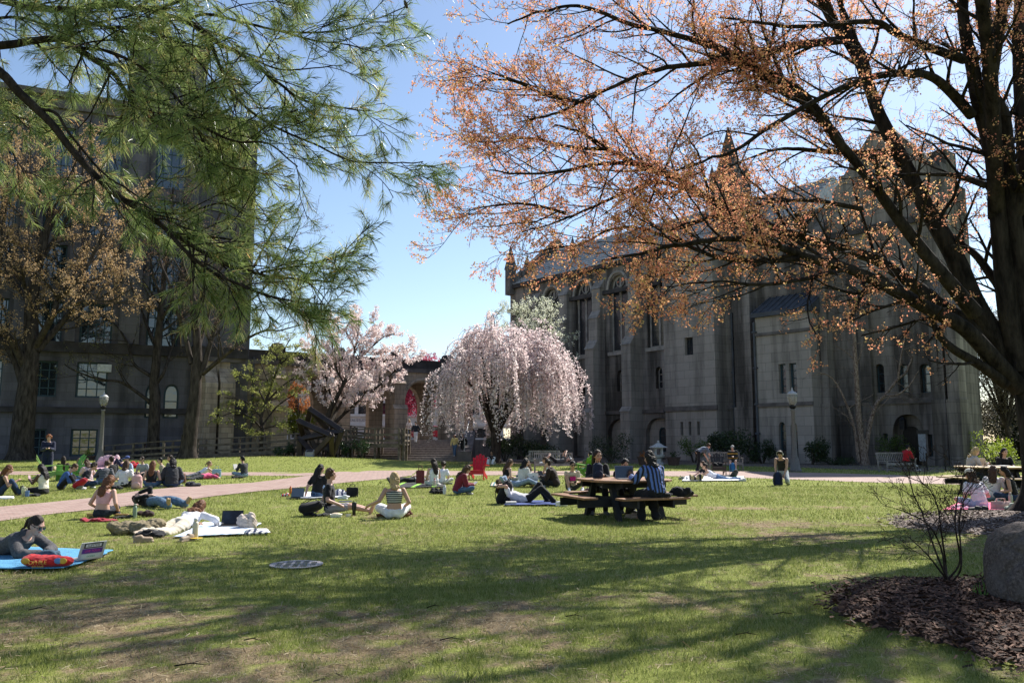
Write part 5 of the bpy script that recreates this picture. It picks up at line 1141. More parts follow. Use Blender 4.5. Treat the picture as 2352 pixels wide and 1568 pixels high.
def loft(mb, secs, n=16):
    """closed tube through elliptical sections (centre, lateral half, front half, lateral axis, front axis)"""
    vs = []
    for c, a, b, X, F in secs:
        for j in range(n):
            t = 2 * math.pi * j / n; vs.append(Vector(c) + X * (a * math.cos(t)) + F * (b * math.sin(t)))
    k = len(secs); fs = [(i * n + j, i * n + (j + 1) % n, (i + 1) * n + (j + 1) % n, (i + 1) * n + j) for i in range(k - 1) for j in range(n)]
    fs += [tuple(range(n))[::-1], tuple((k - 1) * n + j for j in range(n))]; mb.add(vs, fs)
def organic(mb, name, mat, parent, vox, smooth=6, wrinkle=0.0, seed=0, fac=.5, ws=14.0):
    """melt overlapping closed shapes into one smooth skin, then crease it a little"""
    me = mb.mesh(name); o = bpy.data.objects.new(name, me); COL.objects.link(o)
    a = o.modifiers.new('r', 'REMESH'); a.mode = 'VOXEL'; a.voxel_size = vox
    b = o.modifiers.new('s', 'SMOOTH'); b.iterations = smooth; b.factor = fac
    dg = bpy.context.evaluated_depsgraph_get(); m2 = bpy.data.meshes.new_from_object(o.evaluated_get(dg)); m2.name = name
    bpy.data.objects.remove(o); bpy.data.meshes.remove(me)
    if wrinkle:
        n = len(m2.vertices); co = np.empty(n * 3, np.float32); m2.vertices.foreach_get('co', co); co = co.reshape(-1, 3); nr = np.empty(n * 3, np.float32); m2.vertices.foreach_get('normal', nr); nr = nr.reshape(-1, 3)
        f = fbm(co[:, 0] * ws + seed + co[:, 2] * 5, co[:, 2] * ws * 1.3 + co[:, 1] * ws, 3 + seed, 3) - .5; co = co + nr * (f * 2 * wrinkle)[:, None]; m2.vertices.foreach_set('co', co.ravel().astype(np.float32)); m2.update()
    m2.materials.clear(); return link(name, m2, mat, parent, True)
SKIN = {}
def skin(c):
    if c not in SKIN:
        m, n, b = newmat('skin ' + str(len(SKIN))); base = {'light': (.58, .36, .27), 'pink': (.56, .33, .25), 'tan': (.46, .27, .18), 'brown': (.27, .145, .09), 'dark': (.085, .045, .03)}[c]
        f = n.noise(n.obj(), 9, 5); n.link(n.ramp(f, [(.3, tuple(x * .88 for x in base)), (.7, base)]), b.inputs['Base Color']); b.inputs['Roughness'].default_value = .55; b.inputs['Subsurface Weight'].default_value = .06; b.inputs['Subsurface Radius'].default_value = (.02, .008, .005); SKIN[c] = m
    return SKIN[c]
def cloth(c, name=None):
    if not isinstance(c, (tuple, str)): return c
    return MAT(name or 'cloth %s' % (c if isinstance(c, str) else '%.2f %.2f %.2f' % c), c, .88, .14, 9, .15, sheen=.15, spec=.2)
def denim(c): return MAT('denim %.2f %.2f %.2f' % c, c, .9, .3, 14, .2, spec=.15)
def hairmat(c):
    k = 'hair ' + c
    if k in MATS: return MATS[k]
    base = {'black': (.012, .010, .010), 'dark': (.028, .018, .013), 'brown': (.075, .042, .024), 'auburn': (.13, .055, .025), 'red': (.20, .07, .025), 'blonde': (.42, .30, .15), 'dirty': (.24, .16, .085), 'grey': (.35, .34, .33)}[c]
    m, n, b = newmat(k); f = n.noise(n.mapping(n.obj(), (1, 1, .12)), 70, 4); n.link(n.ramp(f, [(.3, tuple(x * .55 for x in base)), (.7, tuple(x * 1.35 for x in base))]), b.inputs['Base Color']); b.inputs['Roughness'].default_value = .6; b.inputs['Specular IOR Level'].default_value = .22; n.link(n.bump(f, .5, .01), b.inputs['Normal']); MATS[k] = m; return m
SHOEM = lambda c: MAT('shoe %s' % str(c), c, .6, .15, 20)
NEAR = 19.0
def person(label, px, py, yaw, pose='cross', s=.97, tone='light', hair=('brown', 'short'), top=('tee', (.5, .5, .5)), bottom=('long', (.05, .07, .12)), shoes=(.6, .6, .58),
           lean=None, wl=None, wr=None, al=None, ar=None, head=(0, 0), loc=None, pz=None, glasses=False, hat=None, phones=False, pelvis_z=None, kl=None, kr=None, hunch=None, group=None, seed=None, belly=1.0, base_z=None, roll=None, epl=None, epr=None):
    p = Vector(loc) if loc is not None else G(px, py)
    if base_z is not None: p.z = base_z
    seed = seed if seed is not None else int(abs(px) * 7 + py) % 997; vd = p.y; vox = .0095 if vd < NEAR else (.014 if vd < 34 else .018)
    root = thing('person', label, 'person', p, R(yaw), group); root.scale = (s, s, s)
    D = dict(cross=dict(pel=.115, lean=8, hunch=14, al=(.12, .30, .055), ar=(-.12, .34, .06), kl=(-1, .6, .35), kr=(1, .6, .35), wl=(-.16, .30, .24), wr=(.16, .30, .24)),
             fwd=dict(pel=.115, lean=4, hunch=10, al=(-.12, .86, .065), ar=(.13, .84, .065), kl=(-.3, 0, 1), kr=(.3, 0, 1), wl=(-.2, .35, .2), wr=(.2, .35, .2)),
             up=dict(pel=.115, lean=8, hunch=16, al=(-.13, .48, .07), ar=(.13, .50, .07), kl=(-.25, .3, 1), kr=(.25, .3, 1), wl=(-.14, .40, .42), wr=(.14, .40, .42)),
             side=dict(pel=.115, lean=6, hunch=12, al=(.28, .18, .055), ar=(.36, .40, .055), kl=(-.8, 1, .2), kr=(.1, 1, .3), wl=(-.12, .3, .22), wr=(.15, .3, .22)),
             chair=dict(pel=.53, lean=6, hunch=14, al=(-.13, .46, .08), ar=(.13, .42, .08), kl=(-.1, 1, .4), kr=(.1, 1, .4), wl=(-.13, .38, .66), wr=(.13, .38, .66)),
             stand=dict(pel=.95, lean=2, hunch=4, al=(-.11, .02, .085), ar=(.11, -.02, .085), kl=(0, 1, 0), kr=(0, 1, 0), wl=(-.25, .1, .88), wr=(.25, .1, .88)),
             walk=dict(pel=.93, lean=3, hunch=4, al=(-.09, .26, .09), ar=(.09, -.26, .12), kl=(0, 1, 0), kr=(0, 1, 0), wl=(-.25, -.06, .88), wr=(.25, .16, .9)),
             bend=dict(pel=.90, lean=58, hunch=20, al=(-.13, .06, .085), ar=(.14, -.16, .085), kl=(0, 1, 0), kr=(0, 1, 0), wl=(-.16, .62, .52), wr=(.14, .66, .55)),
             kneel=dict(pel=.30, lean=14, hunch=16, al=(-.12, -.08, .07), ar=(.12, -.08, .07), kl=(-.2, 1, .1), kr=(.2, 1, .1), wl=(-.12, .40, .34), wr=(.12, .42, .34)),
             supine=dict(pel=.11, lean=-90, hunch=0, al=(-.12, .84, .07), ar=(.12, .84, .07), kl=(-.3, 0, 1), kr=(.3, 0, 1), wl=(-.12, -.08, .25), wr=(.12, -.08, .25)),
             supup=dict(pel=.11, lean=-88, hunch=2, al=(-.12, .50, .07), ar=(.12, .56, .07), kl=(-.1, .3, 1), kr=(.1, .3, 1), wl=(-.14, -.62, .34), wr=(.14, -.60, .34)),
             prone=dict(pel=.11, lean=68, hunch=-22, al=(-.12, -.84, .06), ar=(.12, -.84, .06), kl=(-.2, 0, -1), kr=(.2, 0, -1), wl=(-.12, .78, .05), wr=(.13, .80, .05)),
             flat=dict(pel=.11, lean=86, hunch=2, al=(-.12, -.84, .06), ar=(.12, -.84, .06), kl=(-.2, 0, -1), kr=(.2, 0, -1), wl=(-.12, .72, .06), wr=(.2, .70, .06)))[pose]
    g = lambda k, v: Vector(v) if v is not None else Vector(D[k])
    ln = R(D['lean'] if lean is None else lean); hu = R(D['hunch'] if hunch is None else hunch); pel = Vector((0, 0, pelvis_z if pelvis_z is not None else D['pel']))
    X = Vector((1, 0, 0)); dr = lambda a: Vector((0, math.sin(a), math.cos(a))); fr = lambda a: Vector((0, math.cos(a), -math.sin(a)))
    u1, f1, u2, f2 = dr(ln), fr(ln), dr(ln + hu), fr(ln + hu)
    waist = pel + u1 * .17; chest = waist + dr(ln + hu * .5) * .14; shm = chest + u2 * .13; neck = shm + u2 * .05
    a3 = ln + hu + R(head[0]) - (hu * .8 if pose in ('cross', 'fwd', 'up', 'side', 'chair', 'stand', 'walk', 'kneel') else 0)
    if pose == 'prone' : a3 = R(8 + head[0])
    if pose == 'bend': a3 = R(40 + head[0])
    if pose in ('supine', 'supup'): a3 = R(-80 + head[0])
    u3, f3 = dr(a3), fr(a3); M = Matrix.Rotation(R(head[1]), 3, u3); f3 = M @ f3; X3 = M @ X
    neck2 = neck + (u2 * .4 + u3 * .6) * .075; hc = neck2 + u3 * .105 + f3 * .022
    shL, shR = shm - X * .175 - u2 * .005, shm + X * .175 - u2 * .005
    hipL, hipR = pel - X * .088 - u1 * .01, pel + X * .088 - u1 * .01
    aL, aR = g('al', al), g('ar', ar); kL, aL = ik(hipL, aL, .42, .41, g('kl', kl)); kR, aR = ik(hipR, aR, .42, .41, g('kr', kr))
    wL, wR = g('wl', wl), g('wr', wr)
    pole = (lambda sd: Vector((sd * .5, -.5, -.8)) if pose not in ('prone', 'flat') else Vector((sd * 1.0, -.1, -.25)))
    if pose in ('supine', 'supup'): pole = lambda sd: Vector((sd * .9, .3, .1))
    eL, wL = ik(shL, wL, .275, .25, Vector(epl) if epl else pole(-1)); eR, wR = ik(shR, wR, .275, .25, Vector(epr) if epr else pole(1))
    # ---- body: one skin from head to toe
    def torso(mb, e, lo=0, hi=7):
        S = [(pel - u1 * .085, .10, .08, X, f1), (pel - u1 * .03, .165, .112, X, f1), (pel + u1 * .06, .158, .108, X, f1), (waist, .132 * belly, .095 * belly, X, f1), (chest, .158, .112, X, f2), (chest + u2 * .08, .17, .105, X, f2), (shm - u2 * .01, .155, .08, X, f2), (shm + u2 * .035, .085, .06, X, f2)]
        loft(mb, [(c, a + e, b + e, x, f) for c, a, b, x, f in S[lo:hi + 1]])
    female = hair[1] in ('long', 'pony', 'bun', 'wavy', 'bob', 'mid')
    def arm(mb, sh, el, wr_, e, to=2, cuff=0):
        capsule(mb, sh, el, .05 + e, .041 + e + cuff)
        if to > 1: capsule(mb, el, el.lerp(wr_, .97), .041 + e, .028 + e + cuff)
    def hand(mb, el, wr_, sd):
        d = (wr_ - el).normalized(); side = d.cross(Vector((0, 0, 1))); side = side.normalized() if side.length > .1 else X.copy(); nrm = side.cross(d).normalized()
        if nrm.z < 0: nrm = -nrm
        if pose not in ('stand', 'walk'): d = (d + Vector((0, 0, -.15))).normalized()
        side = d.cross(nrm).normalized(); c = wr_ + d * .05
        capsule(mb, wr_ + d * .01, wr_ + d * .075, .026, .03); capsule(mb, wr_ + d * .04 + side * .018, wr_ + d * .08 + side * .022, .016, .014); capsule(mb, wr_ + d * .04 - side * .018, wr_ + d * .08 - side * .022, .016, .014)
        for k, (o, L) in enumerate(((-.027, .062), (-.009, .075), (.009, .07), (.027, .055))):
            b = wr_ + d * .088 + side * o; m = b + d * (L * .5) - nrm * .008; t = m + (d * .8 - nrm * .6).normalized() * (L * .5); capsule(mb, b, m, .0095, .009, 6); capsule(mb, m, t, .009, .0075, 6)
        b = wr_ + d * .03 + side * (.03 * sd); m = b + (d * .7 + side * (.7 * sd)) * .035; capsule(mb, b, m, .012, .0105, 6); capsule(mb, m, m + (d - nrm * .3).normalized() * .032, .0105, .008, 6)
    def foot_dir(kn, an, sd):
        sh = (an - kn).normalized()
        if pose in ('prone', 'flat'): return Vector((.25 * sd, -1, -.15)).normalized()
        if pose == 'kneel': return Vector((.1 * sd, -1, -.15)).normalized()
        if pose in ('fwd', 'supine'): return (Vector((.35 * sd, .35, .85))).normalized()
        if pose == 'cross': d = Vector((sh.x, .35, 0)); return d.normalized()
        return Vector((.12 * sd, 1, 0)).normalized()
    def leg(mb, hp, kn, an, e, to=2, cuff=0):
        capsule(mb, hp, kn if to > 1 else hp.lerp(kn, .8), .084 + e, (.06 if to > 1 else .066) + e)
        if to > 1: capsule(mb, kn, kn.lerp(an, .5), .058 + e, .052 + e + cuff); capsule(mb, kn.lerp(an, .4), kn.lerp(an, .97), .05 + e, .036 + e + cuff)
    b = MB(); torso(b, 0)
    capsule(b, shm + u2 * .0, neck2 + u3 * .02, .056, .05)
    b.ell(hc + u3 * .018 - f3 * .012, (.073, .092, .10), Matrix((X3, f3, u3)).transposed(), 16, 12); b.ell(hc - u3 * .045 + f3 * .022, (.054, .066, .072), Matrix((X3, f3, u3)).transposed(), 14, 10)
    capsule(b, hc + f3 * .082 + u3 * .012, hc + f3 * .101 - u3 * .022, .009, .015, 8); capsule(b, hc - u3 * .088 + f3 * .062, hc - u3 * .08 + f3 * .07, .021, .019, 8)
    capsule(b, hc + f3 * .07 + u3 * .03 - X3 * .03, hc + f3 * .07 + u3 * .03 + X3 * .03, .016, .016, 8)
    for q in (-1, 1): b.ell(hc + X3 * (.076 * q) - f3 * .008 - u3 * .012, (.012, .02, .032), Matrix((X3, f3, u3)).transposed(), 8, 6); b.ell(hc + X3 * (.036 * q) + f3 * .058 - u3 * .03, (.026, .026, .026), None, 8, 6)
    for sh, el, w_, sd in ((shL, eL, wL, -1), (shR, eR, wR, 1)): arm(b, sh, el, w_, 0); hand(b, el, w_, -sd)
    for hp, kn, an, sd in ((hipL, kL, aL, -1), (hipR, kR, aR, 1)):
        leg(b, hp, kn, an, 0); fd = foot_dir(kn, an, sd); capsule(b, an - fd * .03 + Vector((0, 0, -.01)), an + fd * .15 + Vector((0, 0, -.03 if pose not in ('fwd', 'supine') else 0)), .036, .028)
    organic(b, 'body', skin(tone), root, vox, 3)
    # ---- face
    if vd < 40:
        Q = Matrix((X3, f3, u3)).transposed()
        for q in (-1, 1):
            e = MB(); e.ell(hc + X3 * (.031 * q) + f3 * .0785 + u3 * .008, (.0125, .008, .006), Q, 8, 6); e.build('eye', MAT('eye', (.03, .022, .018), .25, .1), root, True)
            e = MB(); capsule(e, hc + X3 * (.018 * q) + f3 * .088 + u3 * .03, hc + X3 * (.046 * q) + f3 * .076 + u3 * .031, .004, .003, 6); e.build('eyebrow', hairmat(hair[0]), root, True)
        e = MB(); e.ell(hc + f3 * .085 - u3 * .052, (.024, .01, .008), Q, 10, 6); e.build('mouth', MAT('lips ' + tone, {'dark': (.10, .04, .035), 'brown': (.25, .09, .075)}.get(tone, (.45, .16, .13)), .5, .1), root, True)
    # ---- clothes
    if top:
        kind, c = top; b = MB(); e = .013 if kind != 'hoodie' else .026
        if kind in ('tube', 'crop', 'cami'): torso(b, .007, 3 if kind != 'cami' else 3, 5)
        elif kind == 'tank': torso(b, .010, 2, 6)
        else: torso(b, e, 1, 7)
        if kind in ('tee', 'long', 'hoodie'):
            for sh, el, w_ in ((shL, eL, wL), (shR, eR, wR)):
                if kind == 'tee': capsule(b, sh, sh.lerp(el, .62), .052 + e, .056 + e)
                else: arm(b, sh, el, el.lerp(w_, .95), e, 2, .004)
        if kind == 'hoodie': b.ell(shm + u2 * .03 - f2 * .055, (.115, .055, .055), Matrix((X, f2, u2)).transposed(), 12, 8)
        if kind in ('tank', 'cami'):
            for q in (-1, 1): b.tube([chest + u2 * .07 + X * (.09 * q) + f2 * .112, shm + u2 * .035 + X * (.1 * q) + f2 * .03, shm + u2 * .03 + X * (.1 * q) - f2 * .05, chest + u2 * .06 + X * (.085 * q) - f2 * .113], .013 if kind == 'tank' else .007, 6)
        organic(b, {'tee': 'shirt', 'long': 'shirt', 'hoodie': 'hoodie', 'tank': 'tank_top', 'tube': 'tube_top', 'crop': 'crop_top', 'cami': 'camisole'}[kind], cloth(c), root, max(vox, .012) if kind != 'cami' else vox, 4, .011 if kind not in ('tube', 'cami', 'crop') else .003, seed)
    if bottom:
        kind, c = bottom; b = MB(); e = .012 if kind != 'wide' else .03; torso(b, .012, 0, 2 if kind != 'high' else 3)
        for hp, kn, an in ((hipL, kL, aL), (hipR, kR, aR)): leg(b, hp, kn, an, e, 1 if kind == 'shorts' else 2, .022 if kind == 'wide' else .008)
        if kind == 'skirt': 
            for t_ in np.linspace(0, 1, 5): capsule(b, kL.lerp(hipL, t_), kR.lerp(hipR, t_), .08, .08)
        organic(b, 'shorts' if kind == 'shorts' else ('skirt' if kind == 'skirt' else 'trousers'), cloth(c), root, max(vox, .012), 4, .011, seed + 3)
    if shoes is not None:
        for kn, an, sd in ((kL, aL, -1), (kR, aR, 1)):
            fd = foot_dir(kn, an, sd); b = MB(); dz = Vector((0, 0, -.03)) if pose not in ('fwd', 'supine') else Vector((0, 0, 0)); nrm = (kn - an).normalized(); nrm = (nrm - fd * nrm.dot(fd)).normalized()
            capsule(b, an - fd * .035 + dz * .6, an + fd * .17 + dz, .044, .036); capsule(b, an + nrm * .02, an - fd * .01 - nrm * .01, .044, .042); b.beam(an - fd * .075 - nrm * .042, an + fd * .205 - nrm * .05, .078, .028, nrm)
            organic(b, 'shoe', SHOEM(shoes), root, max(vox, .011), 3)
    # ---- hair
    if hair[1] != 'none':
        hm = hairmat(hair[0]); b = MB(); Q = Matrix((X3, f3, u3)).transposed(); up = Vector((0, 0, 1)); kd = hair[1]
        b.ell(hc + u3 * .034 - f3 * .024, (.083, .096, .096), Q, 16, 12); b.ell(hc - f3 * .05 - u3 * .02, (.076, .058, .078), Q, 14, 10)
        down = Vector((0, -.15, -1)).normalized(); bk = -f3
        if pose in ('supine', 'supup'): down = Vector((0, -.6, -.6))
        def strand(o, L, r0, r1, wav=0.0, fl=.55):
            P = []; rd = []; n = 9; q = Vector(o)
            for k in range(n):
                t = k / (n - 1); P.append(q.copy()); rd.append(r0 + (r1 - r0) * t); d = (down * (.35 + .65 * min(1, t * 2)) + bk * (.45 * (1 - t) ** 2)).normalized()
                q = q + d * L / (n - 1) + X3 * (wav * math.sin(k * 1.9 + o[0] * 40))
                back = (q - chest).dot(f2)
                if pose not in ('supine', 'supup') and back > -.13 and (q - shm).dot(u2) < .05: q = q + f2 * (-.13 - back) * .8
            b.tube(P, rd, 8)
        if kd in ('long', 'wavy', 'mid', 'bob'):
            L = {'long': .46, 'wavy': .42, 'mid': .27, 'bob': .17}[kd]; wv = .012 if kd == 'wavy' else .003
            for o in (-.055, -.028, 0, .028, .055): strand(hc + X3 * o - f3 * .045 + u3 * .03, L * (1 - abs(o) * 2) + .04, .042, .02, wv)
            for q in (-1, 1): strand(hc + X3 * (.074 * q) + f3 * .01 + u3 * .02, L * .72, .026, .014, wv); strand(hc + X3 * (.078 * q) - f3 * .02 + u3 * .02, L * .85, .028, .014, wv)
        if kd == 'pony': b.ell(hc - f3 * .1 + u3 * .03, (.03, .03, .03)); strand(hc - f3 * .11 + u3 * .03, .26, .03, .012)
        if kd == 'bun': b.ell(hc - f3 * .115 + u3 * .02, (.042, .04, .042))
        if kd == 'curly':
            rr = np.random.default_rng(seed)
            for k in range(46):
                v = Vector(rr.normal(0, 1, 3)).normalized()
                if v.dot(f3) > .5 and v.dot(u3) < .55: continue
                if v.dot(u3) < -.5: continue
                b.ell(hc + u3 * .03 - f3 * .02 + v * .09, (.026, .026, .026), None, 7, 5)
        if kd == 'short':
            rr = np.random.default_rng(seed)
            for k in range(22):
                v = Vector(rr.normal(0, 1, 3)).normalized()
                if v.dot(u3) < .1 or v.dot(f3) > .75: continue
                b.ell(hc + u3 * .03 - f3 * .02 + v * .086, (.022, .022, .022), None, 7, 5)
        organic(b, 'hair', hm, root, max(vox * .9, .0095), 2, .010, seed + 5, .4, 34)
    if glasses:
        b = MB()
        for q in (-1, 1): b.ell(hc + X3 * (.034 * q) + f3 * .097 + u3 * .006, (.028, .006, .022), Matrix((X3, f3, u3)).transposed(), 12, 8); b.tube([hc + X3 * (.062 * q) + f3 * .092 + u3 * .012, hc + X3 * (.083 * q) + f3 * .05 + u3 * .014, hc + X3 * (.083 * q) - f3 * .01 + u3 * .008], .004, 6)
        b.tube([hc + X3 * -.01 + f3 * .102 + u3 * .012, hc + X3 * .01 + f3 * .102 + u3 * .012], .004, 6)
        b.build('sunglasses', MAT('dark lens', (.012, .010, .009), .12, .1, spec=.6), root, True)
    if hat:
        kd, c = hat; b = MB(); Q = Matrix((X3, f3, u3)).transposed(); vs = []
        b.ell(hc + u3 * .058 - f3 * .018, (.092, .106, .082), Q, 16, 10)
        if kd == 'cap': b.ell(hc + f3 * .115 + u3 * .05, (.072, .075, .012), Q, 14, 6)
        elif kd == 'back': b.ell(hc - f3 * .125 + u3 * .03, (.07, .05, .012), Q, 14, 6)
        else: b.ell(hc + u3 * .035, (.17, .18, .016), Q, 18, 6)
        organic(b, 'cap' if kd != 'wide' else 'hat', cloth(c), root, .01, 3)
    if phones:
        b = MB(); b.tube([hc + X3 * (.098 * math.cos(a)) + u3 * (.118 * math.sin(a) + .02) - f3 * .01 for a in np.linspace(0, math.pi, 13)], .011, 6)
        for q in (-1, 1): b.ell(hc + X3 * (.09 * q) - f3 * .005 - u3 * .005, (.022, .038, .042), Matrix((X3, f3, u3)).transposed(), 12, 8)
        b.build('headphones', MAT('headphone grey', (.28, .28, .28), .4), root, True)
    root['_n'] = 0; del root['_n']
    return root, dict(hc=hc, f3=f3, u3=u3, X3=X3, shm=shm, chest=chest, u2=u2, f2=f2, X=X, wL=wL, wR=wR, pel=pel)
def wpt(root, p):
    """a point of a person's own frame, in the scene"""
    return root.location + Matrix.Rotation(root.rotation_euler.z, 3, 'Z') @ (Vector(p) * root.scale[0])
BLK, CHAR, WHT, CREAM = (.012, .012, .014), (.035, .037, .042), (.74, .74, .76), (.66, .62, .52)
JEAN, LJEAN, DJEAN = denim((.075, .125, .21)), denim((.24, .31, .40)), denim((.03, .05, .10))
NAVY = (.012, .016, .04); KHAKI = (.36, .31, .23)
B_ = lambda *a: a
if not PEOPLE_OFF:
    PP = {}
    # ---- left crowd
    PP['phone_man'] = person('standing person with curly red hair in navy jacket looking down at a phone', 106, 1101, -150, 'stand', 1.02, 'light', ('red', 'curly'), ('hoodie', NAVY), ('wide', NAVY), (.1, .1, .1), wl=(-.05, .34, 1.18), wr=(.08, .34, 1.18), head=(28, 0))
    person('person with long auburn hair in jeans cut by the left edge of the picture', -2, 1139, -60, 'up', .97, 'tan', ('auburn', 'long'), ('tank', (.02, .02, .02)), ('long', DJEAN), None)
    PP['white_top'] = person('person with long wavy black hair and patterned white top holding a phone', 99, 1136, 78, 'fwd', .97, 'dark', ('black', 'wavy'), ('tank', CREAM), ('shorts', BLK), (.02, .02, .02), wl=(-.06, .42, .42), wr=(.08, .42, .42), head=(18, 0), al=(-.1, .88, .07), ar=(.12, .86, .07), lean=2)
    person('person in a brown tee leaning back beside the pale green chair', 143, 1094, 30, 'fwd', .97, 'light', ('dark', 'mid'), ('tee', (.05, .035, .028)), ('long', (.12, .13, .1)), lean=-18, wl=(-.25, -.3, .1), wr=(.25, -.3, .1))
    person('man in a blue denim shirt hunched over his knees', 140, 1125, -72, 'up', 1.0, 'light', ('brown', 'short'), ('long', denim((.06, .12, .30))), ('long', BLK), head=(18, 0), lean=18, wl=(-.1, .48, .28), wr=(.1, .48, .28))
    person('person in black tee with tousled dark hair behind the red backpack', 186, 1121, -55, 'cross', 1.0, 'light', ('dark', 'curly'), ('tee', BLK), ('long', DJEAN), lean=20, head=(10, 0))
    person('person in pink patterned blouse raising a hand beside the black tee', 203, 1107, 60, 'cross', .95, 'light', ('brown', 'mid'), ('tee', STRIPE('pink print', (.5, .3, .33), (.62, .5, .5), 30)), ('long', JEAN), wl=(-.1, .35, .45), head=(6, 0))
    person('person with light brown hair mostly hidden behind the black tee', 178, 1102, 20, 'cross', .94, 'light', ('dirty', 'bob'), ('tee', (.1, .1, .12)), ('long', CHAR))
    person('person with curly brown hair and grey plaid shirt seen from behind', 236, 1113, 10, 'cross', 1.02, 'light', ('brown', 'curly'), ('long', STRIPE('grey plaid', (.045, .047, .055), (.12, .12, .13), 18)), ('long', JEAN), lean=22, head=(14, 0))
    person('young man in a black collared shirt facing the circle', 257, 1104, 60, 'cross', 1.04, 'pink', ('dark', 'short'), ('tee', BLK), ('long', CHAR), lean=2)
    person('person in a loose white tee with brown hair seen from behind', 282, 1120, 4, 'cross', 1.0, 'light', ('brown', 'mid'), ('tee', (.70, .67, .66)), ('long', BLK), lean=10)
    person('person in a light blue shirt wearing a blue cap', 300, 1096, 140, 'cross', 1.0, 'light', ('dark', 'short'), ('long', (.35, .44, .58)), ('long', CHAR), hat=('cap', (.04, .07, .22)))
    person('person in a striped tee and sunglasses facing the camera side', 330, 1098, 170, 'cross', 1.0, 'light', ('dark', 'short'), ('tee', STRIPE('navy stripe tee', (.55, .55, .56), (.10, .11, .16), 22)), ('long', CHAR), glasses=True)
    person('person with long brown hair in a black tank top and jeans', 346, 1120, 12, 'cross', .98, 'light', ('auburn', 'long'), ('tank', BLK), ('long', JEAN), lean=8, belly=1.1)
    person('largest person of the circle in a charcoal sweater with black hair', 394, 1119, 24, 'cross', 1.12, 'light', ('black', 'mid'), ('hoodie', CHAR), ('long', DJEAN), lean=14, belly=1.25, head=(12, 20))
    person('person in a tan top leaning in behind the charcoal sweater', 376, 1101, 120, 'cross', .97, 'light', ('black', 'short'), ('long', (.34, .29, .22)), ('long', JEAN), glasses=True)
    person('person with dark curly hair behind the charcoal sweater', 397, 1098, 150, 'cross', 1.06, 'tan', ('dark', 'curly'), ('tee', (.1, .1, .1)), ('long', CHAR))
    PP['pink_cami'] = person('person in a pink camisole and dark jeans seen from behind', 233, 1190, -8, 'cross', .96, 'pink', ('auburn', 'wavy'), ('cami', (.62, .35, .38)), ('long', denim((.03, .035, .045))), (.42, .26, .1), lean=6, head=(24, 0), al=(.2, .26, .06), ar=(-.3, .22, .06), wl=(-.2, .22, .17), wr=(.2, .22, .17))
    h, f = G(268, 1158), G(465, 1172); d = f - h
    PP['supine_man'] = person('man in black sweater and jeans lying on his back with a hand over his eyes', 0, 0, math.degrees(math.atan2(-d.x, d.y)), 'supine', 1.0, 'light', ('dark', 'short'), ('long', BLK), ('wide', denim((.10, .16, .23))), (.40, .28, .15), loc=h.lerp(f, .46), wl=(-.05, -.66, .30), wr=(.13, -.05, .27), epl=(-.5, .2, 1), al=(-.2, .82, .08), ar=(.22, .85, .08), pelvis_z=.13)
    f, h = G(322, 1236), G(470, 1208); d = h - f
    PP['prone_white'] = person('person in white top and khaki trousers lying face down by an open laptop', 0, 0, math.degrees(math.atan2(-d.x, d.y)), 'prone', .98, 'light', ('auburn', 'long'), ('long', (.68, .66, .67)), ('wide', (.55, .49, .39)), (.36, .28, .2), loc=f.lerp(h, .58), lean=80, hunch=-14, head=(38, 0), wl=(-.05, .62, .06), wr=(.34, .60, .05))
    f, h = G(-70, 1276), G(140, 1285); d = h - f
    PP['shades'] = person('person in a grey knit sweater and sunglasses lying on a blue towel at a laptop', 0, 0, math.degrees(math.atan2(-d.x, d.y)) + 3, 'prone', 1.0, 'pink', ('dark', 'pony'), ('hoodie', MAT('grey knit', (.085, .082, .085), .95, .35, 40, .5)), ('long', LJEAN), None, loc=f.lerp(h, .30), lean=79, hunch=-18, head=(20, 0), wl=(-.03, .72, .08), wr=(.12, .76, .07), glasses=True)
    h, f = G(258, 1070), G(196, 1073); d = f - h
    person('person in lilac lying on a pink blanket on the far lawn', 0, 0, math.degrees(math.atan2(-d.x, d.y)), 'supine', .97, 'light', ('brown', 'mid'), ('tee', (.55, .45, .6)), ('long', (.55, .5, .66)), (.6, .4, .4), loc=h.lerp(f, .5))
    h, f = G(306, 1072), G(262, 1074); d = f - h
    person('person in dark trousers lying with knees up on the far lawn', 0, 0, math.degrees(math.atan2(-d.x, d.y)), 'supup', 1.0, 'light', ('dark', 'short'), ('tee', (.04, .06, .2)), ('long', NAVY), (.1, .1, .1), loc=h.lerp(f, .55), wl=(-.1, -.2, .3), wr=(.1, -.2, .3))
    PP['walker'] = person('person with long dark hair and pale sweater walking with a backpack by the ramp', 243, 1053, -78, 'walk', .98, 'light', ('dark', 'long'), ('long', (.55, .47, .42)), ('long', JEAN), wr=(.1, .3, 1.35))
    f, h = G(424, 1102), G(498, 1099); d = h - f
    person('person in pink shorts and dark leggings lying face down beyond the path', 0, 0, math.degrees(math.atan2(-d.x, d.y)), 'flat', .97, 'light', ('auburn', 'mid'), ('tee', (.62, .09, .20)), ('long', CHAR), (.1, .1, .1), loc=f.lerp(h, .5))
    f, h = G(418, 1095), G(492, 1093); d = h - f
    person('person in a white top propped up on elbows with blonde ponytail', 0, 0, math.degrees(math.atan2(-d.x, d.y)), 'prone', .98, 'light', ('dirty', 'pony'), ('tank', WHT), ('long', (.12, .12, .14)), (.5, .5, .5), loc=f.lerp(h, .5))
    PP['reader'] = person('person with dark ponytail in charcoal sweater reading a white book alone', 561, 1096, 55, 'cross', 1.0, 'tan', ('black', 'pony'), ('long', CHAR), ('long', LJEAN), (.05, .05, .05), wl=(-.06, .44, .36), wr=(.1, .4, .3))
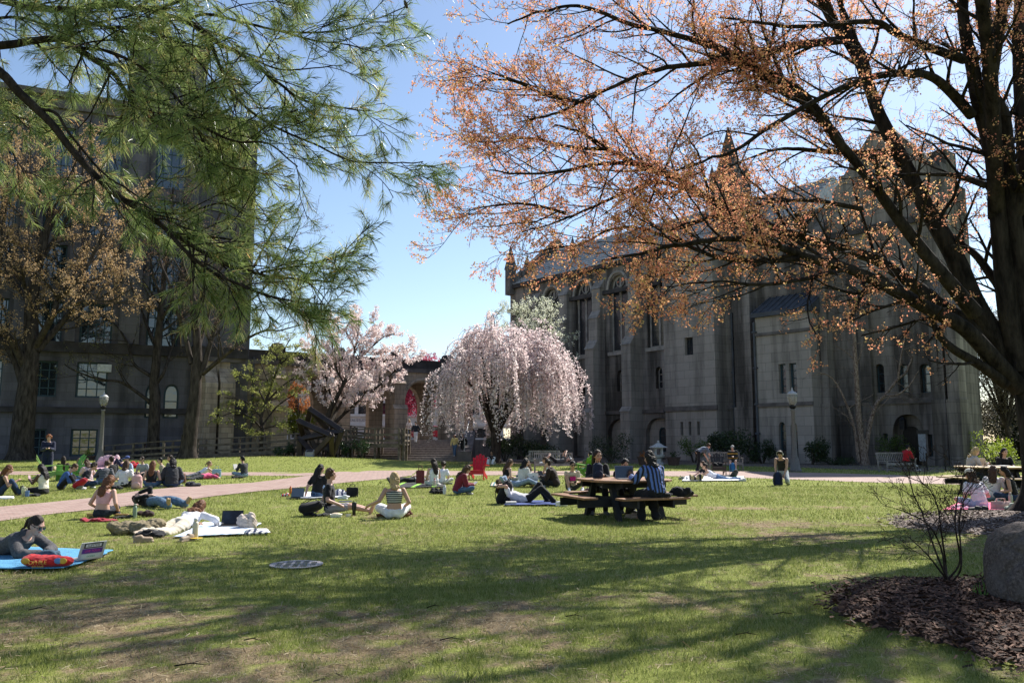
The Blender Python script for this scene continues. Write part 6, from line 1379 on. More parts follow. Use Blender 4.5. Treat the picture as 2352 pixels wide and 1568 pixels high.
    # ---- middle of the lawn
    PP['back_black'] = person('person with very long black hair and jeans leaning on one arm', 728, 1143, -18, 'side', .99, 'light', ('black', 'long'), ('tee', BLK), ('long', JEAN), wl=(-.32, -.06, .06), head=(0, -25))
    PP['smile_man'] = person('smiling man in a black tee and grey shorts leaning back on one hand', 758, 1180, -84, 'fwd', 1.03, 'pink', ('brown', 'curly'), ('tee', BLK), ('shorts', (.33, .31, .33)), None, lean=-8, hunch=10, wl=(-.24, -.28, .06), wr=(.2, .2, .2), head=(6, 10))
    PP['tube'] = person('blonde person in a striped tube top and white trousers seen from behind', 905, 1190, 12, 'cross', 1.0, 'tan', ('blonde', 'mid'), ('tube', STRIPE('tube stripes', (.50, .50, .42), (.02, .025, .03), 25, 2, .45)), ('wide', (.68, .68, .70)), (.2, .08, .05), lean=4, wl=(-.46, .12, .26), wr=(.2, .2, .2), head=(4, 10))
    person('person in a white sleeveless top sitting upright with long dark hair', 997, 1117, 35, 'side', 1.02, 'light', ('dark', 'long'), ('tank', WHT), ('long', (.60, .58, .52)), lean=0)
    person('person with dark curly hair in white behind the sleeveless top', 1014, 1112, -20, 'cross', .9, 'light', ('dark', 'curly'), ('tee', WHT), ('long', (.5, .5, .5)))
    h, f = G(985, 1108), G(907, 1111); d = f - h
    person('person in black trousers lying on a dark mat beside the white tops', 0, 0, math.degrees(math.atan2(-d.x, d.y)), 'supine', .98, 'tan', ('black', 'short'), ('tee', (.2, .2, .22)), ('long', BLK), (.05, .05, .05), loc=h.lerp(f, .5))
    PP['maroon'] = person('person in a maroon hoodie and jeans looking at a tablet', 1050, 1135, -70, 'cross', 1.0, 'light', ('brown', 'wavy'), ('hoodie', (.17, .02, .035)), ('long', JEAN), (.5, .45, .4), lean=14, head=(24, 0), wl=(-.08, .44, .27), wr=(.1, .44, .27))
    a = Vector(at(955, 1018.6, 62)); person('man in dark jacket and wide brimmed hat coming down the stairs', 0, 0, 175, 'walk', 1.0, 'light', ('dark', 'short'), ('hoodie', (.02, .025, .035)), ('long', (.6, .6, .62)), (.05, .05, .05), loc=(a.x, 61.9, 1.285), hat=('wide', BLK))
    a = Vector(at(941, 1008, 67)); person('person with long blonde hair at the top of the stairs', 0, 0, 160, 'stand', .97, 'light', ('blonde', 'long'), ('tee', (.66, .58, .55)), ('long', JEAN), loc=(a.x, 66.5, TZ), wl=(-.1, .25, 1.1))
    person('person in a pale yellow jacket and jeans at the foot of the stairs', 0, 0, 165, 'walk', .98, 'tan', ('black', 'long'), ('hoodie', (.62, .50, .22)), ('wide', JEAN), (.6, .6, .6), loc=((1046 - 1176) * 58.7 / 1829, 58.6, .32))
    person('person all in black walking down beside the yellow jacket', 0, 0, 170, 'walk', 1.02, 'light', ('black', 'short'), ('hoodie', BLK), ('wide', BLK), (.65, .65, .65), loc=((1064 - 1176) * 58.7 / 1829, 58.6, .32), glasses=True)
    PP['undertree'] = person('person in printed white jeans seated against the cherry trunk', 1131, 1067, 165, 'up', 1.0, 'brown', ('black', 'curly'), ('hoodie', BLK), ('wide', (.68, .66, .63)), (.36, .22, .12))
    person('person in a black strapless top with long brown hair seen from the side', 1160, 1112, -62, 'cross', 1.0, 'light', ('brown', 'long'), ('tube', BLK), ('long', (.24, .25, .24)), head=(12, 0))
    person('person in a cream tee and jeans with sunglasses pushed into wavy dark hair', 1199, 1117, -48, 'side', 1.04, 'tan', ('black', 'mid'), ('tee', (.58, .56, .48)), ('long', DJEAN), (.35, .22, .1), belly=1.18, head=(10, -15))
    person('person with brown hair partly hidden beyond the cream tee', 1216, 1104, 60, 'cross', .98, 'light', ('brown', 'long'), ('tee', (.45, .42, .4)), ('long', JEAN))
    person('person in a white tank top and sunglasses beyond the brown hoodie', 1262, 1102, 70, 'cross', 1.0, 'tan', ('brown', 'bun'), ('tank', WHT), ('long', LJEAN), glasses=True, wl=(-.1, .4, .3))
    person('person in a dark brown hoodie turned away over a small laptop', 1277, 1119, 68, 'cross', 1.06, 'light', ('dark', 'short'), ('hoodie', (.028, .017, .013)), ('long', BLK), lean=16, wl=(-.12, .44, .32), wr=(.12, .44, .32))
    PP['tan_tee'] = person('young man in a tan graphic tee and sunglasses facing the camera', 1313, 1127, 188, 'up', 1.02, 'tan', ('black', 'short'), ('tee', (.48, .40, .31)), ('shorts', (.04, .042, .046)), (.7, .7, .7), glasses=True, al=(-.24, .36, .07), ar=(.16, .40, .07), kl=(-.9, .3, .7), wl=(-.06, .36, .26), wr=(.04, .36, .26), lean=6)
    PP['green_sitter'] = person('person in jeans sitting in the green chair with back to the camera', 0, 0, 40, 'chair', .95, 'light', ('black', 'bun'), ('tee', (.1, .1, .1)), ('long', LJEAN), loc=tuple(G(1350, 1097) + Vector((.0, .05, 0))), pelvis_z=.36, lean=-22, al=(-.3, .75, .08), ar=(.1, .8, .08))
    h, f = G(1150, 1156), G(1268, 1157); d = f - h
    PP['sup_white'] = person('man in a white tee and black trousers lying with knees up on a backpack', 0, 0, math.degrees(math.atan2(-d.x, d.y)), 'supup', 1.03, 'pink', ('dark', 'short'), ('tee', (.62, .61, .66)), ('long', BLK), (.02, .02, .022), loc=h.lerp(f, .53), lean=-80, hunch=8, wl=(-.24, -.66, .42), wr=(.16, -.64, .40), epl=(-1, .3, .6), epr=(1, .6, .4), head=(16, 0), al=(-.14, .44, .07), ar=(.14, .62, .07))
    PP['bench_lier'] = person('person lying along the front grey bench with knees raised and a cap', 0, 0, 96, 'supup', .98, 'light', ('dark', 'short'), ('tee', (.07, .07, .075)), ('shorts', BLK), (.75, .75, .75), loc=((1276 - 1176) * 38 / 1829, 38.2, .44), hat=('cap', (.6, .6, .58)), wl=(-.1, -.5, .55), wr=(.1, -.45, .55), al=(-.1, .62, .07), ar=(.1, .48, .07))
    # ---- right
    PP['bender'] = person('man in a navy striped tee bending down over a chair', 1604, 1083, -72, 'bend', 1.05, 'pink', ('brown', 'curly'), ('tee', STRIPE('blue grey stripes', (.02, .028, .05), (.16, .2, .27), 12, 2)), ('long', BLK), (.05, .05, .05), glasses=True)
    f, h = G(1694, 1102), G(1612, 1101); d = h - f
    person('person in a white tank top and jeans lying face down with dark bun', 0, 0, math.degrees(math.atan2(-d.x, d.y)), 'prone', 1.0, 'tan', ('dark', 'bun'), ('tank', (.66, .66, .72)), ('long', denim((.10, .17, .30))), None, loc=f.lerp(h, .55), lean=72)
    f, h = G(1684, 1096), G(1602, 1096); d = h - f
    person('person with long brown hair in black lying beyond the white tank top', 0, 0, math.degrees(math.atan2(-d.x, d.y)) + 6, 'prone', 1.0, 'light', ('brown', 'long'), ('tee', BLK), ('long', CHAR), None, loc=f.lerp(h, .55), lean=66)
    PP['jersey'] = person('grey haired person in a black and yellow jersey on the white bench', 0, 0, 165, 'chair', 1.0, 'light', ('grey', 'short'), ('hoodie', STRIPE('jersey bands', (.015, .015, .015), (.45, .25, .03), 4.5, 2, .75)), ('shorts', (.05, .05, .05)), loc=((1678 - 1176) * 40.6 / 1829, 40.62, 0), pelvis_z=.54, wl=(-.05, .34, .72), wr=(.05, .34, .72), head=(26, 0))
    PP['kneeler'] = person('kneeling person in dark vest and white headphones packing a bag', 1799, 1113, 150, 'kneel', 1.06, 'tan', ('dark', 'short'), ('tank', (.016, .018, .024)), ('long', (.36, .4, .42)), (.05, .05, .05), phones=True, head=(30, 0), pelvis_z=.42)
    PP['red_jacket'] = person('person in a red jacket sitting sideways on the far grey bench', 0, 0, -62, 'chair', 1.0, 'tan', ('black', 'short'), ('hoodie', (.42, .015, .02)), ('long', BLK), (.6, .6, .62), loc=((2076 - 1176) * 39.4 / 1829, 39.6, 0), pelvis_z=.54, wl=(-.02, .3, 1.0), head=(6, 0), al=(-.1, .86, .28), ar=(.1, .72, .09))
    PP['grey_hoodie'] = person('blonde person in a light grey hoodie working at the right picnic table', 0, 0, -92, 'chair', 1.0, 'light', ('blonde', 'mid'), ('hoodie', (.40, .39, .39)), ('long', JEAN), loc=((2216 - 1176) * 24.4 / 1829, 24.4, 0), pelvis_z=.56, wl=(-.1, .46, .82), wr=(.12, .44, .82), head=(18, 0))
    PP['cap_tee'] = person('person in a white tee and pale backwards cap seen from behind', 2252, 1168, 8, 'cross', 1.02, 'pink', ('brown', 'mid'), ('tee', (.70, .69, .74)), ('shorts', (.35, .45, .6)), (.6, .6, .62), hat=('back', (.55, .53, .47)), lean=16, belly=1.1, al=(.1, .3, .06), ar=(-.12, .34, .06))
    PP['brown_tee'] = person('person in a white cropped tee with long brown hair beside the maple', 2284, 1150, -38, 'cross', 1.0, 'tan', ('brown', 'wavy'), ('tee', (.66, .64, .66)), ('wide', LJEAN), (.5, .4, .4), lean=6, head=(8, 0))
    person('person in a black top partly hidden by the maple trunk', 2330, 1152, 60, 'cross', 1.0, 'tan', ('black', 'mid'), ('tank', BLK), ('long', DJEAN))
    person('dark haired person beyond the right picnic table', 0, 0, 178, 'chair', .98, 'light', ('black', 'mid'), ('hoodie', BLK), ('long', CHAR), loc=((2290 - 1176) * 24.6 / 1829, 24.6, 0), pelvis_z=.54, wl=(-.1, .4, .76), wr=(.1, .4, .76))
    person('person in a pale blue shirt sitting in the shade behind the ramp', 0, 0, 170, 'chair', 1.0, 'light', ('brown', 'short'), ('tee', (.3, .37, .5)), ('long', CHAR), loc=((343 - 1176) * 58.4 / 1829, 58.4, 0), pelvis_z=.52)
    person('person in black sitting in the shade behind the ramp', 0, 0, 150, 'chair', 1.0, 'light', ('black', 'short'), ('hoodie', BLK), ('long', BLK), loc=((371 - 1176) * 58.2 / 1829, 58.2, 0), pelvis_z=.52)
# ================================================================ FURNITURE AND STRUCTURES ON THE LAWN
WOODD = MAT('weathered ramp timber', (.14, .113, .085), .9, .45, 5, .3); WOODT = MAT('stained plank', (.25, .13, .065), .55, .3, 6, .15); WOODP = MAT('pale plank', (.42, .29, .15), .6, .25, 6, .15)
DKPOST = MAT('black recycled post', (.014, .014, .016), .6, .3, 6, .1); TEAK = MAT('silvered teak', (.22, .20, .185), .85, .3, 8, .2)
IRON = MAT('dark iron', 0)
XY = lambda px, D: (px - 1176) * D / 1829
def ramp():
    D = 56.0; t = thing('wooden_ramp', 'dark timber wheelchair ramp with rails climbing to the stairs', 'ramp', (XY(246, D), D, 0)); bx, by = t.location.x, D
    px = [246, 314, 383, 460, 538, 597, 668, 735, 798.5, 864, 919]; dz = [.10, .26, .42, .55, .66, .76, .92, 1.07, 1.2, 1.3, 1.3]
    X = [XY(p, D) - bx for p in px]
    for row, y in ((0, 0.0), (1, 1.5)):
        for x, z in zip(X, dz): m = MB(); m.bb(x - .07, x + .07, y - .07, y + .07, -.2, z + 1.02); m.build('post', WOODD, t)
        for off, h, w in ((1.06, .05, .2), (.62, .14, .045), (.22, .14, .045)):
            for i in range(len(X) - 1):
                m = MB(); yy = y - (.095 if off < 1 else 0) + (0 if off < 1 else 0); m.beam((X[i], yy, dz[i] + off), (X[i + 1], yy, dz[i + 1] + off), w, h); m.build('handrail' if off > 1 else 'rail', WOODD, t)
        for i in range(len(X) - 1): m = MB(); m.beam((X[i], y - .1, dz[i] - .12), (X[i + 1], y - .1, dz[i + 1] - .12), .05, .26); m.build('skirt_board', WOODD, t)
    m = MB(); m.add([(X[i], y, dz[i]) for i in range(len(X)) for y in (-.05, 1.55)], [(2 * i, 2 * i + 2, 2 * i + 3, 2 * i + 1) for i in range(len(X) - 1)]); d = m.build('deck', WOODD, t); md = d.modifiers.new('s', 'SOLIDIFY'); md.thickness = .05
    x1 = X[-1]
    for y in (0.0, 1.5, 3.2): m = MB(); m.bb(x1 + .25, x1 + .39, y - .07, y + .07, -.2, 2.33); m.build('post', WOODD, t)
    for off in (1.06, .62, .22): m = MB(); m.beam((x1 + .32, -.07, 1.3 + off), (x1 + .32, 3.2, 1.3 + off), .05 if off < 1 else .18, .14 if off < 1 else .05); m.build('rail' if off < 1 else 'handrail', WOODD, t)
    m = MB(); m.bb(X[-2], x1 + .3, -.05, 3.2, 1.2, 1.29); m.build('landing', WOODD, t)
    xa = XY(780, 58.5) - bx
    for y in (1.75, 3.2):
        for off in (1.06, .62, .22): m = MB(); m.beam((X[-2], y, 1.3 + off), (xa, y, 1.62 + off), .05 if off < 1 else .18, .14 if off < 1 else .05); m.build('rail' if off < 1 else 'handrail', WOODD, t)
        for k in range(4): x = X[-2] + (xa - X[-2]) * k / 3; m = MB(); m.bb(x - .06, x + .06, y - .06, y + .06, -.2, 1.35 + .1 * k + 1.0); m.build('post', WOODD, t)
    m = MB(); m.add([(X[-2], 1.7, 1.28), (X[-2], 3.25, 1.28), (xa, 3.25, 1.6), (xa, 1.7, 1.6)], [(0, 1, 2, 3)]); d = m.build('deck', WOODD, t); md = d.modifiers.new('s', 'SOLIDIFY'); md.thickness = .05
ramp()
def sculpture():
    D = 54.3; b = Vector((XY(726, D), D, gz(XY(726, D), D))); t = thing('metal_sculpture', 'dark angular steel sculpture of interlocking zigzag beams on the far lawn', 'sculpture', b)
    m_, n, bs = newmat('weathering steel'); f = n.noise(n.obj(), 1.6, 6); n.link(n.ramp(f, [(.35, (.022, .015, .014)), (.65, (.05, .034, .03))]), bs.inputs['Base Color']); bs.inputs['Roughness'].default_value = .38; bs.inputs['Metallic'].default_value = .35
    q = lambda px, py, dy: Vector(at(px, py, D + dy)) - b
    N = dict(a=q(713, 940, 0), b=q(786, 989, -.3), c=q(688, 1007, .4), d=q(722, 1043, -.5), e=q(761, 1000, -.9), f=q(687, 967, -.6), g=q(688, 1050, .5), h=q(762, 1050, -.1), i=q(703, 985, .8), j=q(752, 985, .9), k=q(735, 1050, 1.0), l=q(700, 1015, .9))
    m = MB()
    def bar(p, r, w=.34):
        p, r = N[p], N[r]; d = (r - p).normalized(); m.beam(p - d * .12, r + d * .12, w, w * .8, (.2, -1, .35))
    for e in ('ab', 'bc', 'cd', 'de', 'ef', 'fl', 'ai', 'aj', 'bh', 'eh', 'cg', 'lg', 'jh', 'ik'): bar(*e)
    m.build('beam_structure', m_, t, bevel=.03)
    p = b + Vector((-.2, -2.0, 0)); g = Vector((XY(716, 52.6), 52.6, gz(XY(716, 52.6), 52.6))); k = thing('plaque_stone', 'small sloping granite plaque stone before the sculpture', 'plaque', g)
    s = MB(); s.add([(-.25, -.2, 0), (.25, -.2, 0), (.25, .2, 0), (-.25, .2, 0), (-.25, -.2, .32), (.25, -.2, .32), (.25, .2, .48), (-.25, .2, .48)], [(0, 3, 2, 1), (4, 5, 6, 7), (0, 1, 5, 4), (1, 2, 6, 5), (2, 3, 7, 6), (3, 0, 4, 7)]); s.build('stone', MAT('grey granite', (.26, .26, .27), .7, .3, 20), k)
    s = MB(); s.add([(-.2, -.16, .345), (.2, -.16, .345), (.2, .16, .473), (-.2, .16, .473)], [(0, 1, 2, 3)]); s.build('plate', MAT('bronze plate', 0), k)
sculpture()
def lamp(px, D, label, h=4.15):
    x = XY(px, D); t = thing('street_lamp', label, 'street lamp', (x, D, gz(x, D)), 0, 'acorn lamps round the lawn')
    m = MB(); m.lathe([(.30, 0), (.30, .1), (.24, .16), (.2, .5), (.13, .75), (.12, 1.0), (.085, h - .85), (.12, h - .82), (.12, h - .75)], n=14); m.build('post', MAT('aggregate lamp post', (.15, .143, .135), .8, .3, 30), t, True)
    m = MB(); m.lathe([(.06, h - .75), (.15, h - .68), (.17, h - .6), (.12, h - .55)], n=14); m.build('collar', IRON, t, True)
    g, n, bs = newmat('lamp glass'); bs.inputs['Base Color'].default_value = (.8, .78, .7, 1); bs.inputs['Roughness'].default_value = .15; bs.inputs['Transmission Weight'].default_value = .75; bs.inputs['IOR'].default_value = 1.2
    m = MB(); m.lathe([(.12, h - .56), (.2, h - .42), (.24, h - .2), (.25, h - .05)], n=16); m.build('globe', MATS.setdefault('lamp glass', g), t, True)
    m = MB(); m.lathe([(.26, h - .05), (.25, h), (.16, h + .1), (.06, h + .14), (.05, h + .2), (.02, h + .3), (.004, h + .34)], n=16); m.build('cap', MAT('pale enamel', (.36, .36, .36), .4), t, True)
lamp(240, 47.5, 'acorn street lamp before the stone building on the left', 3.95); lamp(1819, 39.4, 'acorn street lamp before the chapel on the right', 3.8)
def bench(px, D, yaw, label, w=1.85):
    x = XY(px, D); t = thing('garden_bench', label, 'bench', (x, D, 0), R(yaw), 'slatted garden benches')
    for sx in (-1, 1):
        xx = sx * (w / 2 - .03)
        m = MB(); m.bb(xx - .03, xx + .03, .02, .08, 0, .62); m.build('leg', TEAK, t); m = MB(); m.beam((xx, -.46, 0), (xx, -.5, .45), .06, .06); m.beam((xx, -.5, .43), (xx, -.6, .92), .058, .058); m.build('leg', TEAK, t)
        m = MB(); m.bb(xx - .045, xx + .045, -.52, .12, .62, .66); m.build('arm', TEAK, t)
    for k in range(5): m = MB(); m.bb(-w / 2 + .06, w / 2 - .06, -.45 + .105 * k, -.37 + .105 * k, .41, .435); m.build('slat', TEAK, t)
    m = MB(); m.bb(-w / 2 + .06, w / 2 - .06, .045, .075, .33, .405); m.build('apron', TEAK, t)
    m = MB(); m.beam((-w / 2, -.6, .9), (w / 2, -.6, .9), .05, .08); m.beam((-w / 2 + .06, -.515, .5), (w / 2 - .06, -.515, .5), .04, .06)
    for k in range(15): xx = -w / 2 + .12 + (w - .24) * k / 14; m.beam((xx, -.515, .52), (xx, -.595, .87), .045, .02, (0, 1, 0))
    m.build('backrest', TEAK, t); return t
bench(1271, 38.0, 180, 'grey slatted bench nearest the lawn with a person lying along it'); bench(1244, 46.5, 165, 'grey slatted bench standing empty behind the occupied one'); bench(1662, 40.4, 180, 'pale slatted bench with a person in a yellow and black jersey', 1.7); bench(2058, 39.3, 200, 'grey slatted bench with a person in a red jacket')
def adirondack(px, py, yaw, col, label, D=None):
    p = G(px, py); t = thing('adirondack_chair', label, 'chair', p, R(yaw), 'slatted lawn chairs'); m = MAT('chair paint %.2f %.2f' % (col[0], col[1]), col, .45, .12, 8, .05)
    for k in range(5):
        x = -.22 + .11 * k; s = MB(); top = .98 - .05 * abs(k - 2) ** 1.5; s.beam((x * .8, -.12, .28), (x * 1.12, -.46, top), .098, .02, (0, 1, .3)); s.build('back_slat', m, t, bevel=.008)
    for k in range(5): s = MB(); y = -.1 + .125 * k; z = .29 + .018 * k; s.bb(-.27, .27, y - .055, y + .055, z, z + .022); s.build('seat_slat', m, t)
    for q in (-1, 1):
        s = MB(); s.beam((q * .31, -.5, .53), (q * .31, .42, .58), .13, .024); s.build('armrest', m, t)
        s = MB(); s.bb(q * .285 - .014, q * .285 + .014, .30, .42, 0, .565); s.build('leg', m, t); s = MB(); s.beam((q * .262, .40, .33), (q * .262, -.55, .05), .026, .14); s.build('leg', m, t)
    s = MB(); s.bb(-.27, .27, .405, .425, .22, .36); s.build('apron', m, t); s = MB(); s.bb(-.3, .3, -.36, -.33, .52, .58); s.bb(-.25, .25, -.44, -.415, .74, .8); s.build('back_rail', m, t); return t
adirondack(1098, 1101, 172, (.46, .01, .022), 'bright red slatted lawn chair standing empty on the grass'); adirondack(1352, 1098, 22, (.12, .30, .03), 'leaf green slatted lawn chair with a person in jeans'); adirondack(112, 1103, -58, (.30, .46, .14), 'pale green slatted lawn chair with a tan bag on it')
adirondack(163, 1103, 150, (.13, .32, .06), 'green slatted lawn chair half hidden behind the seated circle'); adirondack(1650, 1091, 172, (.035, .026, .022), 'dark brown slatted lawn chair holding black bags')
def picnic_table(px, D, rz, label, plank):
    t = thing('picnic_table', label, 'picnic table', (XY(px, D), D, 0), R(rz)); h = .76
    def ring(a, c): return [(-a + c, -a), (a - c, -a), (a, -a + c), (a, a - c), (a - c, a), (-a + c, a), (-a, a - c), (-a, -a + c)]
    for k in range(7):
        y0, y1 = -.83 + .237 * k, -.83 + .237 * k + .229; m = MB(); c = .32; w0 = .83 - max(0, c - (.83 - abs(y0))) if abs(y0) > .51 else .83; w1 = .83 - max(0, c - (.83 - abs(y1))) if abs(y1) > .51 else .83
        m.prism([(-w0, y0), (w0, y0), (w1, y1), (-w1, y1)], h - .042, h); m.build('top_plank', plank, t, bevel=.006)
    for q in range(4):
        M = Matrix.Rotation(R(90 * q), 3, 'Z'); v = lambda x, y, z: M @ Vector((x, y, z))
        m = MB(); L = .72
        for k in (0, 1): a = v(-L, -1.02 - .155 * k, .44); b = v(L, -1.02 - .155 * k, .44); m.beam(a, b, .145, .04)
        m.build('seat', plank, t, bevel=.006)
    for q in range(2):
        M = Matrix.Rotation(R(90 * q), 3, 'Z'); v = lambda x, y, z: M @ Vector((x, y, z))
        for xx in (-.38, .38):
            m = MB(); m.beam(v(xx, -1.2, .345 - .02 * q), v(xx, 1.2, .345 - .02 * q), .045, .15); m.build('seat_bearer', DKPOST, t)
            m = MB(); m.beam(v(xx * 1.12, -.7, .66 - .01 * q), v(xx * 1.12, .7, .66 - .01 * q), .045, .1); m.build('top_bearer', DKPOST, t)
            for sy in (-1, 1):
                if q == 0: m = MB(); m.beam(v(xx * 1.25, sy * .36, .69), v(xx * 1.25, sy * .66, -.02), .1, .1); m.build('leg', DKPOST, t)
    return t
picnic_table(1428, 16.0, 22, 'brown plank picnic table with dark posts and two people at laptops', WOODT); picnic_table(2262, 23.6, 8, 'pale plank picnic table with a blonde person working at the right', WOODP)
m = picnic_table(357, 58.2, 5, 'dark picnic table in the shade behind the ramp', WOODD)
if not PEOPLE_OFF:
    D = 16.0; tx = XY(1428, D); u = Vector((math.cos(R(22)), math.sin(R(22)), 0)); v = Vector((-math.sin(R(22)), math.cos(R(22)), 0)); T0 = Vector((tx, D, 0))
    a = T0 - v * 1.08 + u * .08
    PP['stripe'] = person('person in a blue and black striped shirt seen from behind at the table', 0, 0, 20, 'chair', 1.02, 'tan', ('black', 'mid'), ('hoodie', STRIPE('blue black stripes', (.10, .17, .42), (.012, .013, .02), 15, 0, .5)), ('wide', BLK), None, loc=a, pelvis_z=.545, lean=12, wl=(-.24, .50, .80), wr=(.1, .42, .80), head=(6, 12), ar=(.1, .2, .09), al=(-.15, .28, .09), base_z=0)
    a = T0 + v * 1.05 - u * .02
    PP['laugh'] = person('smiling person with long dark hair facing the camera behind a laptop at the table', 0, 0, 178, 'chair', 1.0, 'tan', ('dark', 'long'), ('long', BLK), ('long', BLK), (.1, .1, .1), loc=a, pelvis_z=.545, lean=6, wl=(-.1, .44, .80), wr=(.1, .44, .80), head=(2, 18), base_z=0)
    a = T0 + v * 1.06 + u * .55
    person('dark haired person hidden beyond the striped shirt at the table', 0, 0, 190, 'chair', .93, 'tan', ('black', 'short'), ('tee', BLK), ('long', BLK), (.1, .1, .1), loc=a, pelvis_z=.5, lean=20, wl=(-.1, .4, .78), wr=(.1, .4, .78), base_z=0)
def lantern():
    D = 50; t = thing('stone_lantern', 'pale stone garden lantern with a wide curved roof before the chapel', 'lantern', (XY(1509, D), D, 0)); s = MAT('pale granite', (.40, .39, .38), .85, .25, 12, .2)
    m = MB(); m.lathe([(.42, 0), (.42, .12), (.24, .2), (.2, .42), (.36, .5), (.4, .6), (.4, .64)], n=6); m.build('pedestal', s, t)
    m = MB(); [m.bb(x - .05, x + .05, y - .05, y + .05, .64, 1.02) for x in (-.2, .2) for y in (-.2, .2)]; m.bb(-.25, .25, -.25, .25, 1.02, 1.08); m.build('fire_box', s, t)
    m = MB(); m.lathe([(.58, 1.09), (.56, 1.13), (.36, 1.2), (.18, 1.32), (.1, 1.36), (.07, 1.4), (.09, 1.46), (.01, 1.54)], n=6); m.build('roof', s, t)
lantern()
def planter(px, D, label, plantcol):
    t = thing('planter', label, 'planter', (XY(px, D), D, 0)); m = MB(); m.lathe([(.32, 0), (.4, .42), (.44, .44), (.44, .52), (.38, .52), (.36, .46)], n=18); m.build('pot', MAT('dark clay', (.075, .045, .038), .8, .3, 8), t)
    r = np.random.default_rng(int(px)); C = np.array([0, 0, .62]) + r.normal(0, .13, (60, 3)); leafmesh('plant', [leaves(r, C, 3, .03, .1)], plantcol, t, (0, 0, 0))
planter(1476, 50, 'clay planter with an orange plant left of the stone lantern', RUST); planter(1543, 49.5, 'wide clay planter right of the stone lantern', EVG); planter(213, 54, 'clay planter with a bright green plant before the stone building', SPRG)
def drain():
    p = G(681, 1299); Rr = .315; t = thing('drain_cover', 'round cast iron drain grate with square holes set in the grass', 'drain cover', (p.x, p.y, .008))
    out = [(Rr * math.cos(a), Rr * math.sin(a)) for a in np.linspace(0, 2 * math.pi, 49)[:-1]]; hs = []
    for i in range(-3, 4):
        for j in range(-3, 4):
            x, y = i * .1, j * .1
            if math.hypot(abs(x) + .02, abs(y) + .02) < Rr - .02: hs.append([(x - .034, y - .036), (x + .034, y - .036), (x + .034, y + .036), (x - .034, y + .036)])
    m = MB(); m.wall(out, hs, 0, .008); o = m.build('grate', MAT('worn cast iron', (.30, .28, .285), .6, .35, 20, .1, metal=.1), t); o.rotation_euler = (R(90), 0, R(8)); o.location = (0, 0, .01)
    m = MB(); m.lathe([(Rr - .004, -.02), (Rr - .004, -.012)], n=32); m.build('well', MAT('drain shadow well', (.006, .006, .006), 1), t)
drain()
def car():
    D = 84; t = thing('parked_car', 'red car parked in the street beyond the right arch', 'car', (XY(992, D), D, TZ), R(14)); p = MAT('red car paint', (.42, .02, .05), .25, .05)
    m = MB(); m.wall([(-2.1, .3), (2.1, .3), (2.15, .7), (1.9, .85), (1.1, .95), (.55, 1.42), (-1.0, 1.45), (-1.7, .98), (-2.1, .9)], [], -.85, .85); m.build('body', p, t, bevel=.08)
    m = MB(); m.wall([(-1.5, .98), (-.95, 1.38), (.5, 1.36), (1.0, .98)], [], -.87, .87); m.build('window', WGLASS, t)
    for x in (-1.3, 1.35):
        for y in (-.8, .8): m = MB(); m.tube([(x, y - .1, .33), (x, y + .1, .33)], .33, 18); w = m.build('wheel', MAT('tyre', (.02, .02, .02), .8), t); m = MB(); m.tube([(x, y - .115, .33), (x, y + .115, .33)], .2, 14); m.build('rim', MAT('alloy', (.5, .5, .5), .3, metal=.8), w)
car()
def street_lamp2():
    t = thing('street_lamp', 'modern disc topped street lamp seen through the left arch', 'street lamp', (XY(686, 78), 78, TZ)); m = MB(); m.tube([(0, 0, 0), (0, 0, 4.2)], [.07, .05], 8); m.build('post', IRON, t); m = MB(); m.lathe([(.1, 4.0), (.5, 4.25), (.5, 4.32), (.1, 4.4)], n=18); m.build('lamp_head', MAT('lamp disc', (.2, .2, .2), .5), t)
street_lamp2()
for k, (px, D) in enumerate(((2118, 40.5), (2160, 40.0), (2215, 39.5), (2290, 38), (2345, 36))):
    t = thing('chain_post', 'black iron post of the low chain fence near the right picnic table', 'post', (XY(px, D), D, 0), 0, 'chain fence posts'); m = MB(); m.tube([(0, 0, 0), (0, 0, .82)], .03, 8); m.build('shaft', IRON, t); m = MB(); m.ell((0, 0, .86), (.045, .045, .045)); m.build('finial', IRON, t)
for (pa, Da), (pb, Db) in zip(((2118, 40.5), (2160, 40.0), (2215, 39.5), (2290, 38)), ((2160, 40.0), (2215, 39.5), (2290, 38), (2345, 36))):
    a, b = Vector((XY(pa, Da), Da, .78)), Vector((XY(pb, Db), Db, .78)); m = MB(); m.tube([a.lerp(b, t) - Vector((0, 0, .22 * 4 * t * (1 - t))) for t in np.linspace(0, 1, 12)], .014, 5); tag(m.build('chain', IRON), 'sagging black chain between two iron posts', 'chain', 'chains between the iron posts')
# ================================================================ BELONGINGS
def sheet(name, label, cat, pix, col, h=.012, bump=.03, seed=1, mat=None, th=.008, nx=40, ny=20, z=.03):
    """cloth lying on the grass inside four traced corners"""
    c = [G(*q) for q in pix]; cen = sum(c, Vector()) / 4; vs = []; 
    for j in range(ny + 1):
        for i in range(nx + 1):
            s, q = i / nx, j / ny; p = c[0].lerp(c[1], s).lerp(c[3].lerp(c[2], s), q); n = float(fbm(p.x * 5 + seed, p.y * 5, seed, 3)) - .4; e = .06 * (float(vnoise(p.x * 6, p.y * 6, seed + 9)) - .5)
            vs.append((p.x - cen.x + e, p.y - cen.y + e * .5, z + gz(p.x, p.y) - gz(cen.x, cen.y) + h + max(0, n) * bump))
    m = MB(); m.add(vs, [(j * (nx + 1) + i, j * (nx + 1) + i + 1, (j + 1) * (nx + 1) + i + 1, (j + 1) * (nx + 1) + i) for j in range(ny) for i in range(nx)])
    o = m.build(name, mat or cloth(col), None, True, (cen.x, cen.y, gz(cen.x, cen.y))); md = o.modifiers.new('s', 'SOLIDIFY'); md.thickness = th; return tag(o, label, cat)
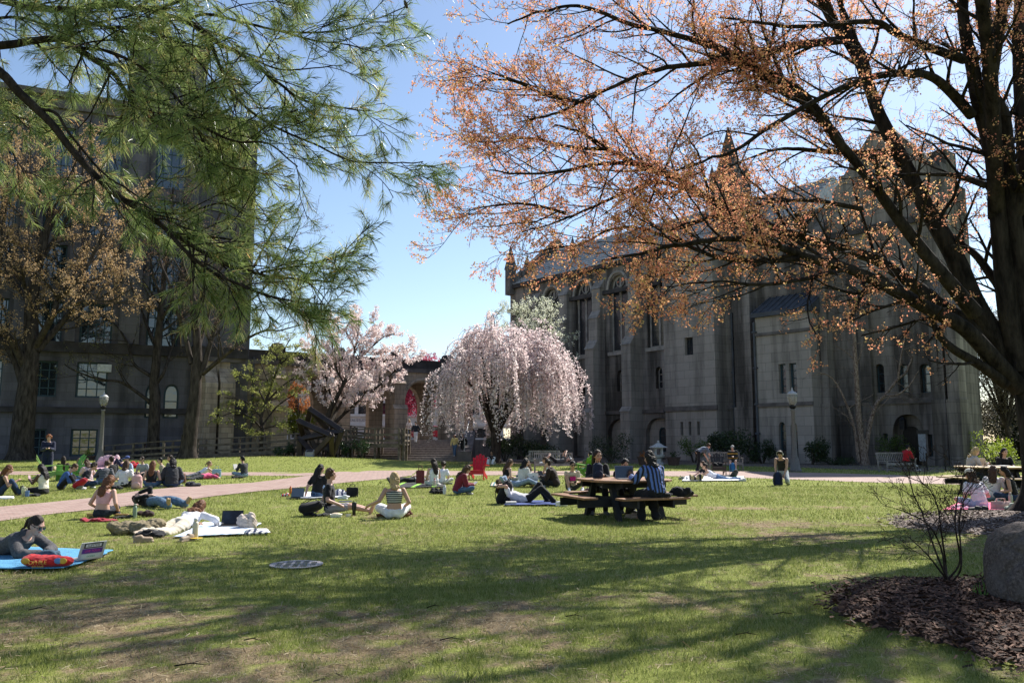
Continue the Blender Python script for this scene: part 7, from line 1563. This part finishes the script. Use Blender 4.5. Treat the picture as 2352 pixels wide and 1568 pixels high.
def bundle(name, label, cat, px, py, w, d, h, col, seed, mat=None, yaw=0, n=9, wr=.018, z0=0):
    p = G(px, py); r = np.random.default_rng(seed); m = MB()
    for k in range(n):
        c = r.uniform(-1, 1, 3) * np.array([w * .34, d * .3, h * .22]); a = Matrix.Rotation(r.uniform(0, 3), 3, 'Z'); q = r.uniform(.5, 1.0); m.ell((c[0], c[1], max(h * .38 + c[2], h * .28)), (w * .26 * q, d * .3 * q, h * .34), a, 12, 8)
    m.ell((0, 0, h * .3), (w * .45, d * .42, h * .3), None, 14, 8)
    o = organic(m, name, mat or cloth(col), None, .012, 3, wr, seed, .5, 22); o.location = (p.x, p.y, gz(p.x, p.y) + z0); o.rotation_euler = (0, 0, R(yaw)); return tag(o, label, cat)
def backpack(label, px, py, col, yaw, s=1.0, lie=0, accent=None, loc=None):
    p = G(px, py) if loc is None else Vector(loc); t = thing('backpack', label, 'backpack', p, R(yaw)); t.scale = (s, s, s); tilt = Matrix.Rotation(R(lie), 3, 'X'); zo = .13 if lie > 45 else 0
    tr = lambda x, y, z: tilt @ Vector((x, y, z)) + Vector((0, 0, zo))
    b = MB(); loft(b, [(tr(0, 0, .01), .13, .07, Vector((1, 0, 0)), tilt @ Vector((0, 1, 0))), (tr(0, 0, .06), .155, .1, Vector((1, 0, 0)), tilt @ Vector((0, 1, 0))), (tr(0, 0, .24), .15, .1, Vector((1, 0, 0)), tilt @ Vector((0, 1, 0))), (tr(0, .01, .38), .13, .08, Vector((1, 0, 0)), tilt @ Vector((0, 1, 0))), (tr(0, .02, .44), .07, .04, Vector((1, 0, 0)), tilt @ Vector((0, 1, 0)))])
    organic(b, 'body', cloth(col), t, .012, 3, .008, int(abs(px)))
    b = MB(); b.ell(tr(0, -.1, .14), (.115, .045, .1), tilt, 14, 8); organic(b, 'pocket', cloth(accent or col), t, .011, 2, .004, 3)
    for q in (-1, 1): b = MB(); b.tube([tr(q * .07, .06, .42), tr(q * .1, .13, .34), tr(q * .11, .14, .2), tr(q * .1, .09, .06)], .016, 6, sq=[.4] * 4); b.build('strap', cloth(accent or BLK), t, True)
    b = MB(); b.tube([tr(-.035, .02, .43), tr(-.03, .02, .49), tr(.03, .02, .49), tr(.035, .02, .43)], .009, 6); b.build('handle', cloth(BLK), t, True); return t
def bottle(label, px, py, r, h, col, capc, name='water_bottle', handle=False, loc=None, straw=False):
    p = G(px, py) if loc is None else Vector(loc); t = thing(name, label, 'bottle' if 'bottle' in name else 'tumbler', p); bm_ = MAT('bottle %.2f %.2f %.2f' % col, col, .35, .05, 10)
    m = MB()
    if 'tumbler' in name: m.lathe([(r * .72, 0), (r * .75, h * .4), (r, h * .48), (r, h * .9), (r * .95, h * .92)], n=18)
    else: m.lathe([(r * .95, 0), (r, .01), (r, h * .72), (r * .85, h * .8), (r * .55, h * .86)], n=18)
    m.build('body', bm_, t, True); m = MB(); m.lathe([(r * (.62 if 'bottle' in name else 1.0), h * .861 if 'bottle' in name else h * .921), (r * (.62 if 'bottle' in name else 1.0), h), (r * .3, h * 1.01)], n=16); m.build('lid', MAT('lid %.2f %.2f %.2f' % capc, capc, .5), t, True)
    if handle: m = MB(); m.tube([(r * .95, 0, h * .55), (r * 1.7, 0, h * .57), (r * 1.75, 0, h * .85), (r * .95, 0, h * .87)], .014, 8); m.build('handle', bm_, t, True)
    if straw: m = MB(); m.tube([(0, 0, h * .95), (-r * .3, 0, h * 1.12)], .008, 6); m.build('straw', MAT('lid black straw', (.02, .02, .02), .5), t)
    return t
SCRN = glassmat('dark screen', (.006, .007, .012), .12)
def laptop(label, loc, yaw, col, tilt=105, w=.32, stickers=None, name='laptop'):
    t = thing(name, label, 'laptop', loc, R(yaw)); am = MAT('laptop %.2f %.2f' % (col[0], col[1]), col, .4, .05, 10, metal=.3); d = w * .68
    m = MB(); m.bb(-w / 2, w / 2, -d / 2, d / 2, 0, .014); m.build('base', am, t, bevel=.004); m = MB(); m.bb(-w / 2 + .02, w / 2 - .02, -.01, d / 2 - .02, .0145, .016); m.build('keyboard', MAT('keyboard black', (.02, .02, .022), .6), t)
    M = Matrix.Rotation(R(tilt - 90), 3, 'X'); o = Vector((0, -d / 2 + 0.0, .014)) if False else Vector((0, d / 2, .014)); M = Matrix.Rotation(-R(tilt - 90), 3, 'X')
    m = MB(); vs = [M @ Vector(p) + o for p in ((-w / 2, 0, 0), (w / 2, 0, 0), (w / 2, .008, 0), (-w / 2, .008, 0), (-w / 2, 0, d), (w / 2, 0, d), (w / 2, .008, d), (-w / 2, .008, d))]; m.add(vs, [(0, 3, 2, 1), (4, 5, 6, 7), (0, 1, 5, 4), (1, 2, 6, 5), (2, 3, 7, 6), (3, 0, 4, 7)]); m.build('lid', am, t)
    m = MB(); m.add([M @ Vector(p) + o for p in ((-w / 2 + .008, -.0015, .012), (w / 2 - .008, -.0015, .012), (w / 2 - .008, -.0015, d - .01), (-w / 2 + .008, -.0015, d - .01))], [(0, 1, 2, 3)]); m.build('screen', SCRN, t)
    MM = Matrix.Translation(o) @ M.to_4x4()
    if stickers == 'logo':
        m = MB(); m.ell(MM @ Vector((-.008, .0085, d * .5)), (.017, .0015, .019), M); m.ell(MM @ Vector((.008, .0085, d * .5)), (.017, .0015, .019), M); m.ell(MM @ Vector((.003, .0085, d * .5 + .027)), (.005, .0015, .009), M @ Matrix.Rotation(R(35), 3, 'Y')); m.build('logo', MAT('dark logo', (.08, .08, .09), .3), t)
    if stickers == 'full':
        def card(x0, x1, z0, z1, c, y=.0088): m = MB(); m.add([MM @ Vector(p) for p in ((x1, y, z0), (x0, y, z0), (x0, y, z1), (x1, y, z1))], [(0, 1, 2, 3)]); m.build('sticker', MAT('sticker %.2f %.2f %.2f' % c, c, .5, .05), t)
        card(-.12, .12, d * .66, d * .97, (.05, .05, .05)); card(-.10, .10, d * .72, d * .91, (.75, .75, .75), .0092); card(-.13, .13, d * .33, d * .63, (.14, .05, .30)); card(-.12, .12, d * .05, d * .29, (.65, .72, .68))
        F = lambda z: MM @ Matrix.Translation((0, .0096, z)) @ Matrix.Rotation(R(180), 4, 'Z') @ Matrix.Rotation(R(90), 4, 'X')
        lettering('JUPITER', .045, MAT('ink', (.03, .03, .03), .6), t, F(d * .81), .0003); lettering('LIVE TOUR', .04, MAT('pink ink', (.75, .06, .3), .6), t, F(d * .48), .0003); lettering('ocean', .045, MAT('green ink', (.05, .3, .2), .6), t, F(d * .17), .0003)
    return t
def loose_shoe(label, px, py, yaw, col, group=None):
    p = G(px, py); m = MB(); capsule(m, (0, -.08, .055), (0, .11, .045), .046, .04); capsule(m, (0, -.09, .07), (0, -.03, .085), .042, .04); m.box((0, .015, .014), (.088, .285, .028)); o = organic(m, 'shoe', SHOEM(col), None, .009, 3); o.location = p; o.rotation_euler = (0, 0, R(yaw)); return tag(o, label, 'shoe', group)
def flatbag(name, label, cat, px, py, w, h, d, yaw, col, handles=True, mat=None):
    p = G(px, py); t = thing(name, label, cat, p, R(yaw)); m = MB(); loft(m, [(Vector((0, 0, .005)), w * .48, d * .5, Vector((1, 0, 0)), Vector((0, 1, 0))), (Vector((0, 0, h * .1)), w * .5, d * .5, Vector((1, 0, 0)), Vector((0, 1, 0))), (Vector((0, 0, h * .7)), w * .5, d * .4, Vector((1, 0, 0)), Vector((0, 1, 0))), (Vector((0, 0, h)), w * .49, d * .15, Vector((1, 0, 0)), Vector((0, 1, 0)))], 24); organic(m, 'body', mat or cloth(col), t, .012, 2, .008, int(px))
    if handles:
        for q in (-1, 1): m = MB(); m.tube([(-w * .22, q * d * .12, h * .93), (-w * .18, q * d * .12, h * 1.3), (w * .18, q * d * .12, h * 1.3), (w * .22, q * d * .12, h * .93)], .009, 6); m.build('handle', mat or cloth(col), t, True)
    return t
def slab(name, label, cat, loc, dims, rot, col, bev=.004, rough=.5):
    m = MB(); m.box((0, 0, 0), dims); o = m.build(name, MAT('%s %.2f %.2f %.2f' % ((name,) + tuple(col)), col, rough, .06, 12), None, False, loc, bev); o.rotation_euler = rot; return tag(o, label, cat)
if not PEOPLE_OFF:
    # -- left foreground
    sheet('towel', 'sky blue towel under the person with sunglasses', 'towel', [(-120, 1314), (150, 1312), (262, 1270), (60, 1262)], (.10, .30, .50), seed=2, bump=.02, mat=MAT('blue terry', (.11, .32, .52), .98, .25, 60, .6))
    a = G(192, 1292); laptop('silver laptop covered in stickers in front of the person with sunglasses', (a.x + .0, a.y + .02, .05), -122, (.62, .62, .63), 112, .32, 'full')
    p = G(108, 1309); t = thing('tote_bag', 'red tote bag with yellow lettering lying on the blue towel', 'tote bag', (p.x, p.y, .04), R(3)); m = MB(); m.ell((0, 0, .065), (.29, .12, .07), None, 18, 10); m.ell((-.16, .01, .075), (.14, .11, .07), None, 12, 8); m.ell((.17, .0, .06), (.13, .10, .06), None, 12, 8); organic(m, 'body', cloth((.52, .025, .03)), t, .01, 3, .012, 4, .5, 26)
    lettering('OPHILE', .062, MAT('yellow ink', (.62, .38, .08), .7), t, Matrix.Translation((-.05, -.128, .066)) @ Matrix.Rotation(R(80), 4, 'X') @ Matrix.Rotation(R(2), 4, 'Z'), .002); lettering('(uh-fahyl)', .034, MAT('yellow ink', 0), t, Matrix.Translation((-.04, -.133, .024)) @ Matrix.Rotation(R(84), 4, 'X'), .002)
    for sx, c in ((.17, (.12, .25, .5)), (.22, (.62, .38, .06)), (-.2, (.62, .38, .06))): m = MB(); m.ell((sx, -.10, .08), (.05, .012, .035), None, 10, 6); m.build('print', MAT('print %.2f' % c[0], c, .7), t, True)
    bundle('shoulder_bag', 'denim blue shoulder bag behind the red tote bag', 'bag', 102, 1296, .42, .2, .20, (.05, .085, .12), 12, denim((.06, .10, .14)))
    bundle('jacket', 'olive corduroy jacket thrown over a black bag on the grass', 'jacket', 312, 1226, .95, .5, .26, (.21, .175, .10), 14, MAT('olive corduroy', (.22, .18, .11), .95, .3, 40, .4), 8, 12, .025)
    bundle('bag', 'black bag under the olive jacket', 'bag', 345, 1234, .55, .3, .15, BLK, 15, yaw=5)
    sheet('blanket', 'white and pale blue striped blanket beneath the person in khaki trousers', 'blanket', [(400, 1238), (560, 1231), (600, 1205), (470, 1204)], WHT, seed=4, mat=STRIPE('blanket stripe', (.62, .66, .74), (.36, .48, .66), 9, 0, .6))
    a = G(524, 1214); laptop('black laptop with open screen at the edge of the striped blanket', (a.x, a.y + .1, .04), 8, (.012, .012, .014), 108, .36)
    bundle('fleece', 'cream fleece jacket heaped beside the black laptop', 'jacket', 568, 1216, .38, .34, .34, (.50, .42, .36), 17, n=12, wr=.025); bundle('sweater', 'navy and white patterned sweater on the grass by the fleece', 'sweater', 590, 1228, .42, .24, .11, (.3, .3, .33), 18, STRIPE('fair isle', (.55, .53, .5), (.035, .05, .11), 11, 0, .55)); sheet('scarf', 'white cloth spread beside the patterned sweater', 'cloth', [(575, 1230), (622, 1228), (612, 1220), (580, 1221)], WHT, seed=7)
    bottle('cream steel bottle standing beside the striped blanket', 448, 1240, .045, .33, (.60, .54, .42), (.62, .6, .56)); slab('card', 'yellow card lying under the cream bottle', 'card', tuple(G(440, 1242) + Vector((0, 0, .045))), (.3, .12, .006), (0, 0, .1), (.62, .42, .05)); loose_shoe('brown clog lying by the cream bottle', 430, 1243, 160, (.25, .19, .14)); loose_shoe('brown shoe by the feet of the person in khaki trousers', 327, 1246, -60, (.3, .22, .15))
    bottle('sage green bottle beside the person lying in jeans', 309, 1189, .04, .27, (.20, .27, .20), (.25, .3, .24)); bundle('purse', 'brown leather purse behind the sage green bottle', 'purse', 337, 1186, .36, .2, .15, (.045, .025, .022), 19, wr=.006)
    bundle('jacket', 'maroon quilted jacket under the person in the pink camisole', 'jacket', 226, 1198, .82, .3, .09, (.26, .02, .035), 20, wr=.02); bundle('jacket', 'black jacket beside the maroon quilted jacket', 'jacket', 280, 1190, .4, .25, .07, BLK, 22)
    bottle('pale yellow tumbler with handle on the grass by outstretched legs', 53, 1141, .05, .27, (.55, .55, .36), (.5, .5, .36), 'tumbler', True); slab('carton', 'small blue carton beside the pale yellow tumbler', 'carton', tuple(G(62, 1141) + Vector((0, 0, .09))), (.09, .07, .16), (0, 0, .4), (.12, .2, .4)); flatbag('tote_bag', 'white canvas tote lying flat at the left edge', 'tote bag', 8, 1146, .5, .08, .3, 10, WHT, False)
    bundle('bag', 'black bag beside the patterned white top', 'bag', 78, 1140, .4, .2, .1, BLK, 23)
    backpack('crimson and grey backpack lying by the black tee', 172, 1127, (.36, .015, .03), 75, 1.0, 60, (.16, .16, .17)); bundle('jacket', 'cream jacket over a black bag behind the pink camisole', 'jacket', 271, 1120, .5, .3, .26, (.6, .56, .42), 24); bundle('bag', 'black bag in front of the cream jacket', 'bag', 270, 1124, .42, .2, .16, BLK, 25)
    backpack('pale pink backpack standing on the grass in the circle', 314, 1123, (.58, .35, .33), 12, 1.05, 4, (.6, .38, .36)); backpack('brown leather backpack right of the charcoal sweater', 420, 1109, (.19, .09, .055), -10, .8, 10); bundle('jacket', 'black jacket heaped right of the seated circle', 'jacket', 443, 1117, .62, .35, .2, (.03, .03, .035), 26)
    sheet('blanket', 'pink blanket spread on the far lawn', 'blanket', [(185, 1079), (272, 1078), (268, 1068), (195, 1068)], (.6, .36, .42), seed=9); bundle('quilt', 'pale pink quilt heaped on the far lawn', 'quilt', 252, 1071, 1.5, .8, .75, (.62, .42, .46), 27, n=12); bundle('jacket', 'red jacket on the far lawn beside dark knees', 'jacket', 306, 1072, .7, .5, .42, (.48, .01, .03), 28)
    flatbag('beach_bag', 'pale blue striped beach bag beyond the brick path', 'bag', 497, 1097, .36, .36, .16, 20, (.3, .45, .52)); bundle('bag', 'dark bag under the lone reader', 'bag', 545, 1098, .5, .25, .12, BLK, 29); bundle('tan_bag', 'tan bag lying on the pale green chair', 'bag', 118, 1099, .36, .26, .22, (.42, .34, .2), 30, z0=.33)
    # -- middle
    p = G(677, 1146); laptop('black laptop facing the person with very long hair', (p.x, p.y, .03), -14, (.012, .012, .012), 102, .36); bottle('orange soda bottle behind the black laptop', 667, 1134, .035, .22, (.55, .16, .03), (.6, .12, .05)); bundle('snack_bag', 'crumpled red and white snack bag left of the black laptop', 'snack bag', 656, 1140, .24, .14, .12, (.5, .2, .2), 31, STRIPE('snack print', (.5, .03, .04), (.6, .6, .62), 12, 0), wr=.02)
    sheet('blanket', 'white blanket under the picnic behind the man in black tee', 'blanket', [(690, 1147), (802, 1144), (790, 1131), (700, 1132)], WHT, seed=12); flatbag('shopping_bag', 'stiff black shopping bag standing behind the tumbler', 'bag', 809, 1141, .32, .26, .14, 4, BLK); bundle('clothes', 'heap of white and navy clothes beside the black shopping bag', 'clothes', 780, 1141, .4, .3, .24, (.3, .3, .36), 33, STRIPE('mixed clothes', (.55, .55, .58), (.05, .06, .12), 9, 0)); bottle('small clear bottle before the black shopping bag', 794, 1141, .03, .17, (.6, .6, .62), (.5, .2, .2)); loose_shoe('white sneaker on the edge of the white blanket', 788, 1146, 70, (.7, .7, .7))
    backpack('black backpack lying behind the man in the black tee', 690, 1185, BLK, 80, 1.1, 80); bundle('jacket', 'black jacket trailing from the black backpack', 'jacket', 735, 1186, .4, .2, .08, BLK, 34)
    p = G(772, 1187); t = thing('food_box', 'white takeaway box with food in front of the seated man', 'food box', p, R(8)); m = MB(); m.box((0, 0, .03), (.2, .15, .06), None, 0, 1.18); m.build('tray', MAT('white card', (.66, .64, .58), .8), t); m = MB(); m.ell((0, 0, .06), (.1, .07, .03), None, 12, 6); m.build('food', MAT('rice', (.6, .5, .36), .9, .3, 40), t)
    p = G(800, 1186); t = thing('bowl', 'small white sauce bowl beside the takeaway box', 'bowl', p); m = MB(); m.lathe([(.04, 0), (.055, .05), (.05, .05), (.035, .01)], n=18); m.build('cup', MAT('white card', 0), t); bottle('black tumbler with a straw lid between the two friends', 813, 1184, .048, .27, (.012, .012, .014), (.03, .03, .03), 'tumbler', False, None, True)
    bundle('purse', 'brown leather purse beside the blonde person', 'purse', 936, 1183, .26, .16, .12, (.13, .045, .03), 35, wr=.005)
    r_, d_ = PP['smile_man']; slab('notebook', 'dark notebook on the lap of the man in shorts', 'notebook', tuple(wpt(r_, (.02, .30, .25))), (.2, .27, .015), (0, 0, r_.rotation_euler.z), (.05, .05, .07))
    sheet('mat', 'black and lime mat under the white sleeveless top', 'mat', [(905, 1122), (1022, 1120), (1015, 1110), (915, 1110)], BLK, seed=14, mat=STRIPE('black lime', (.012, .012, .012), (.25, .5, .05), 1.6, 0, .8)); flatbag('maroon_bag', 'maroon cloth bag beside the white sleeveless top', 'bag', 965, 1113, .3, .5, .12, 20, (.16, .035, .04), True); bottle('pink bottle before the white sleeveless top', 998, 1119, .045, .30, (.60, .45, .42), (.55, .2, .18)); bundle('bag', 'black duffel left of the maroon hoodie', 'bag', 1003, 1134, .5, .24, .2, BLK, 36); bottle('white steel bottle beside the black duffel', 1021, 1135, .045, .27, (.58, .6, .62), (.6, .6, .6))
    r_, d_ = PP['maroon']; slab('tablet', 'white tablet in the hands of the maroon hoodie', 'tablet', tuple(wpt(r_, (0, .50, .29))), (.26, .19, .01), (R(38), 0, r_.rotation_euler.z), (.62, .62, .62))
    q = r_; me = lettering('BU', .1, MAT('white print', (.6, .6, .6), .8), q, Matrix.Translation((.11, .205, .47)) @ Matrix.Rotation(R(35), 4, 'Z') @ Matrix.Rotation(R(70), 4, 'X') , .002)
    backpack('big black backpack used as a pillow on the lawn', 1150, 1156, BLK, 60, 1.35, 25); sheet('mat', 'navy blue mat under the man lying in the white tee', 'mat', [(1158, 1163), (1280, 1162), (1276, 1152), (1165, 1152)], (.03, .055, .2), seed=16)
    p = G(1174, 1161); t = thing('food_box', 'white takeaway box at the edge of the navy mat', 'food box', p, R(5)); m = MB(); m.box((0, 0, .045), (.22, .15, .08), None, 0, 1.1); m.build('tray', MAT('white card', 0), t); m = MB(); m.box((0, 0, .092), (.245, .17, .012)); m.build('lid', MAT('white card', 0), t)
    loose_shoe('white sneaker pair on the lawn by the lying man, nearer one', 1288, 1162, -75, (.68, .68, .66)); loose_shoe('white sneaker pair on the lawn by the lying man, farther one', 1302, 1159, -80, (.68, .68, .66))
    sheet('blanket', 'colourful woven blanket left of the black strapless top', 'blanket', [(1125, 1118), (1162, 1117), (1160, 1110), (1130, 1110)], (.3, .25, .2), seed=18, mat=STRIPE('woven stripes', (.45, .38, .3), (.06, .18, .2), 9, 0))
    h, f = G(1148, 1118), G(1232, 1119); d = f - h
    person('person lying on the back in pale jeans wearing a black watch', 0, 0, math.degrees(math.atan2(-d.x, d.y)), 'supup', .95, 'pink', ('brown', 'short'), ('long', LJEAN), ('long', LJEAN), (.3, .3, .3), loc=h.lerp(f, .5), al=(-.12, .8, .08), ar=(.12, .78, .08), wl=(-.1, -.6, .3), wr=(.1, -.6, .3))
    p = G(1226, 1117); laptop('silver laptop with a dark logo held upright on the lawn', (p.x, p.y - .1, .22), 172, (.60, .62, .64), 104, .33, 'logo'); p = G(1222, 1112); laptop('dark laptop in front of the cream tee', (p.x, p.y, .2), -70, (.03, .035, .05), 118, .33); p = G(1250, 1108); laptop('small dark laptop of the person in the brown hoodie', (p.x, p.y, .22), 60, (.03, .03, .035), 112, .3)
    bottle('clear plastic cup on the grass before the grey bench', 1242, 1092, .04, .17, (.55, .58, .58), (.6, .6, .6))
    r_, d_ = PP['tan_tee']; m = MB(); p0 = d_['chest'] + d_['f2'] * .135; m.box((0, 0, 0), (.17, .006, .13), Matrix.Rotation(R(-12), 3, 'X')); o = m.build('shirt_print', MAT('magenta print', (.55, .02, .22), .8, .5, 30), r_, False, p0); lettering('THE BASE', .035, MAT('ink', 0), r_, Matrix.Translation(d_['chest'] + d_['u2'] * .09 + d_['f2'] * .131) @ Matrix.Rotation(R(180), 4, 'Z') @ Matrix.Rotation(R(75), 4, 'X'), .002)
    slab('phone', 'black phone in the hands of the tan graphic tee', 'phone', tuple(wpt(r_, (-.01, .45, .27))), (.08, .16, .01), (R(30), 0, r_.rotation_euler.z), (.01, .01, .01))
    slab('book', 'open white book held by the lone reader', 'book', tuple(wpt(PP['reader'][0], (-.05, .54, .42))), (.2, .03, .24), (R(-20), 0, PP['reader'][0].rotation_euler.z), (.66, .65, .6)); slab('phone', 'phone held by the standing person in navy', 'phone', tuple(wpt(PP['phone_man'][0], (.02, .42, 1.2))), (.075, .15, .01), (R(35), 0, PP['phone_man'][0].rotation_euler.z), (.02, .02, .025)); slab('phone', 'pink phone held by the patterned white top', 'phone', tuple(wpt(PP['white_top'][0], (0, .50, .47))), (.08, .012, .16), (R(-15), 0, PP['white_top'][0].rotation_euler.z), (.6, .4, .45))
    q, d_ = PP['walker']; backpack('dark backpack carried by the walker at the ramp', 0, 0, (.03, .02, .03), math.degrees(q.rotation_euler.z), 1.0, 0, None, tuple(wpt(q, (0, -.2, 1.02))))
    # -- table
    zt = .765; A = lambda x, y: T0 + u * x + v * y + Vector((0, 0, zt))
    backpack('navy blue backpack standing on the left end of the picnic table', 0, 0, (.016, .022, .045), 10, .72, 0, None, A(-.62, -.1)); laptop('open laptop facing the camera on the picnic table', A(-.08, -.25), 6, (.25, .25, .27), 106, .36); laptop('dark laptop turned away on the picnic table', A(.16, .28), 186, (.03, .03, .035), 106, .34)
    a = T0 - v * 1.05 + u * .62; bundle('bag', 'crumpled black bags on the front seat of the table', 'bag', 1546, 1190, .5, .24, .22, BLK, 41, z0=.46).location = (a.x, a.y, .46); a = T0 - v * 1.06 + u * .05; bundle('jacket', 'black jacket hanging over the front seat of the table', 'jacket', 1480, 1190, .5, .26, .1, BLK, 42).location = (a.x + .1, a.y, .46)
    loose_shoe('beige sandal under the front seat of the table', 1452, 1190, 60, (.40, .30, .24)); loose_shoe('beige slipper beside bare feet under the table', 1466, 1191, 80, (.40, .30, .24)); backpack('dark red backpack under the left seat of the table', 1350, 1160, (.05, .018, .022), 20, .9, 10)
    # -- right
    sheet('blanket', 'white blanket under the two people lying near the garden path', 'blanket', [(1566, 1106), (1712, 1105), (1708, 1095), (1575, 1095)], WHT, seed=20); bundle('handbag', 'straw and black handbag by the white tank top', 'handbag', 1598, 1105, .55, .25, .3, (.5, .4, .2), 44, STRIPE('straw black', (.5, .4, .2), (.02, .02, .02), 5, 0, .55)); loose_shoe('grey shoe left of the white blanket', 1566, 1101, 40, (.2, .2, .2)); loose_shoe('white shoe right of the white blanket', 1706, 1105, 80, (.6, .6, .6)); bottle('white paper cup on the white blanket', 1578, 1103, .045, .15, (.62, .62, .6), (.6, .6, .6))
    backpack('bright blue backpack under the pale bench', 1683, 1083, (.03, .16, .36), 175, 1.0, 8); bundle('bag', 'black bags piled in the dark brown lawn chair', 'bag', 1650, 1091, .5, .4, .3, BLK, 45, z0=.32); backpack('black and green backpack beside the dark brown lawn chair', 1680, 1097, (.015, .02, .016), 30, 1.0, 45, (.03, .12, .05))
    backpack('navy backpack being packed by the kneeling person', 1787, 1115, (.012, .02, .055), 160, 1.05, 15)
    D2_ = 23.6; tr_ = Vector((XY(2262, D2_), D2_, zt)); laptop('white laptop on the right picnic table', tr_ + Vector((.05, .15, 0)), 84, (.62, .55, .52), 108, .33); slab('notebook', 'white notebook beside the white laptop', 'notebook', tuple(tr_ + Vector((.42, .1, .012))), (.3, .22, .02), (0, 0, .2), (.66, .66, .66))
    sheet('mat', 'hot pink mat under the person in the backwards cap', 'mat', [(2165, 1174), (2325, 1174), (2320, 1158), (2200, 1158)], (.62, .10, .20), seed=22); loose_shoe('black sneaker with white sole behind the backwards cap, left one', 2240, 1174, 85, (.03, .03, .03)); loose_shoe('black sneaker with white sole behind the backwards cap, right one', 2256, 1174, 80, (.03, .03, .03)); flatbag('handbag', 'pale pink handbag with a curved strap by the maple trunk', 'handbag', 2300, 1172, .42, .2, .22, -10, (.55, .36, .33)); bottle('sage green bottle by the maple trunk', 2322, 1160, .045, .3, (.34, .40, .32), (.3, .3, .26)); bundle('clothes', 'sage coloured clothes heaped against the maple trunk', 'clothes', 2326, 1174, .4, .25, .22, (.36, .40, .32), 47)
    bundle('cloth', 'pink cloth bundle at the left end of the hot pink mat', 'cloth', 2205, 1171, .4, .2, .12, (.55, .3, .42), 48)
# ---- twigs lying on the lawn
r = np.random.default_rng(99)
for k, (px, py) in enumerate(((1010, 1475), (400, 1535), (65, 1405), (1690, 1462), (1775, 1415), (980, 1400), (1300, 1420), (560, 1475))):
    p = G(px, py, 0); a = r.uniform(-.5, .5); L = r.uniform(.1, .22); m = MB(); d = Vector((math.cos(a), math.sin(a), 0)); m.tube([p + Vector((0, 0, .02)), p + d * L * .5 + Vector((0, .01, .035)), p + d * L + Vector((0, 0, .025))], [.005, .004, .002], 5); m.tube([p + d * L * .5 + Vector((0, .01, .035)), p + d * L * .7 + Vector((0, .05, .04))], [.003, .0015], 5)
    tag(m.build('twig', BK_MAPLE), 'short bare twig lying on the thin foreground grass', 'twig', 'fallen twigs on the foreground grass')
